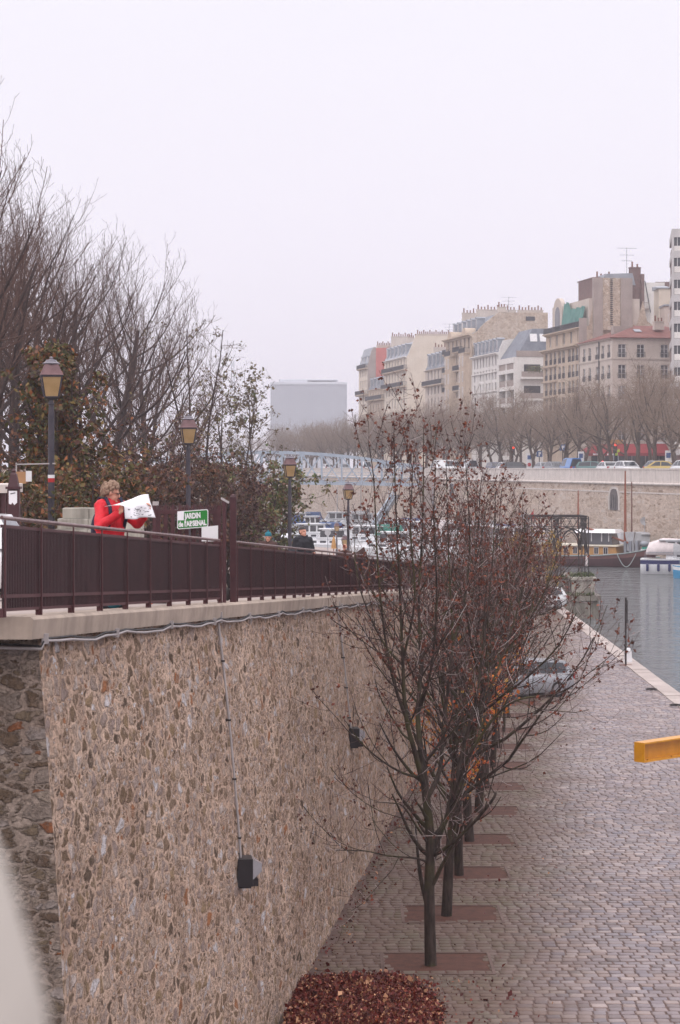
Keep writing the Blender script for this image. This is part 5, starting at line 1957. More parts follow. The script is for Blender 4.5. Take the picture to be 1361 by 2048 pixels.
class House:
    """A house: front along the street at local y=0, party wall facing the camera at local x=0."""

    def __init__(s, name, label, px_far, px_near, depth, line=None, cat='building', d_near=None):
        den = lambda px: 97.9 / ((px - CX) / F + .19)
        s.dn = d_near or den(px_near)
        s.df = den(px_far)
        s.w = (s.df - s.dn) * math.hypot(1, .19)
        s.D = depth
        s.o = thing(name, label, cat, (fac_x(s.dn), s.dn, STREET), RZ_F)
        s.front, s.side = [], []

    def z(s, y):
        """Height above the street of photo row y at the near corner."""
        return PZ(y, s.dn) - STREET

    def front_wall(s, mt, z0, z1, cols, rows, ww, style='plain', rec=.22, name='front_wall', y=0.0, x0=0.0, x1=None):
        """cols: window centres as share of the width; rows: list of (sill, height)."""
        x1 = s.w if x1 is None else x1
        g = MB()
        xs = [x0]
        for c in cols:
            cx = x0 + (x1 - x0) * c
            xs += [cx - ww / 2, cx + ww / 2]
        xs.append(x1)
        zs = [z0]
        for a, h in rows:
            zs += [a, a + h]
        zs.append(z1)
        for i in range(len(xs) - 1):
            for j in range(len(zs) - 1):
                a, b, c, d = xs[i], xs[i + 1], zs[j], zs[j + 1]
                if i % 2 and j % 2:
                    q = [(a, y, c), (b, y, c), (b, y, d), (a, y, d)]
                    p = [(x, y - rec, z) for x, _, z in q]
                    for k in range(4):
                        k2 = (k + 1) % 4
                        g.quad(q[k2], q[k], p[k], p[k2])
                    wm = window_mesh(b - a, d - c, style)
                    s_ = link('window', wm, s.o, (b, y - rec, c), R(180))
                    # the mesh faces +y when unturned
                    s_.location = (a, y - rec + .02, c)
                    s_.rotation_euler = (0, 0, 0)
                else:
                    g.quad((a, y, c), (a, y, d), (b, y, d), (b, y, c))
        g.build(name, mt, s.o)

    def side_wall(s, mt, poly, name='party_wall', x=0.0, t_=.35):
        """poly: (inward distance, height)."""
        g = MB()
        g.prism([(x - .02, -a, z) for a, z in poly], (t_, 0, 0))
        return g.build(name, mt, s.o)

    def roof(s, mt, prof_, name='roof', x0=.0, x1=None):
        x1 = s.w if x1 is None else x1
        g = MB()
        g.loft([[(x, -a, z) for a, z in prof_] for x in (x0, x1)])
        return g.build(name, mt, s.o)

    def dormers(s, n, z, h, slope, ww=1.1, y0=.15, mats=None, x0=0, x1=None):
        x1 = s.w if x1 is None else x1
        g = MB()
        dp = slope * h + .5
        g.box(-ww / 2, ww / 2, -dp, 0, 0, h)
        g.prism([(-ww / 2 - .12, .1, h), (ww / 2 + .12, .1, h), (ww / 2 - .1, .1, h + .22), (0, .1, h + .32), (-ww / 2 + .1, .1, h + .22)], (0, -dp - .3, 0))
        g.m = 1
        g.box(-ww / 2 + .12, ww / 2 - .12, .001, .03, .1, h - .1)
        g.m = 2
        g.box(-ww / 2 + .2, -.04, .031, .04, .18, h - .18)
        g.box(.04, ww / 2 - .2, .031, .04, .18, h - .18)
        me = g.mesh('dormer', mats or [M['zinc'], M['frame'], M['pane']])
        for k in range(n):
            link('dormer', me, s.o, (x0 + (x1 - x0) * (k + .5) / n, -y0, z))

    def balcony(s, z, x0=0, x1=None, out=.7, y=0.0, mt=None, h=.95, slab=None):
        x1 = s.w if x1 is None else x1
        g = MB()
        g.m = 1
        g.box(x0, x1, y, y + out, z - .18, z)
        g.box(x0, x1, y, y + out - .2, z - .32, z - .18)
        g.m = 0
        g.box(x0, x1, y + out - .06, y + out - .02, z + h - .05, z + h)
        g.box(x0, x1, y + out - .05, y + out - .03, z + .08, z + .13)
        n = int((x1 - x0) / .16)
        for i in range(n + 1):
            x = x0 + (x1 - x0 - .04) * i / n
            g.box(x, x + .045, y + out - .055, y + out - .025, z, z + h - .05)
        for x in (x0, x1 - .04):
            g.box(x, x + .04, y, y + out - .06, z + h - .05, z + h)
            for i in range(5):
                yy = y + (out - .1) * i / 5
                g.box(x, x + .03, yy, yy + .04, z, z + h - .05)
        g.build('balcony', [mt or M['iron_far'], slab or M['stone_tan']], s.o)

    def cornice(s, z, mt, out=.3, h=.3, x0=0, x1=None, y=0.0):
        x1 = s.w if x1 is None else x1
        g = MB()
        g.loft([[(x, y - .02, z), (x, y + out * .4, z), (x, y + out * .5, z + h * .4), (x, y + out, z + h * .6), (x, y + out, z + h), (x, y - .02, z + h)] for x in (x0, x1)])
        g.build('cornice', mt, s.o)

    def chimney(s, x, a, z0, z1, L=.7, W=2.6, mt=None, pots=6, along='in'):
        """Stack at local x, running inward from a; a row of pots along its top."""
        g = MB()
        if along == 'in':
            g.box(x, x + L, -a - W, -a, z0, z1)
            g.box(x - .06, x + L + .06, -a - W - .06, -a + .06, z1, z1 + .14)
        else:
            g.box(x, x + W, -a - L, -a, z0, z1)
            g.box(x - .06, x + W + .06, -a - L - .06, -a + .06, z1, z1 + .14)
        g.m = 1
        for i in range(pots):
            t_ = (i + .5) / pots
            c = (x + L / 2, -a - W * t_, z1 + .14) if along == 'in' else (x + W * t_, -a - L / 2, z1 + .14)
            hh_ = .55 + .35 * ((i * 7) % 3 == 0)
            g.lathe([(.15, 0), (.13, hh_ * .8), (.16, hh_ * .82), (.14, hh_)], 6, c=c)
        g.build('chimney', [mt or M['stone_beige'], M['pot']], s.o)

    def aerial(s, x, a, z0, h):
        g = MB()
        g.bar((x, -a, z0), (x, -a, z0 + h), .05)
        for k, (zz, l_) in enumerate(((h - .1, 1.5), (h * .72, 1.1), (h * .5, .8))):
            g.bar((x - .1, -a - l_, z0 + zz), (x + .1, -a + l_, z0 + zz), .035)
            for i in range(5):
                yy = -a - l_ + 2 * l_ * i / 4
                g.bar((x - .35, yy, z0 + zz), (x + .35, yy, z0 + zz), .025)
        g.build('aerial', M['iron_far'], s.o)

    def mass(s, mt, z1, name='core'):
        MB().box(.1, s.w - .05, -s.D, -.5, 0, z1).build(name, mt, s.o)


def rows_between(z0, z1, n, h):
    st = (z1 - z0) / n
    return [(z0 + st * i + (st - h) * .45, h) for i in range(n)]


def cols(n, m_=.08):
    return [m_ + (1 - 2 * m_) * (i + .5) / n for i in range(n)]


# 1. narrow end house with the red painted flank
h = House('apartment_house', 'narrow far end house with red painted flank and iron balcony', 718, 736, 9)
e, tp = h.z(731), h.z(694)
h.front_wall(M['stone_cream'], 0, e, cols(4, .1), rows_between(5, e, 7, 2.0), 1.1)
h.mass(M['stone_cream'], e)
h.cornice(e - .2, M['stone_cream'])
h.balcony(h.z(788), out=1.0)
h.balcony(h.z(735), out=.6)
h.roof(M['zinc'], [(0, e), (1.3, e + 4.4), (2.2, tp - .3), (9, tp - .3), (9, e)])
h.dormers(3, e + .3, 2.0, .3, y0=.35)
h.side_wall(M['stone_grey'], [(-.0, 0), (0, e), (1.0, e + 3.8), (1.6, tp), (2.0, tp), (2.0, 0)])
h.side_wall(M['brick_red'], [(2.0, 0), (2.0, tp - .2), (5.0, tp - .1), (5.0, 0)], 'red_flank')
h.side_wall(M['stone_grey'], [(5.0, 0), (5.0, tp + .2), (9, tp + .2), (9, 0)], 'rear_flank')
h.chimney(.6, 2.4, tp - .3, tp + .4, .6, 6, pots=14)
# 2. low house in between
h = House('apartment_house', 'low far house with steep dormered slate roof beside red flank', 737, 769, 8)
e = h.z(775)
h.front_wall(M['stone_tan'], 0, e, cols(5), rows_between(4.5, e, 5, 1.9), 1.1)
h.mass(M['stone_tan'], e)
h.cornice(e - .3, M['stone_tan'])
h.balcony(h.z(797), out=.8)
tp = h.z(745)
h.roof(M['slate'], [(0, e), (1.4, tp - .4), (4, tp), (8, tp - .3), (8, e)])
h.dormers(5, e + .4, 2.1, .35, y0=.2)
h.side_wall(M['stone_grey'], [(0, 0), (0, e), (1.4, tp), (8, tp + .2), (8, 0)])
# 3. cream blank-walled house
h = House('apartment_house', 'tall cream house with a broad blank flank wall', 769, 814, 15)
e = h.z(712)
tp = h.z(686)
h.front_wall(M['stone_cream'], 0, e, cols(7, .05), rows_between(5, e, 7, 2.1), 1.15)
h.mass(M['stone_cream'], e)
h.cornice(e - .35, M['stone_white'], .5)
h.balcony(h.z(738), out=.75)
h.balcony(h.z(771), out=.9)
h.roof(M['zinc'], [(0, e), (1.6, tp), (3.5, tp + .9), (15, tp + .9), (15, e)])
h.dormers(6, e + .35, 2.3, .45, y0=.25)
t2 = h.z(671)
h.side_wall(M['stone_cream'], [(0, 0), (0, e - .1), (.5, e + .8), (1.7, tp + .8), (2.0, t2), (9.5, t2), (9.6, t2 + .5), (15.5, t2 + .4), (15.5, 0)], 'blank_flank')
h.chimney(.5, 2.4, tp, t2 + .3, .6, 12, pots=26)
h.chimney(h.w - 1.2, 1.5, tp, h.z(688) + 3, .6, 5, pots=10)
h.chimney(h.w * .5, 3, tp, h.z(672) + .3, .7, 4, pots=8)
h.aerial(.8, 9.8, t2, 2.8)
h.side_wall(M['stone_grey'], [(9.45, 0), (9.45, t2 - 1), (9.7, t2 - 1), (9.7, 0)], 'drain_pilaster', x=-.12, t_=.15)
# 4. low mansard house
h = House('apartment_house', 'house with steep dormered mansard between cream flank and bay windows', 851, 891, 13)
e = h.z(733)
tp = h.z(699)
h.front_wall(M['stone_beige'], 0, e, cols(5), rows_between(4.5, e, 6, 2.1), 1.15)
h.mass(M['stone_beige'], e)
h.cornice(e - .35, M['stone_beige'], .45)
h.balcony(h.z(766), out=.85)
h.roof(M['slate'], [(0, e), (1.5, tp - .2), (4, tp + .5), (13, tp + .5), (13, e)])
h.dormers(5, e + .4, 2.7, .42, y0=.2)
h.side_wall(M['stone_beige'], [(0, 0), (0, e), (1.5, tp), (4, tp + .7), (13, tp + .8), (13, 0)])
h.chimney(.3, 1.0, tp - 1, h.z(684), .7, 5, pots=8)
h.chimney(h.w - 2, 1.5, tp - 1, h.z(686), .7, 4, pots=6)
# 5. ornate stone house with bays and the big gable behind it
h = House('apartment_house', 'ornate stone house with stacked bays and broad masonry gable behind', 892, 945, 15)
e = h.z(668)
h.front_wall(M['stone_tan'], 0, e, cols(6, .05), rows_between(5, e, 7, 2.1), 1.15)
h.mass(M['stone_tan'], e)
for x0 in (h.w * .08, h.w * .62):
    x1 = x0 + h.w * .24
    g = MB()
    pl_ = [(x0, 0), (x0 + .7, 1.1), (x1 - .7, 1.1), (x1, 0)]
    za, zb = 7, e - 3.5
    g.prism([(x, y, za) for x, y in pl_], (0, 0, zb - za))
    g.build('bay', M['stone_tan'], h.o)
    for a, hh_ in rows_between(8, zb, 5, 2.0):
        for k in range(2):
            link('window', window_mesh(1.0, hh_, 'plain'), h.o, (x0 + .9 + k * (x1 - x0 - 2.6), 1.14, a))
    h.balcony(zb + .1, x0, x1, 1.1)
for z_ in (h.z(698), h.z(736), h.z(777)):
    h.balcony(z_, h.w * .34, h.w * .6, .8)
    h.balcony(z_, h.w * .88, h.w, .8)
h.cornice(e - .5, M['stone_tan'], .9, .6)
# rounded loggia crown over the bays
for x0 in (h.w * .08, h.w * .62):
    g = MB()
    c = x0 + h.w * .12
    r_ = h.w * .085
    g.prism([(c + r_ * math.cos(a), .6, e + r_ * .8 * math.sin(a)) for a in [math.pi * k / 10 for k in range(11)]], (0, -2.5, 0))
    g.build('arched_gable', M['stone_tan'], h.o)
tp = h.z(627)
h.roof(M['slate'], [(0, e), (1.2, e + .6), (2.6, tp - 2), (5, tp), (15, tp), (15, e)])
h.dormers(6, e + .9, 2.2, .5, y0=1.2)
g8 = h.z(623)
h.side_wall(M['gable_stone'], [(-.0, 0), (0, e), (1.0, e + .6), (2.4, g8 - 2.2), (5.2, g8 - .1), (15, g8), (15, 0)], 'masonry_gable')
MB().box(-.1, -.03, -12.4, -10.6, g8 - 1.6, g8 - .8).build('gable_window', M['pane_dark'], h.o)
h.chimney(.4, 5.2, g8, g8 + .9, .7, 1.6, pots=3)
h.chimney(.4, 9.2, g8, g8 + .35, .6, 5, pots=8)
h.chimney(h.w * .55, 4, tp - 1, h.z(616) + .6, .8, 8, M['stone_beige'], 12)
h.chimney(h.w * .9, 3, tp - 2, h.z(632) + 2, .8, 4, M['stone_beige'], 6)
h.aerial(.7, 7.4, g8, 3.0)
# 6. pale grey house with framed pilasters
h = House('apartment_house', 'pale grey house with white pilaster grid and slate attic', 945, 997, 13)
e = h.z(706)
h.front_wall(M['stone_white'], 0, e, cols(8, .04), rows_between(4.5, e, 7, 1.9), 1.05)
h.mass(M['stone_white'], e)
h.cornice(e - .3, M['stone_white'], .6, .45)
g = MB()
for k in range(5):
    x = h.w * k / 4 - (.2 if k == 4 else 0)
    g.box(x, x + .25, 0, .14, 0, e - 3.4)
for z_ in (e - 3.4, e - 6.9, e - 10.4, e - 13.8):
    g.box(0, h.w, .0, .2, z_, z_ + .25)
g.build('pilaster_grid', M['stone_white'], h.o)
tp = h.z(683)
h.roof(M['slate'], [(0, e + .15), (.9, tp), (5, tp + .7), (13, tp + .7), (13, e)])
h.dormers(7, e + .4, 2.2, .3, y0=.1, ww=1.2)
h.side_wall(M['stone_white'], [(0, 0), (0, e + .1), (.9, tp + .2), (5, tp + .9), (13, tp + .9), (13, 0)])
# 7. modern house with deep balconies
h = House('apartment_house', 'modern pale house with deep balconies and folded slate roof', 997, 1090, 14, d_near=353.0)
e = h.z(724)
lv = [h.z(y) for y in (912, 878, 841, 806, 772, 738)]
g = MB()
MB().box(.1, h.w - .1, -14, -2.2, 0, e + 1).build('core', M['stone_white'], h.o)
for z_ in lv:
    g.box(0, h.w, -2.3, .0, z_ - .45, z_)
    g.box(-.02, h.w + .02, -.02, .12, z_ - .65, z_ + .05)
g.box(0, h.w, -2.3, .12, e - .1, e + .9)
for x in (0, h.w * .48, h.w - .6):
    g.box(x, x + .6, -2.3, .05, 0, e)
g.build('balcony_slabs', M['stone_white'], h.o)
for z_ in lv:
    for x0, x1 in ((.65, h.w * .48 - .05), (h.w * .48 + .65, h.w - .65)):
        MB().box(x0, x1, -.08, -.03, z_ + .051, z_ + 1.15).build('balustrade', M['stone_grey'], h.o)
        for k in range(3):
            link('window', window_mesh(1.6, 2.2, 'plain'), h.o, (x0 + .4 + k * (x1 - x0 - .4) / 3, -2.17, z_ + .05))
# side facing the camera: white bands and planted balconies
g = MB()
g.box(-.3, .05, -13.8, -.0, 0, e + .9)
g.build('side_wall', M['stone_white'], h.o)
for k, z_ in enumerate((h.z(757), h.z(800))):
    g = MB()
    g.box(-1.3, -.31, -6.5, -.9, z_ - .1, z_ + .25)
    g.m = 1
    g.box(-1.3, -1.22, -6.5, -.9, z_ + .25, z_ + 1.2)
    g.m = 2
    g.box(-.36, -.305, -4.6, -1.6, z_ + .3, z_ + 2.5)
    g.build('side_balcony', [M['stone_white'], M['stone_grey'], M['pane_dark']], h.o)
    if k == 0:
        rng = np.random.default_rng(9)
        pts = rng.uniform((-1.4, -6.3, z_ + .9), (-.5, -1.0, z_ + 2.2), (700, 3))
        pts = pts[np.sin(pts[:, 1] * 1.4) + rng.normal(0, .4, 700) > -.3]
        link('plants', leaf_mesh('plants', pts, .3, rng, M['leaf_green'], .2), h.o)
tp = h.z(656)
g = MB()
g.loft([[(-.2, -.3, e + .91), (h.w + .1, -.3, e + .91), (h.w + .1, -14, e + .91), (-.2, -14, e + .91)], [(1.2, -3.6, tp), (h.w - 1, -3.6, tp), (h.w - 1, -13, tp + .2), (1.2, -13.6, tp + .2)]])
g.build('roof', M['slate'], h.o)
g = MB()
sl_ = Vector((1.4, 0, tp - e - .91))
for a in (3.0, 4.8):
    b_ = Vector((-.2, -a, e + .91)) + sl_ * .55 + Vector((-.05, 0, .0))
    t_ = Vector((-.2, -a, e + .91)) + sl_ * .82 + Vector((-.05, 0, .0))
    g.add([b_, b_ + Vector((0, -1.3, 0)), t_ + Vector((0, -1.3, 0)), t_], [(0, 1, 2, 3)])
    g.add([b_ - Vector((.01, 0, 0)), t_ - Vector((.01, 0, 0)), t_ + Vector((-.01, -1.3, 0)), b_ + Vector((-.01, -1.3, 0))], [(0, 1, 2, 3)])
g.build('skylight', M['white'], h.o)
g = MB()
g.box(-.4, -.32, -13.8, -.2, e + .95, e + 2.0)
g.build('roof_railing', M['stone_grey'], h.o)
# 8. tan stone house with green netted attic and the tall chimney wall
h = House('apartment_house', 'tan stone house with green netted attic and tall chimney flank', 1087, 1159, 16)
e = h.z(692)
rows_ = rows_between(5, e, 6, 2.0)
h.front_wall(M['stone_tan'], 0, e, [.06, .16, .26, .42, .53, .66, .78, .91], rows_, 1.2, 'guard')
h.mass(M['stone_tan'], e)
g = MB()
for a, hh_ in rows_:
    g.box(h.w * .6, h.w, .0, .35, a - .35, a - .12)
g.build('sill_bands', M['stone_tan'], h.o)
h.cornice(e - .2, M['stone_tan'], .8, .5)
z2 = h.z(655)
h.front_wall(M['stone_tan'], e + .3, z2, [.1, .3, .5, .7, .88], [(e + .8, 1.9)], 1.1, 'plain', y=-.5, name='attic_wall')
h.cornice(z2 - .3, M['stone_tan'], .7, .4, y=-.5)
h.balcony(z2 + .1, 0, h.w, .6, y=-.6)
z3 = h.z(596)
MB().box(0, h.w, -10, -1.6, z2, z3).build('upper_attic', M['stone_beige'], h.o)
xa = h.w * .74
g = MB()
r_ = h.w * .12
arc = [(xa + r_ * math.cos(a), -.9, z3 - r_ * .4 + r_ * .9 * math.sin(a)) for a in [math.pi * k / 10 for k in range(11)]]
g.prism([(xa + r_, -.9, z2)] + arc + [(xa - r_, -.9, z2)], (0, -.7, 0))
g.m = 1
arc = [(xa + r_ * .6 * math.cos(a), -.88, z3 - r_ * .7 + r_ * .6 * math.sin(a)) for a in [math.pi * k / 10 for k in range(11)]]
g.prism([(xa + r_ * .6, -.88, z2 + .3)] + arc + [(xa - r_ * .6, -.88, z2 + .3)], (0, -.01, 0))
g.build('arched_dormer', [M['stone_beige'], M['pane']], h.o)
g = MB()                                                     # scaffold net hung before the attic, sagging between poles
NXX = 14
g.add([(.6 + (h.w * .6 - .6) * i / (NXX - 1), -.7 + .14 * math.sin(i * 1.9) - .12 * j, z2 + 1.2 + (h.z(612) + (i % 3) * .12 + 1.2 * (i > 9) - z2 - 1.2) * j / 4) for j in range(5) for i in range(NXX)],
      [(j * NXX + i, j * NXX + i + 1, (j + 1) * NXX + i + 1, (j + 1) * NXX + i) for j in range(4) for i in range(NXX - 1)])
ob = g.build('scaffold_net', M['net'], h.o)
ob.modifiers.new('thick', 'SOLIDIFY').thickness = .04
h.side_wall(M['gable_stone'], [(0, 0), (0, z2), (1.6, z2 + .3), (2.3, z2 + 4), (2.3, h.z(648)), (9.5, h.z(648)), (10.6, h.z(600)), (11.2, h.z(640)), (14, h.z(664)), (16, h.z(672)), (16, 0)], 'masonry_flank')
h.side_wall(M['stone_grey'], [(-.05, 0), (-.05, h.z(636)), (1.2, h.z(636)), (1.2, 0)], 'flank_strip', x=-.06, t_=.1)
ct = h.z(555)
h.side_wall(M['stone_grey'], [(2.2, h.z(685)), (2.2, ct), (3.7, ct), (3.7, h.z(685))], 'chimney_strip', x=-.6, t_=.9)
h.side_wall(M['gable_stone'], [(3.7, h.z(660)), (3.7, ct + .0), (6.7, ct), (6.7, h.z(660))], 'masonry_panel', x=-.35, t_=.8)
h.side_wall(M['stone_grey'], [(6.7, h.z(660)), (6.7, ct), (8.6, ct), (8.6, h.z(660))], 'chimney_strip', x=-.6, t_=.9)
g = MB()
for k in range(24):
    z_ = h.z(650) + (ct - h.z(650)) * (k + .5) / 24
    g.box(-.5, -.36, -5.4, -5.0, z_ - .05, z_ + .05)
g.build('rung_ladder', M['iron_far'], h.o)
MB().box(h.w * .12, h.w * .5, -9, -3.0, z3, h.z(553)).build('dark_stack', M['brick_dark'], h.o)
MB().box(h.w * .1, h.w * .52, -9.1, -2.9, h.z(553), h.z(551)).build('stack_cap', M['brick_dark'], h.o)
h.chimney(h.w * .2, 4, h.z(551), h.z(550), .6, 4, M['brick_dark'], 6)
h.roof(M['zinc'], [(3.4, ct - 1), (4.5, ct + .7), (9, ct + .9), (9.5, ct - 1)], 'zinc_roof', x0=.5, x1=h.w * .5)
h.chimney(.6, 8.7, h.z(640), h.z(533), .9, 1.7, M['brick_dark'], 2)
MB().box(.3, 1.6, -10.9, -10.4, h.z(650), h.z(545)).build('rear_stack', M['brick_dark'], h.o)
h.aerial(1.0, 8.2, h.z(545), 4.2)
# 9. red-roofed corner house
h = House('corner_house', 'beige corner house with red tiled hip roof and red awning below', 1160, 1225, 15)
e = h.z(676)
st_ = 3.12
rows_ = [(h.z(y) - 1.05, 2.1) for y in (910 - 3, 867, 826, 785, 743, 702)]
h.front_wall(M['stone_beige'], 0, e, [.1, .28, .46, .68, .86], rows_, 1.15, 'guard')
MB().box(.7, h.w - .05, -15, -.7, 0, e).build('core', M['stone_beige'], h.o)
# camera-facing front round the corner: same wall builder turned a quarter
g = MB()
xs = [0]
for c in (1.55, 4.5, 8.25, 12.4):
    xs += [c - .6, c + .6]
xs.append(15)
zs = [0]
for a, hh_ in rows_:
    zs += [a, a + hh_]
zs.append(e)
for i in range(len(xs) - 1):
    for j in range(len(zs) - 1):
        a, b, c, d = xs[i], xs[i + 1], zs[j], zs[j + 1]
        if i % 2 and j % 2:
            q = [(0, -a, c), (0, -b, c), (0, -b, d), (0, -a, d)]
            p = [(.22, y, z) for _, y, z in q]
            for k in range(4):
                k2 = (k + 1) % 4
                g.quad(q[k], q[k2], p[k2], p[k])
            o_ = link('window', window_mesh(b - a, d - c, 'guard'), h.o, (.2, -b, c), R(90))
        else:
            g.quad((0, -a, c), (0, -b, c), (0, -b, d), (0, -a, d))
g.build('side_front', M['stone_beige'], h.o)
h.cornice(e - .25, M['stone_beige'], .35, .25)
g = MB()
for z_ in (h.z(718), h.z(716)):
    g.box(-.12, 0, -15, .12, z_, z_ + .14)
    g.box(0, h.w, 0, .12, z_, z_ + .14)
g.build('string_course', M['stone_beige'], h.o)
rt = h.z(646)
g = MB()
g.loft([[(-.45, .45, e), (h.w + .2, .45, e), (h.w + .2, -15.4, e), (-.45, -15.4, e)], [(-.45, .45, e + .12), (h.w + .2, .45, e + .12), (h.w + .2, -15.4, e + .12), (-.45, -15.4, e + .12)],
        [(5.0, -5.2, rt), (h.w - 4, -5.6, rt), (h.w - 4, -10.5, rt), (5.0, -10.2, rt)]])
g.build('roof', M['tile'], h.o)
g = MB()
n_ = Vector((5.45, 0, rt - e - .12))
for a in (4.2, 10.6):
    b_ = Vector((-.45, -a, e + .12)) + n_ * .42
    t_ = Vector((-.45, -a, e + .12)) + n_ * .62
    up_ = Vector((-.06, 0, .1))
    g.prism([b_ + up_, b_ + up_ + Vector((0, -1.1, 0)), t_ + up_ + Vector((0, -1.1, 0)), t_ + up_], (-.02, 0, .04))
g.build('skylight', M['zinc'], h.o)
h.chimney(2.0, 7.4, e + 1.5, h.z(641), .9, 1.5, M['stone_beige'], 3)
MB().box(4.2, 5.4, -4.8, -1.6, e + .9, h.z(648)).build('roof_wall', M['stone_grey'], h.o)
MB().bar((h.w * .38, .1, 4), (h.w * .38, .1, e), .16).build('drain_pipe', M['iron_far'], h.o)
# cafe at its foot
cf = thing('cafe', 'cafe with red awning and glass front below the corner house', 'cafe', (0, 0, STREET))
x0, x1 = PX(1176, 291), PX(1338, 291)
g = MB()
g.box(x0 + .5, x1 - .3, 291.6, 299.0, 0, 2.9)
g.build('front', M['pane_dark'], cf)
g = MB()
for i in range(12):
    x = x0 + .5 + (x1 - x0 - .9) * i / 11
    g.box(x, x + .12, 291.45, 291.6, 0, 2.9)
g.box(x0 + .5, x1 - .3, 291.4, 291.6, .0, .6)
g.build('mullions', M['stone_grey'], cf)
zt, zb_ = PZ(888, 296) - STREET, PZ(906, 290) - STREET
g = MB()
g.loft([[(x0 - .6, 289.4, zb_), (x1, 289.4, zb_), (x1, 299, zb_), (x0 - .6, 299, zb_)], [(x0 + 1.5, 293.5, zt), (x1, 293.5, zt), (x1, 298.9, zt), (x0 + 1.5, 298.9, zt)]])
g.box(x0 - .6, x1, 289.36, 289.42, zb_ - .42, zb_)
g.build('awning', M['awning'], cf)
g = MB()
rr_ = random.Random(2)
x = x0 + .6
while x < x0 + 4:
    wd = rr_.uniform(.12, .22)
    g.box(x, x + wd, 289.33, 289.358, zb_ - .33, zb_ - .08)
    x += wd + rr_.choice((.08, .08, .3))
g.build('lettering_strip', M['white'], cf)
MB().box(PX(1221, 293), PX(1247, 293), 293.4, 293.7, zt + .02, zt + .62).build('sign_box', M['cabin_yellow'], cf)
MB().box(PX(1313, 293), PX(1336, 293), 293.4, 293.7, zt + .02, zt + .3).build('lamp_strip', M['white'], cf)
MB().box(PX(1272, 291) - .12, PX(1272, 291) + .12, 291.38, 291.44, .9, 1.7).build('lit_sign', M['lit_warm'], cf)

# 10. pale block behind the red roof, its side tower
h = House('rear_house', 'white rear house with tall narrow windows behind the red roof', 1160, 1225, 8)
h.o.location = (PX(1273, 332), 332, STREET)
zt = PZ(565, 332) - STREET
h.o.rotation_euler.z = 0
W_ = PX(1330, 332) - PX(1273, 332)
h.w = W_
g = MB()
g.box(0, W_, 0, 9, 0, zt)
g.build('walls', M['stone_white'], h.o)
for k in range(2):
    for j in range(3):
        link('window', window_mesh(.75, 2.3, 'plain'), h.o, (.55 + k * .95, -.03, zt - 4.2 - j * 3.4), R(180)).location.x += .75
g = MB()
zz = zt - 4.4
g.box(-.1, W_ * .42, -1.0, 0, zz - .2, zz)
for i in range(10):
    x = W_ * .42 * i / 9
    g.box(x - .02, x + .03, -1.0, -.95, zz, zz + 1.0)
g.box(-.1, W_ * .42, -1.0, -.94, zz + .98, zz + 1.05)
g.build('balcony', M['stone_grey'], h.o)
MB().box(W_ * .72, W_ * 1.25, 1, 6, zt - 1, zt + .2).build('dark_stack', M['brick_dark'], h.o)
MB().bar((W_ * .3, -.1, zt + .3), (W_ * .5, -.1, zt - 5), .12).build('flue_pipe', M['iron_far'], h.o)
o = thing('stair_tower', 'narrow beige stair tower with zinc cap behind the red roof', 'tower', (PX(1318, 322), 322, STREET))
zt = PZ(577, 322) - STREET
MB().box(0, 1.9, 0, 5, 0, zt).build('walls', M['stone_cream'], o)
g = MB()
g.loft([[(-.3, -.2, zt), (2.1, -.2, zt), (2.1, 5, zt), (-.3, 5, zt)], [(-.3, -.2, zt + .15), (2.1, -.2, zt + .15), (1.6, 5, zt + .9), (-.3, 5, zt + .7)]])
g.build('cap', M['zinc'], o)
o = thing('rear_annex', 'small beige annex with one window beside the stair tower', 'building', (PX(1330, 312), 312, STREET))
zt = PZ(612, 312) - STREET
MB().box(0, 3.2, 0, 5, 0, zt).build('walls', M['stone_beige'], o)
MB().box(-.15, 3.3, -.2, 5, zt, zt + .25).build('cap', M['zinc'], o)
link('window', window_mesh(.9, 1.4, 'plain'), o, (1.4, -.03, zt - 2.6), R(180))
# 11. modern tower cut by the frame
h = House('modern_tower', 'modern concrete tower with dark ribbon windows at right frame edge', 1160, 1225, 12)
d = 283.0
h.o.location = (PX(1346, d), d, STREET)
h.o.rotation_euler.z = R(-8)
zt = PZ(458, d) - STREET
g = MB()
g.box(0, 14, 0, 14, 0, zt - 2)
g.build('core', M['brick_dark'], h.o)
g = MB()
nfl = 10
for k in range(nfl + 1):
    z_ = zt - 3.1 * k
    g.box(-.15, 14.1, -.3, .02, z_ - 1.0 if k else z_ - 1.2, z_)
    g.box(-.15, .02, .02, 14, z_ - 1.0 if k else z_ - 1.2, z_)
g.box(0, 14, 0, 14, zt - 1.2, zt - .05)
g.box(-.17, .16, -.33, .0, 0, zt - .3)
g.build('floor_bands', M['tower_panel'], h.o)
for k in range(nfl):
    g = MB()
    z_ = zt - 3.1 * k - (1.2 if k == 0 else 1.0)
    g.box(.2, 13.8, -.06, -.01, z_ - 2.05, z_)
    g.m = 1
    for i in range(8):
        g.box(.6 + i * 1.7, .68 + i * 1.7, -.1, -.06, z_ - 2.05, z_)
    g.m = 2
    g.box(.2, 13.8, -.14, -.1, z_ - 2.05, z_ - 1.2)
    g.build('window', [M['pane_dark'], M['frame'], M['stone_white']], h.o)

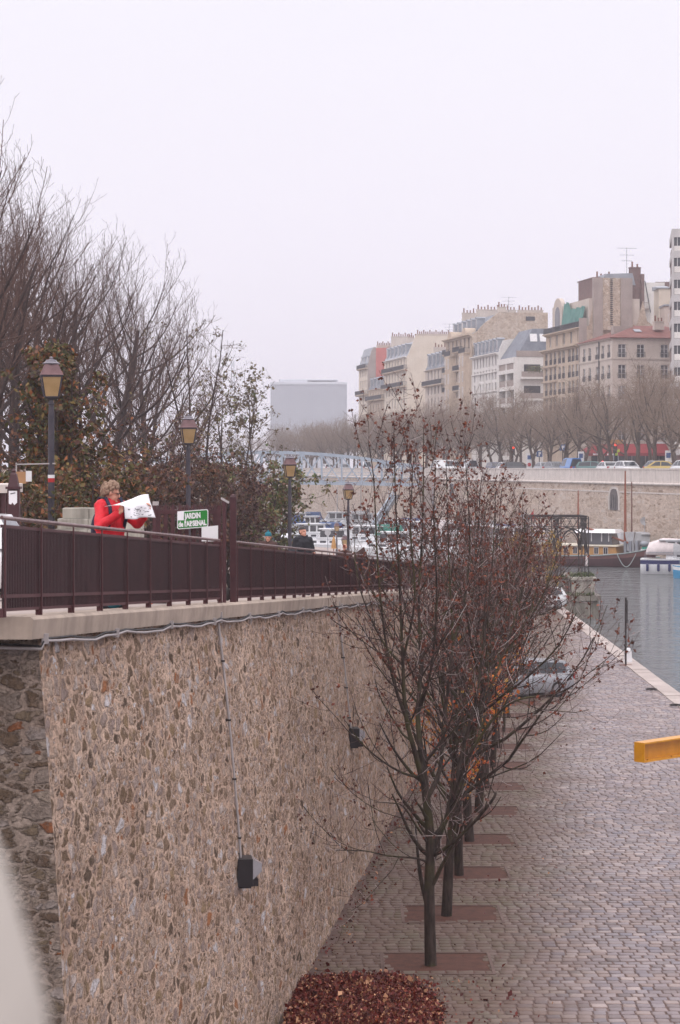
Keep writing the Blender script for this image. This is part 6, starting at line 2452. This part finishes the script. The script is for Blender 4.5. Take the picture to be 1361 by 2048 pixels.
# far office block in the haze
d = 860.0
o = thing('office_block', 'wide hazy grey office block with vertical fins beyond the trees', 'building', (PX(542, d), d, STREET - 1), R(0))
W_, zt = PX(694, d) - PX(542, d), PZ(764, d) - STREET
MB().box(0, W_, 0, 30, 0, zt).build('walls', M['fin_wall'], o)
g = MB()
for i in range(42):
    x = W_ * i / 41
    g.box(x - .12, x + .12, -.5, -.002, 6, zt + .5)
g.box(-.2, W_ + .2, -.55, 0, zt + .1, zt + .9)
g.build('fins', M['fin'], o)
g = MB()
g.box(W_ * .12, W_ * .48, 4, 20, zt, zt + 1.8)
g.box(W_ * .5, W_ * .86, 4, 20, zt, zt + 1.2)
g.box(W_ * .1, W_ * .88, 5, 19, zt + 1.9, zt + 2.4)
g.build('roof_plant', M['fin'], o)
o = thing('lattice_mast', 'faint lattice mast in the haze left of the office block', 'mast', (PX(466, 900), 900, STREET))
zt = PZ(722, 900) - STREET
g = MB()
for sx in (-1, 1):
    g.bar((sx * 1.6, 0, 0), (sx * .5, 0, zt), .35)
for k in range(14):
    z0_, z1_ = zt * k / 14, zt * (k + 1) / 14
    a0, a1 = 1.6 - 1.1 * k / 14, 1.6 - 1.1 * (k + 1) / 14
    g.bar((-a0, 0, z0_), (a1, 0, z1_), .2)
    g.bar((a0, 0, z0_), (-a1, 0, z1_), .2)
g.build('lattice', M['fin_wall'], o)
# ------------------------------------------------------------------ footbridge
fb = thing('footbridge', 'pale blue-grey steel lattice footbridge across the basin', 'footbridge', (0, 0, 0))
BX0, BX1, BD = -46.0, 12.6, 306.0
top = lambda x: 12.45 - .0043 * (x + 11.5) ** 2
bot = lambda x: 7.75 + .0006 * (x + 12) ** 2 * -1
n = 19
xs = [BX0 + (BX1 - BX0) * i / n for i in range(n + 1)]
for yy, nm in ((BD, 'truss'), (BD + 4, 'truss')):
    g = MB()
    for a, b in zip(xs, xs[1:]):
        g.bar((a, yy, top(a)), (b, yy, top(b)), .3, .46)
        g.bar((a, yy, bot(a)), (b, yy, bot(b)), .3, .5)
        if top(a) - bot(a) > .8:
            g.bar((a, yy + .0, bot(a)), (a, yy, top(a)), .26)
            g.bar((a, yy + .05, bot(a)), (b, yy + .05, top(b)), .17)
            g.bar((a, yy - .05, top(a)), (b, yy - .05, bot(b)), .17)
    g.build(nm, M['bridge'], fb)
g = MB()
g.box(BX0, BX1 + 1, BD + .2, BD + 3.8, 8.0, 8.2)
g.build('deck', M['stone_grey'], fb)
g = MB()
for x in xs:
    g.bar((x, BD + .15, 8.2), (x, BD + .15, 9.3), .07)
    g.bar((x, BD + 3.85, 8.2), (x, BD + 3.85, 9.3), .07)
for yy in (BD + .15, BD + 3.85):
    for z_ in (8.55, 8.9, 9.3):
        g.bar((BX0, yy, z_), (BX1, yy, z_), .05)
g.build('hand_rails', M['bridge'], fb)
MB().cbox(BX1 - .2, BX1 + 3.2, BD - .6, BD + 5, -1, 8.6, .06).build('abutment', M['stone_grey'], fb)
MB().cbox(BX0 - 3, BX0 + .1, BD - .6, BD + 5, -1, 8.4, .06).build('abutment', M['stone_grey'], fb)

gw = thing('gangway', 'pale steel gangway slanting down to the boats beneath the bridge', 'gangway', (0, 0, 0))
p, q = P(792, 990, 285), P(742, 1066, 262)
g = MB()
for off in (-.7, .7):
    a, b = p + Vector((0, off, 0)), q + Vector((0, off, 0))
    g.bar(a, b, .12)
    g.bar(a + Vector((0, 0, 1.1)), b + Vector((0, 0, 1.1)), .1)
    for i in range(10):
        s0, s1 = a.lerp(b, i / 10), a.lerp(b, (i + 1) / 10)
        g.bar(s0, s1 + Vector((0, 0, 1.1)), .06)
        g.bar(s0, s0 + Vector((0, 0, 1.1)), .07)
g.build('lattice', M['bridge'], gw)
MB().bar(p, q, 1.2, .08).build('deck', M['dark'], gw)

# ------------------------------------------------------------------ stone pier and iron pergola
pr_ = thing('stone_pier', 'weathered stone pier standing out from the quay into the water', 'pier', (0, 0, 0))
d0 = 133.5
x0, x1 = 13.9, PX(1199, 135)
g = MB()
pl_ = [(x0, d0), (x1 - .9, d0)] + [(x1 - .9 + .9 * math.sin(a), d0 + .9 - .9 * math.cos(a)) for a in (.5, 1.0, 1.57)] + [(x1, d0 + 8), (x0, d0 + 8)]
ins = lambda s_: [(x + (-s_ if x > 16 else 0), y + (s_ if y < d0 + 2 else 0)) for x, y in pl_]
g.loft([[(x, y, -1) for x, y in pl_], [(x, y, 1.2) for x, y in ins(.12)], [(x, y, 1.2) for x, y in ins(-.04)], [(x, y, 1.5) for x, y in ins(-.04)]])
g.build('base', M['pier_base'], pr_)
g = MB()
bx0, bx1 = PX(1141, 135), PX(1186, 135)
g.cbox(bx0, bx1, d0 + .5, d0 + 6.5, 1.5, 2.55, .03)
g.cbox(bx0 - .12, bx1 + .14, d0 + .4, d0 + 6.6, 2.551, 2.74, .03)
g.cbox(PX(1052, 135), bx0 - .2, d0 + 1.2, d0 + 6.5, 1.0, 2.5, .03)
g.build('block', M['pier_stone'], pr_)
g = MB()
ra, rb = PX(1112, 135), bx0 - .14
for z_ in (1.62, 2.6):
    g.bar((ra, d0 + .7, z_), (rb, d0 + .7, z_), .05)
for i in range(12):
    x = ra + (rb - ra) * i / 11
    g.bar((x, d0 + .7, 1.5), (x, d0 + .7, 2.6), .03)
g.build('railing', M['dark'], pr_)
rng = np.random.default_rng(31)
tuft = thing('grass_tufts', 'grass and moss growing on top of the stone pier', 'grass', (0, 0, 0))
tuft['kind'] = 'stuff'
pts = np.concatenate([rng.uniform((bx0, d0 + .4, 2.74), (bx1, d0 + 2.5, 2.8), (500, 3)), rng.uniform((PX(1110, 135), d0 + 1.2, 2.5), (bx0, d0 + 2.5, 2.6), (250, 3)), rng.uniform((x0 + .6, d0, 1.5), (x1 - .5, d0 + .5, 1.54), (160, 3))])
link('blades', leaf_mesh('blades', pts, .28, rng, M['plant'], -1.5, .2), tuft)

pg = thing('pergola', 'dark iron arched pergola with lattice frieze on the pier', 'pergola', (0, 0, 0))
xsP = [PX(1058, 135), PX(1117, 135), PX(1172, 135)]
ysP = [d0 + 1.0, d0 + 4.6]
zf, z1_, zt = 2.72, 6.02, PZ(1033, 134.5)
for xi, x in enumerate(xsP):
    for y in ysP:
        g = MB()
        s_ = .12
        for a in (-s_, s_):
            for b in (-s_, s_):
                g.bar((x + a, y + b, zf), (x + a, y + b, zt), .045)
        for k in range(12):
            z0_, z2_ = zf + (zt - zf) * k / 12, zf + (zt - zf) * (k + 1) / 12
            g.bar((x - s_, y - s_, z0_), (x + s_, y - s_, z2_), .03)
            g.bar((x + s_, y - s_, z0_), (x + s_, y + s_, z2_), .03)
            g.bar((x - s_, y + s_, z0_), (x - s_, y - s_, z2_), .03)
        g.build('post', M['dark'], pg)


def arch_bar(g, a, b, zs, zr, wd):
    a, b = Vector(a), Vector(b)
    pr = None
    for i in range(15):
        th = math.pi * i / 14
        p = (a + b) / 2 + (b - a) / 2 * -math.cos(th) + Vector((0, 0, zs + (zr - zs) * math.sin(th)))
        if pr is not None:
            g.bar(pr, p, wd)
        pr = p


def frieze(g, a, b):
    a, b = Vector(a), Vector(b)
    g.bar(a + Vector((0, 0, zt)), b + Vector((0, 0, zt)), .09)
    g.bar(a + Vector((0, 0, zt - .12)), b + Vector((0, 0, zt - .12)), .05)
    g.bar(a + Vector((0, 0, z1_)), b + Vector((0, 0, z1_)), .05)
    n_ = max(4, int((b - a).length / .42))
    for i in range(n_):
        p, q = a.lerp(b, i / n_), a.lerp(b, (i + 1) / n_)
        g.bar(p + Vector((0, 0, z1_)), q + Vector((0, 0, zt)), .035)
        g.bar(q + Vector((0, 0, z1_)), p + Vector((0, 0, zt)), .035)


pairs = [((xsP[i], y, 0), (xsP[i + 1], y, 0)) for i in (0, 1) for y in ysP] + [((x, ysP[0], 0), (x, ysP[1], 0)) for x in xsP]
for a, b in pairs:
    g = MB()
    arch_bar(g, a, b, 4.4, 5.95, .1)
    ctr = (Vector(a) + Vector(b)) / 2
    arch_bar(g, Vector(a).lerp(ctr, .16), Vector(b).lerp(ctr, .16), 4.6, 5.72, .045)
    frieze(g, a, b)
    g.build('arch', M['dark'], pg)

# ------------------------------------------------------------------ boats
def hull(g, L, B, fb_, bow=.5, m0=0, m1=1, stripe=None):
    """Hull along +x (bow), keel below the water; upper strake in the second material."""
    st = [(-.5, .82, 0), (-.47, .9, 0), (-.2, 1, 0), (.1, 1, .04), (.3, .8, .14), (.42, .46, .26), (.485, .14, .36), (.5, .03, .4)]
    lo, mid, hi = [], [], []
    rings = []
    for x, k, r_ in st:
        hw = B / 2 * k
        z1 = fb_ * (1 + bow * r_ * 1.6)
        rk = .06 * L * max(0, x - .3)
        rings.append([(x * L - rk, -hw * .6, -.4), (x * L - rk, hw * .6, -.4), (x * L, hw * .93, .12), (x * L + rk * .5, hw * .985, z1 * .66), (x * L + rk, hw, z1 * .92), (x * L + rk, hw * 1.02, z1),
                      (x * L + rk, -hw * 1.02, z1), (x * L + rk, -hw, z1 * .92), (x * L + rk * .5, -hw * .985, z1 * .66), (x * L, -hw * .93, .12)])
    b0 = len(s_f) if (s_f := g.f) is not None else 0
    g.m = m0
    g.loft(rings)
    n_ = 10
    k = b0
    for i in range(len(rings) - 1):                          # strake faces
        for j in range(n_):
            if j in (3, 7):
                g.mi[k] = m1
            k += 1
    return [(x * L + .06 * L * max(0, x - .3), B / 2 * kk, fb_ * (1 + bow * r_ * 1.6)) for x, kk, r_ in st]


def cabin(g, x0, x1, hw, z0, z1, rake_f=.5, rake_b=.1, m=0, taper=.12):
    g.m = m
    g.loft([[(x0, -hw, z0), (x1, -hw, z0), (x1, hw, z0), (x0, hw, z0)], [(x0 + rake_b, -hw + taper, z1), (x1 - rake_f, -hw + taper, z1), (x1 - rake_f, hw - taper, z1), (x0 + rake_b, hw - taper, z1)]])


def cruiser(label, x, y, L, rz, style, name='motor_boat'):
    """y is the photo row of the waterline."""
    d = CZ * F / (y - HY)
    o = thing(name, label, 'boat', (PX(x, d), d, 0), rz, 'boats moored in the basin')
    B, fb_ = L * .33, style.get('fb', .55 + L * .06)
    g = MB()
    hull(g, L, B, fb_)
    g.build('hull', [M[style.get('hull', 'hull_white')], M[style.get('strake', 'hull_white')]], o, smooth=True)
    g = MB()
    g.box(-L * .49, -.1 * L, -B * .42, B * .42, fb_ * .8, fb_ * 1.003)
    cabin(g, -.22 * L, .34 * L, B * .36, fb_, fb_ + .62, 1.0, .0)
    cabin(g, -.24 * L, .12 * L, B * .34, fb_ + .62, fb_ + 1.75, .7, .15)
    g.box(-.3 * L, .1 * L, -B * .37, B * .37, fb_ + 1.75, fb_ + 1.84)
    g.build('cabin', M[style.get('cabin', 'hull_white')], o)
    g = MB()
    for s_ in (-1, 1):
        hw = B * .34
        for k in range(3):
            xa = -.2 * L + k * .1 * L
            xb = xa + .08 * L
            f = lambda x_, z_: (x_, s_ * (hw - .12 * (z_ - fb_ - .62) / 1.13 + .012), z_)
            g.prism([f(xa, fb_ + .85), f(xb, fb_ + .85), f(xb - .04, fb_ + 1.6), f(xa, fb_ + 1.6)], (0, s_ * .01, 0))
        for k in range(3):
            xa = -.1 * L + k * .11 * L
            g.prism([(xa, s_ * B * .352, fb_ + .2), (xa + .07 * L, s_ * B * .352, fb_ + .2), (xa + .07 * L, s_ * B * .34, fb_ + .45), (xa, s_ * B * .34, fb_ + .45)], (0, s_ * .02, 0))
    xa, xb, za, zb_ = .12 * L, .12 * L - .7, fb_ + .62, fb_ + 1.75
    pt = lambda t_: (xa + (xb - xa) * t_ + .02, za + (zb_ - za) * t_)
    a, b = pt(.2), pt(.9)
    for sy in (-1, 1):
        g.prism([(a[0], sy * .06, a[1]), (a[0], sy * B * .3, a[1]), (b[0], sy * B * .27, b[1]), (b[0], sy * .06, b[1])], (.02, 0, .01))
    g.build('windows', M['pane_dark'], o)
    g = MB()
    sx = [(-.45, .4), (-.1, .47), (.2, .42), (.38, .28), (.5, .03)]
    for s_ in (-1, 1):
        for (u, v), (u2, v2) in zip(sx, sx[1:]):
            p, q = Vector((u * L, s_ * v * B, fb_ + .62 + max(0, u) * .7)), Vector((u2 * L, s_ * v2 * B, fb_ + .62 + max(0, u2) * .7))
            g.bar(p, q, .035)
            g.bar(p, p - Vector((0, 0, .62)), .03)
    if style.get('mast'):
        g.bar((-.05 * L, 0, fb_ + 1.8), (-.05 * L, 0, fb_ + 1.8 + style['mast']), .09)
        g.bar((-.05 * L - .5, 0, fb_ + 1.8 + style['mast'] * .6), (-.05 * L + .5, 0, fb_ + 1.8 + style['mast'] * .6), .04)
    g.build('rails', M['zinc'], o)
    if style.get('canopy'):
        g = MB()
        cabin(g, -.49 * L, -.2 * L, B * .36, fb_ + .7, fb_ + 1.95, .1, .4, 0, .3)
        g.build('canopy', M[style['canopy']], o, smooth=True)
    if style.get('fenders'):
        fm = MB().capsule((0, 0, .12), (0, 0, .62), .13, .13, 8).mesh('fender', M['navy_paint'], True)
        for s_ in (-1, 1):
            for k in range(4):
                link('fender', fm, o, (-.42 * L + k * .12 * L, s_ * (B * .5 * (.98 if k < 3 else .8) + .13), fb_ * .2))
    if style.get('dish'):
        g = MB()
        g.bar((-.25 * L, 0, fb_ + 1.8), (-.25 * L, 0, fb_ + 2.9), .06)
        g.M = Matrix.Translation((-.25 * L, 0, fb_ + 3.1)) @ Matrix.Rotation(R(80), 4, 'X')
        g.lathe([(.02, -.1), (.3, -.06), (.45, .05), (.43, .06), (.02, -.07)], 14)
        g.build('dish', M['canvas_grey'], o)
    return o


# the blue and white cruiser with its canvas hood, moored at the right
d = CZ * F / (1150 - HY)
o = cruiser('white motor cruiser with navy stripe, navy fenders and pale canvas hood', 1374, 1148, 8.6, R(-12), dict(strake='navy_paint', fenders=1, fb=1.45), 'motor_cruiser')
g = MB()
L, B, fb_ = 8.6, 8.6 * .33, 1.35
g.loft([[(x, B * .42 * k * math.cos(a), fb_ + .5 + hh_ * math.sin(a) ** .7) for a in [math.pi * i / 10 for i in range(11)]] for x, k, hh_ in ((-.44 * L, .95, .4), (-.41 * L, 1, 1.1), (-.26 * L, 1, 1.55), (-.1 * L, .97, 1.5), (.02 * L, .92, 1.0), (.11 * L, .8, .25))])
for k in (-.3, -.1, .02):
    pass
g.build('canvas_hood', M['canvas'], o, smooth='all')
g = MB()
g.loft([[(x, B * .425 * k * math.cos(a), fb_ + .5 + hh_ * 1.02 * math.sin(a) ** .7) for a in [math.pi * (.04 + .2 * i / 4) + (math.pi * .76 - 0 if s_ > 0 else 0) for i in range(5)]] for s_ in (1,) for x, k, hh_ in ((-.14 * L, .985, 1.58), (-.04 * L, .95, 1.3), (.02 * L, .93, 1.04))], cap=False, closed=False)
g.build('hood_window', M['canvas_grey'], o)
g = MB()
g.loft([[(x, B * .425 * k * math.cos(a), fb_ + .5 + hh_ * 1.02 * math.sin(a) ** .7) for a in [math.pi * (.04 + .2 * i / 4) for i in range(5)]] for x, k, hh_ in ((-.14 * L, .985, 1.58), (-.04 * L, .95, 1.3), (.02 * L, .93, 1.04))], cap=False, closed=False)
g.build('hood_window', M['canvas_grey'], o)
g = MB()
for sy in (-1, 1):
    g.ball((.32 * L, sy * .4, fb_ + .85), (.12, .12, .1))
g.box(.2 * L, .3 * L, -.3, .3, fb_ + .62, fb_ + .72)
g.build('deck_fittings', M['red'], o)
cruiser('white houseboat with long pale roof behind the navy-striped cruiser', 1350, 1126, 13, R(4), dict(mast=2, dish=1, canopy='canvas_grey'), 'houseboat')
o = cruiser('sky blue small boat bow at the right frame edge', 1412, 1156, 6.0, R(184), dict(hull='sky_blue', strake='hull_white', cabin='sky_blue'), 'small_boat')

# the sailing barge: dark maroon bow, ochre cabin, varnished masts
o = thing('sailing_barge', 'maroon sailing barge with ochre cabin and varnished masts', 'boat', (PX(1182, 205), 205.0, 0), R(-26), 'boats moored in the basin')
L, B, fb_ = 13.6, 3.9, 1.15
g = MB()
hull(g, L, B, fb_, 1.3, 0, 1)
g.build('hull', [M['hull_maroon'], M['hull_brown']], o, smooth=True)
g = MB()
for s_ in (-1, 1):
    pts = [(x, s_ * (hw * 1.02 + .03), z - .06) for x, hw, z in [(-.49 * L, B * .43, fb_), (-.2 * L, B * .5, fb_), (.1 * L, B * .5, fb_ * 1.08), (.3 * L, B * .4, fb_ * 1.29), (.42 * L, B * .23, fb_ * 1.54), (.5 * L, .06, fb_ * 1.83)]]
    g.tube(pts, .07, 6)
g.build('rubbing_strake', M['rope'], o)
g = MB()
cabin(g, -.42 * L, .24 * L, B * .36, fb_, fb_ + .95, .15, .1, 0, .06)
g.build('cabin', M['cabin_yellow'], o)
g = MB()
cabin(g, -.44 * L, .25 * L, B * .4, fb_ + .951, fb_ + 1.1, .05, .05, 0, .05)
g.build('cabin_roof', M['deck'], o)
wm = MB()
wm.box(0, .5, -.02, .02, 0, .72)
wm.m = 1
wm.box(.05, .45, -.035, .035, .05, .67)
wm.m = 0
wm.box(.235, .265, -.04, .04, .05, .67)
me = wm.mesh('window', [M['frame'], M['pane_dark']])
for k in range(8):
    for s_ in (-1, 1):
        link('window', me, o, (-.4 * L + k * 1.0 + (k > 4) * .25, s_ * (B * .36 - .0), fb_ + .14))
g = MB()
cabin(g, -.06 * L, .2 * L, B * .3, fb_ + 1.11, fb_ + 2.3, .3, .2, 0, .1)
g.m = 1
for x in (-.05, .03, .11, .165):
    for s_ in (-1, 1):
        g.box(x * L, x * L + .1, s_ * B * .27 - .09, s_ * B * .27 + .09, fb_ + 1.11, fb_ + 2.3)
g.build('wheelhouse', [M['pane'], M['frame']], o)
g = MB()
cabin(g, -.1 * L, .23 * L, B * .4, fb_ + 2.301, fb_ + 2.65, .2, .2, 0, .5)
g.build('wheelhouse_roof', M['hull_white'], o)
for x, h_, r_ in ((.27 * L, 8.6, .17), (-.1 * L, 6.6, .13)):
    g = MB()
    g.tube([(x, 0, fb_), (x, 0, fb_ + h_ * .6), (x, 0, fb_ + h_)], [r_, r_ * .8, r_ * .4], 8)
    g.build('mast', M['varnish'], o, smooth=True)
g = MB()
g.tube([(.3 * L, -.3, fb_ + 1.3), (-.02 * L, -1.3, fb_ + 2.9)], .11, 8)
g.build('boom', M['varnish'], o)
g = MB()
g.loft([[(.31 * L + dx, dy, fb_ + .5) for dx, dy in ((-.5, -.3), (.5, -.3), (.5, .3), (-.5, .3))], [(.31 * L + dx * .7, dy * .7, fb_ + 1.5) for dx, dy in ((-.5, -.3), (.5, -.3), (.5, .3), (-.5, .3))],
        [(.31 * L + dx, dy, fb_ + 2.4) for dx, dy in ((-.5, -.3), (.5, -.3), (.5, .3), (-.5, .3))]])
g.build('covered_sail', M['canvas_grey'], o, smooth=True)
g = MB()
for x in (.27, .31, .36):
    g.box(x * L, x * L + .25, -.5, .5, fb_ + .3, fb_ + 1.2 + x)
g.ball((.42 * L, 0, fb_ + 1.2), (.5, .4, .3))
g.build('deck_gear', M['zinc'], o)
g = MB()
pts = [(.25 * L + 1.9 * t_, -B * .45 - .14 + .35 * t_ * t_, fb_ * 1.25 - 1.35 * math.sin(math.pi * t_)) for t_ in [i / 12 for i in range(13)]]
g.tube(pts, .05, 6)
g.build('mooring_rope', M['rope'], o)
MB().capsule((.02 * L, -B * .5 - .14, .2), (.02 * L, -B * .5 - .14, .95), .16, .16).build('fender', M['canvas'], o, smooth=True)
g = MB()
g.bar((-.46 * L, 0, fb_ + 3.2), (-.46 * L, 0, fb_ + 4.6), .05)
g.prism([(-.46 * L, .0, fb_ + 4.5), (-.46 * L - .4, .1, fb_ + 4.0), (-.46 * L - .3, .15, fb_ + 3.3), (-.46 * L, .0, fb_ + 3.7)], (0, .03, 0))
g.build('flag', M['red'], o)
# second masts: the yawl behind
o = thing('sailing_yacht', 'small yacht with thin dark mast between barge and cruiser', 'boat', (PX(1276, 207), 208.5, 0), R(170), 'boats moored in the basin')
g = MB()
hull(g, 8, 2.6, .9)
g.build('hull', [M['hull_white'], M['canvas_teal']], o, smooth=True)
g = MB()
cabin(g, -1.8, 1.5, .8, .9, 1.6, .7, .1)
g.build('cabin', M['hull_white'], o)
MB().tube([(.4, 0, .9), (.4, 0, 8.6)], [.11, .06], 6).build('mast', M['rust'], o)
MB().ball((-1.5, 0, 1.6), (.9, .6, .6)).build('tarpaulin', M['canvas_teal'], o, smooth=True)

bl = [
    (612, 1094, 10, 200, dict(strake='canvas_blue', cabin='hull_white', canopy='canvas_blue'), 'white boat with blue side windows below the third lamp'),
    (655, 1108, 10, 178, dict(dish=1, cabin='hull_white'), 'white cabin boat with a round dish left of the fourth lamp'),
    (668, 1062, 11, 190, dict(mast=4, canopy='canvas_grey'), 'white cruiser with thin mast under the far quay wall'),
    (724, 1100, 10.5, 160, dict(canopy='canvas_teal', cabin='hull_white'), 'white boat with a green canvas cover right of fourth lamp'),
    (628, 1070, 8, 20, dict(hull='navy_paint', strake='hull_white', canopy='canvas_blue'), 'navy hulled boat with blue canvas behind the blue-windowed boat'),
    (716, 1064, 10, 185, dict(mast=5), 'white yacht with a tall mast left of the gangway'),
    (770, 1082, 11, 175, dict(mast=6, canopy='canvas_blue'), 'white yacht with blue canvas behind first tree\'s left shoots'),
    (812, 1090, 12, 190, dict(canopy='canvas'), 'broad white cruiser glimpsed between the first tree\'s stems'),
    (858, 1086, 11, 170, dict(mast=5), 'white cruiser glimpsed through the middle of the tree row'),
    (905, 1092, 12, 185, dict(canopy='canvas_grey'), 'white cruiser with grey canopy glimpsed through the thick twigs'),
    (950, 1100, 11, 175, dict(mast=4, canopy='canvas_blue'), 'white cruiser with mast and blue canopy behind the thick twigs'),
    (1000, 1106, 12, 190, dict(dish=1, canopy='canvas'), 'white cruiser with a dish left of the yellow tree'),
    (780, 1118, 11, 165, dict(canopy='canvas_grey'), 'white cruiser close to the shore behind the railing end'),
    (860, 1124, 12, 170, dict(mast=3), 'white cruiser with short mast low behind the tree row'),
    (1075, 1098, 12, 183, dict(dish=1, cabin='hull_white'), 'white boat whose domed roof shows above the pergola'),
    (742, 1049, 9, 180, dict(mast=4), 'distant white boat close under the bridge'),
    (590, 1062, 9, 170, dict(canopy='canvas_blue'), 'distant white boat left behind the leafy tree branches'),
]
for x, y, L, a, stl, lb in bl:
    cruiser(lb, x, y, L, R(a), stl)
d = 200.0
o = thing('parasol', 'closed pale yellow parasol standing left of the small distant lamp', 'parasol', (PX(668, d), d, land_z(PX(668, d), d)))
zt = PZ(1072, d) - o.location.z
MB().lathe([(.04, 0), (.04, zt)], 8).build('pole', M['varnish'], o)
MB().lathe([(.3, zt - 1.25), (.26, zt - 1.2), (.16, zt - .4), (.04, zt)], 10).build('cloth', M['cabin_yellow'], o)
d = 196.0
o = thing('round_sign', 'round white sign disc on a pole before the moored boats', 'sign', (PX(656, d), d, land_z(PX(656, d), d)))
zt = PZ(1065, d) - o.location.z
MB().lathe([(.04, 0), (.04, zt)], 8).build('pole', M['zinc'], o)
g = MB(Matrix.Translation((0, -.06, zt)) @ Matrix.Rotation(R(90), 4, 'X'))
g.lathe([(.3, -.01), (.3, .02)], 18)
g.build('disc', M['canvas_grey'], o)

# ------------------------------------------------------------------ the far street: traffic, signals, signs, the worker
clist = [(1378, 'white', 'hatch', 'white car at the right frame edge above the quay wall'), (1336, 'yellow', 'saloon', 'yellow car below the right-hand red and white panel sign'), (1303, 'silver', 'hatch', 'silver car under the right part of the red awning'),
         (1266, 'white', 'hatch', 'white car right of the worker on the ladder'), (1216, 'white', 'saloon', 'white saloon in front of the ladder'), (1186, 'teal', 'hatch', 'dull teal car under the left corner of the awning'),
         (1150, 'blue', 'van', 'bright blue van parked above the quay wall'), (1112, 'grey', 'hatch', 'dark grey car left of the bright blue van'), (1080, 'silver', 'saloon', 'silver saloon second left of the bright blue van'),
         (1046, 'black', 'hatch', 'black car below the red traffic light'), (1010, 'white', 'hatch', 'white car left of the red traffic light'), (985, 'navy', 'hatch', 'dark navy car above the pale quay wall beside trunks'),
         (945, 'white', 'van', 'white van seen over the tree shoots, right one'), (900, 'white', 'van', 'white van seen over the tree shoots, left one'), (868, 'silver', 'hatch', 'silver car left of both white vans'),
         (838, 'red', 'hatch', 'red car near the end of the footbridge'), (806, 'white', 'hatch', 'white car seen through the footbridge end lattice'), (772, 'grey', 'hatch', 'grey car seen through the footbridge lattice'),
         (735, 'white', 'van', 'white van seen through the footbridge lattice'), (690, 'silver', 'hatch', 'silver car seen through the middle of the footbridge'), (650, 'white', 'hatch', 'white car seen through the tall part of the footbridge')]
for i, (px, pc, kd, lb) in enumerate(clist):
    d = 76.2 / ((px - CX) / F + .19)
    p = bank(d, 3.4 + (i % 3) * .5, STREET + .02)
    make_car(lb, PAINT[pc], kd, 'cars along the far street', p, RZ_F + (R(180) if i % 2 else 0) + R(52 if i % 4 == 1 else 0), 1.12)


def pole_sign(name, label, cat, px, ytop, off, build):
    d = (72.4 + off * 1.018) / ((px - CX) / F + .19)
    p = bank(d, off, STREET)
    o = thing(name, label, cat, p)
    H = PZ(ytop, p.y) - STREET
    MB().lathe([(.07, 0), (.06, H)], 8).build('pole', M['dark'], o)
    build(o, H)
    return o


def blue_square(o, H):
    MB().box(-.4, .4, -.12, -.07, H - .8, H).build('panel', M['blue_sign'], o)
    g = MB()
    g.box(-.12, .04, -.13, -.121, H - .7, H - .14)
    g.box(.041, .2, -.13, -.1215, H - .42, H - .14)
    g.build('symbol', M['white'], o)


def park_panel(o, H):
    MB().box(-.36, .36, -.12, -.07, H - 2.3, H).build('panel', M['white'], o)
    MB().box(-.24, .24, -.135, -.121, H - .8, H - .25).build('blue_field', M['blue_sign'], o)
    g = MB(Matrix.Translation((0, -.13, H - 1.5)) @ Matrix.Rotation(R(90), 4, 'X'))
    g.lathe([(.25, -.01), (.25, .009)], 16)
    g.build('red_disc', M['red'], o)


def signal(o, H):
    MB().cbox(-.24, .24, -.34, .06, H - 1.25, H, .05).build('housing', M['black'], o)
    for k, mt in enumerate(('lit_red', 'dark', 'dark')):
        g = MB(Matrix.Translation((0, -.36, H - .25 - k * .38)) @ Matrix.Rotation(R(90), 4, 'X'))
        g.lathe([(.15, -.03), (.15, .02)], 12)
        g.build('lamp' if k == 0 else 'dark_lens', M[mt], o)


pole_sign('parking_sign', 'blue square sign on a pole left of the blue van', 'sign', 1131, 889, 6, blue_square)
pole_sign('parking_sign', 'blue square sign on a pole among trunks further left', 'sign', 1084, 902, 6, blue_square)
pole_sign('panel_sign', 'white panel with blue square and red disc left of the awning', 'sign', 1166, 903, 4, park_panel)
pole_sign('panel_sign', 'white panel with blue square and red disc at right end of awning', 'sign', 1342, 901, 4, park_panel)
pole_sign('panel_sign', 'white and blue panel sign left of the red traffic light', 'sign', 1062, 907, 4, park_panel)
pole_sign('traffic_light', 'red traffic light among the trunks left of the cafe', 'traffic light', 1031, 892, 6, signal)
pole_sign('traffic_light', 'red traffic light beside the worker on the ladder', 'traffic light', 1238, 886, 8, signal)
pole_sign('traffic_light', 'low red traffic light in front of the cafe windows', 'traffic light', 1209, 920, 4, signal)
d = 247.0
p = Vector((PX(1232, d), d, STREET))
o = thing('step_ladder', 'tall aluminium step ladder standing before the red awning', 'ladder', p)
g = MB()
for sx in (-1, 1):
    g.bar((sx * .55, -.9, 0), (sx * .22, 0, 2.6), .09)
    g.bar((sx * .55, .9, 0), (sx * .22, 0.05, 2.6), .07)
for k in range(8):
    t_ = (k + .5) / 8
    a = .55 - .33 * t_
    g.bar((-a, -.9 + .9 * t_, 2.6 * t_), (a, -.9 + .9 * t_, 2.6 * t_), .07)
g.build('frame', M['zinc'], o)
person('worker in a yellow vest standing on the step ladder', p + Vector((0, -.35, 1.62)), R(150), 1.02,
       dict(wl=(.2, -.4, 1.45), wr=(-.2, -.4, 1.5), el=(.3, -.2, 1.2), er=(-.3, -.2, 1.2), hand_l=(0, -1, .4), hand_r=(0, -1, .4)),
       dict(jacket=M['hivis'], hat=M['orange'], trousers=M['navy']))
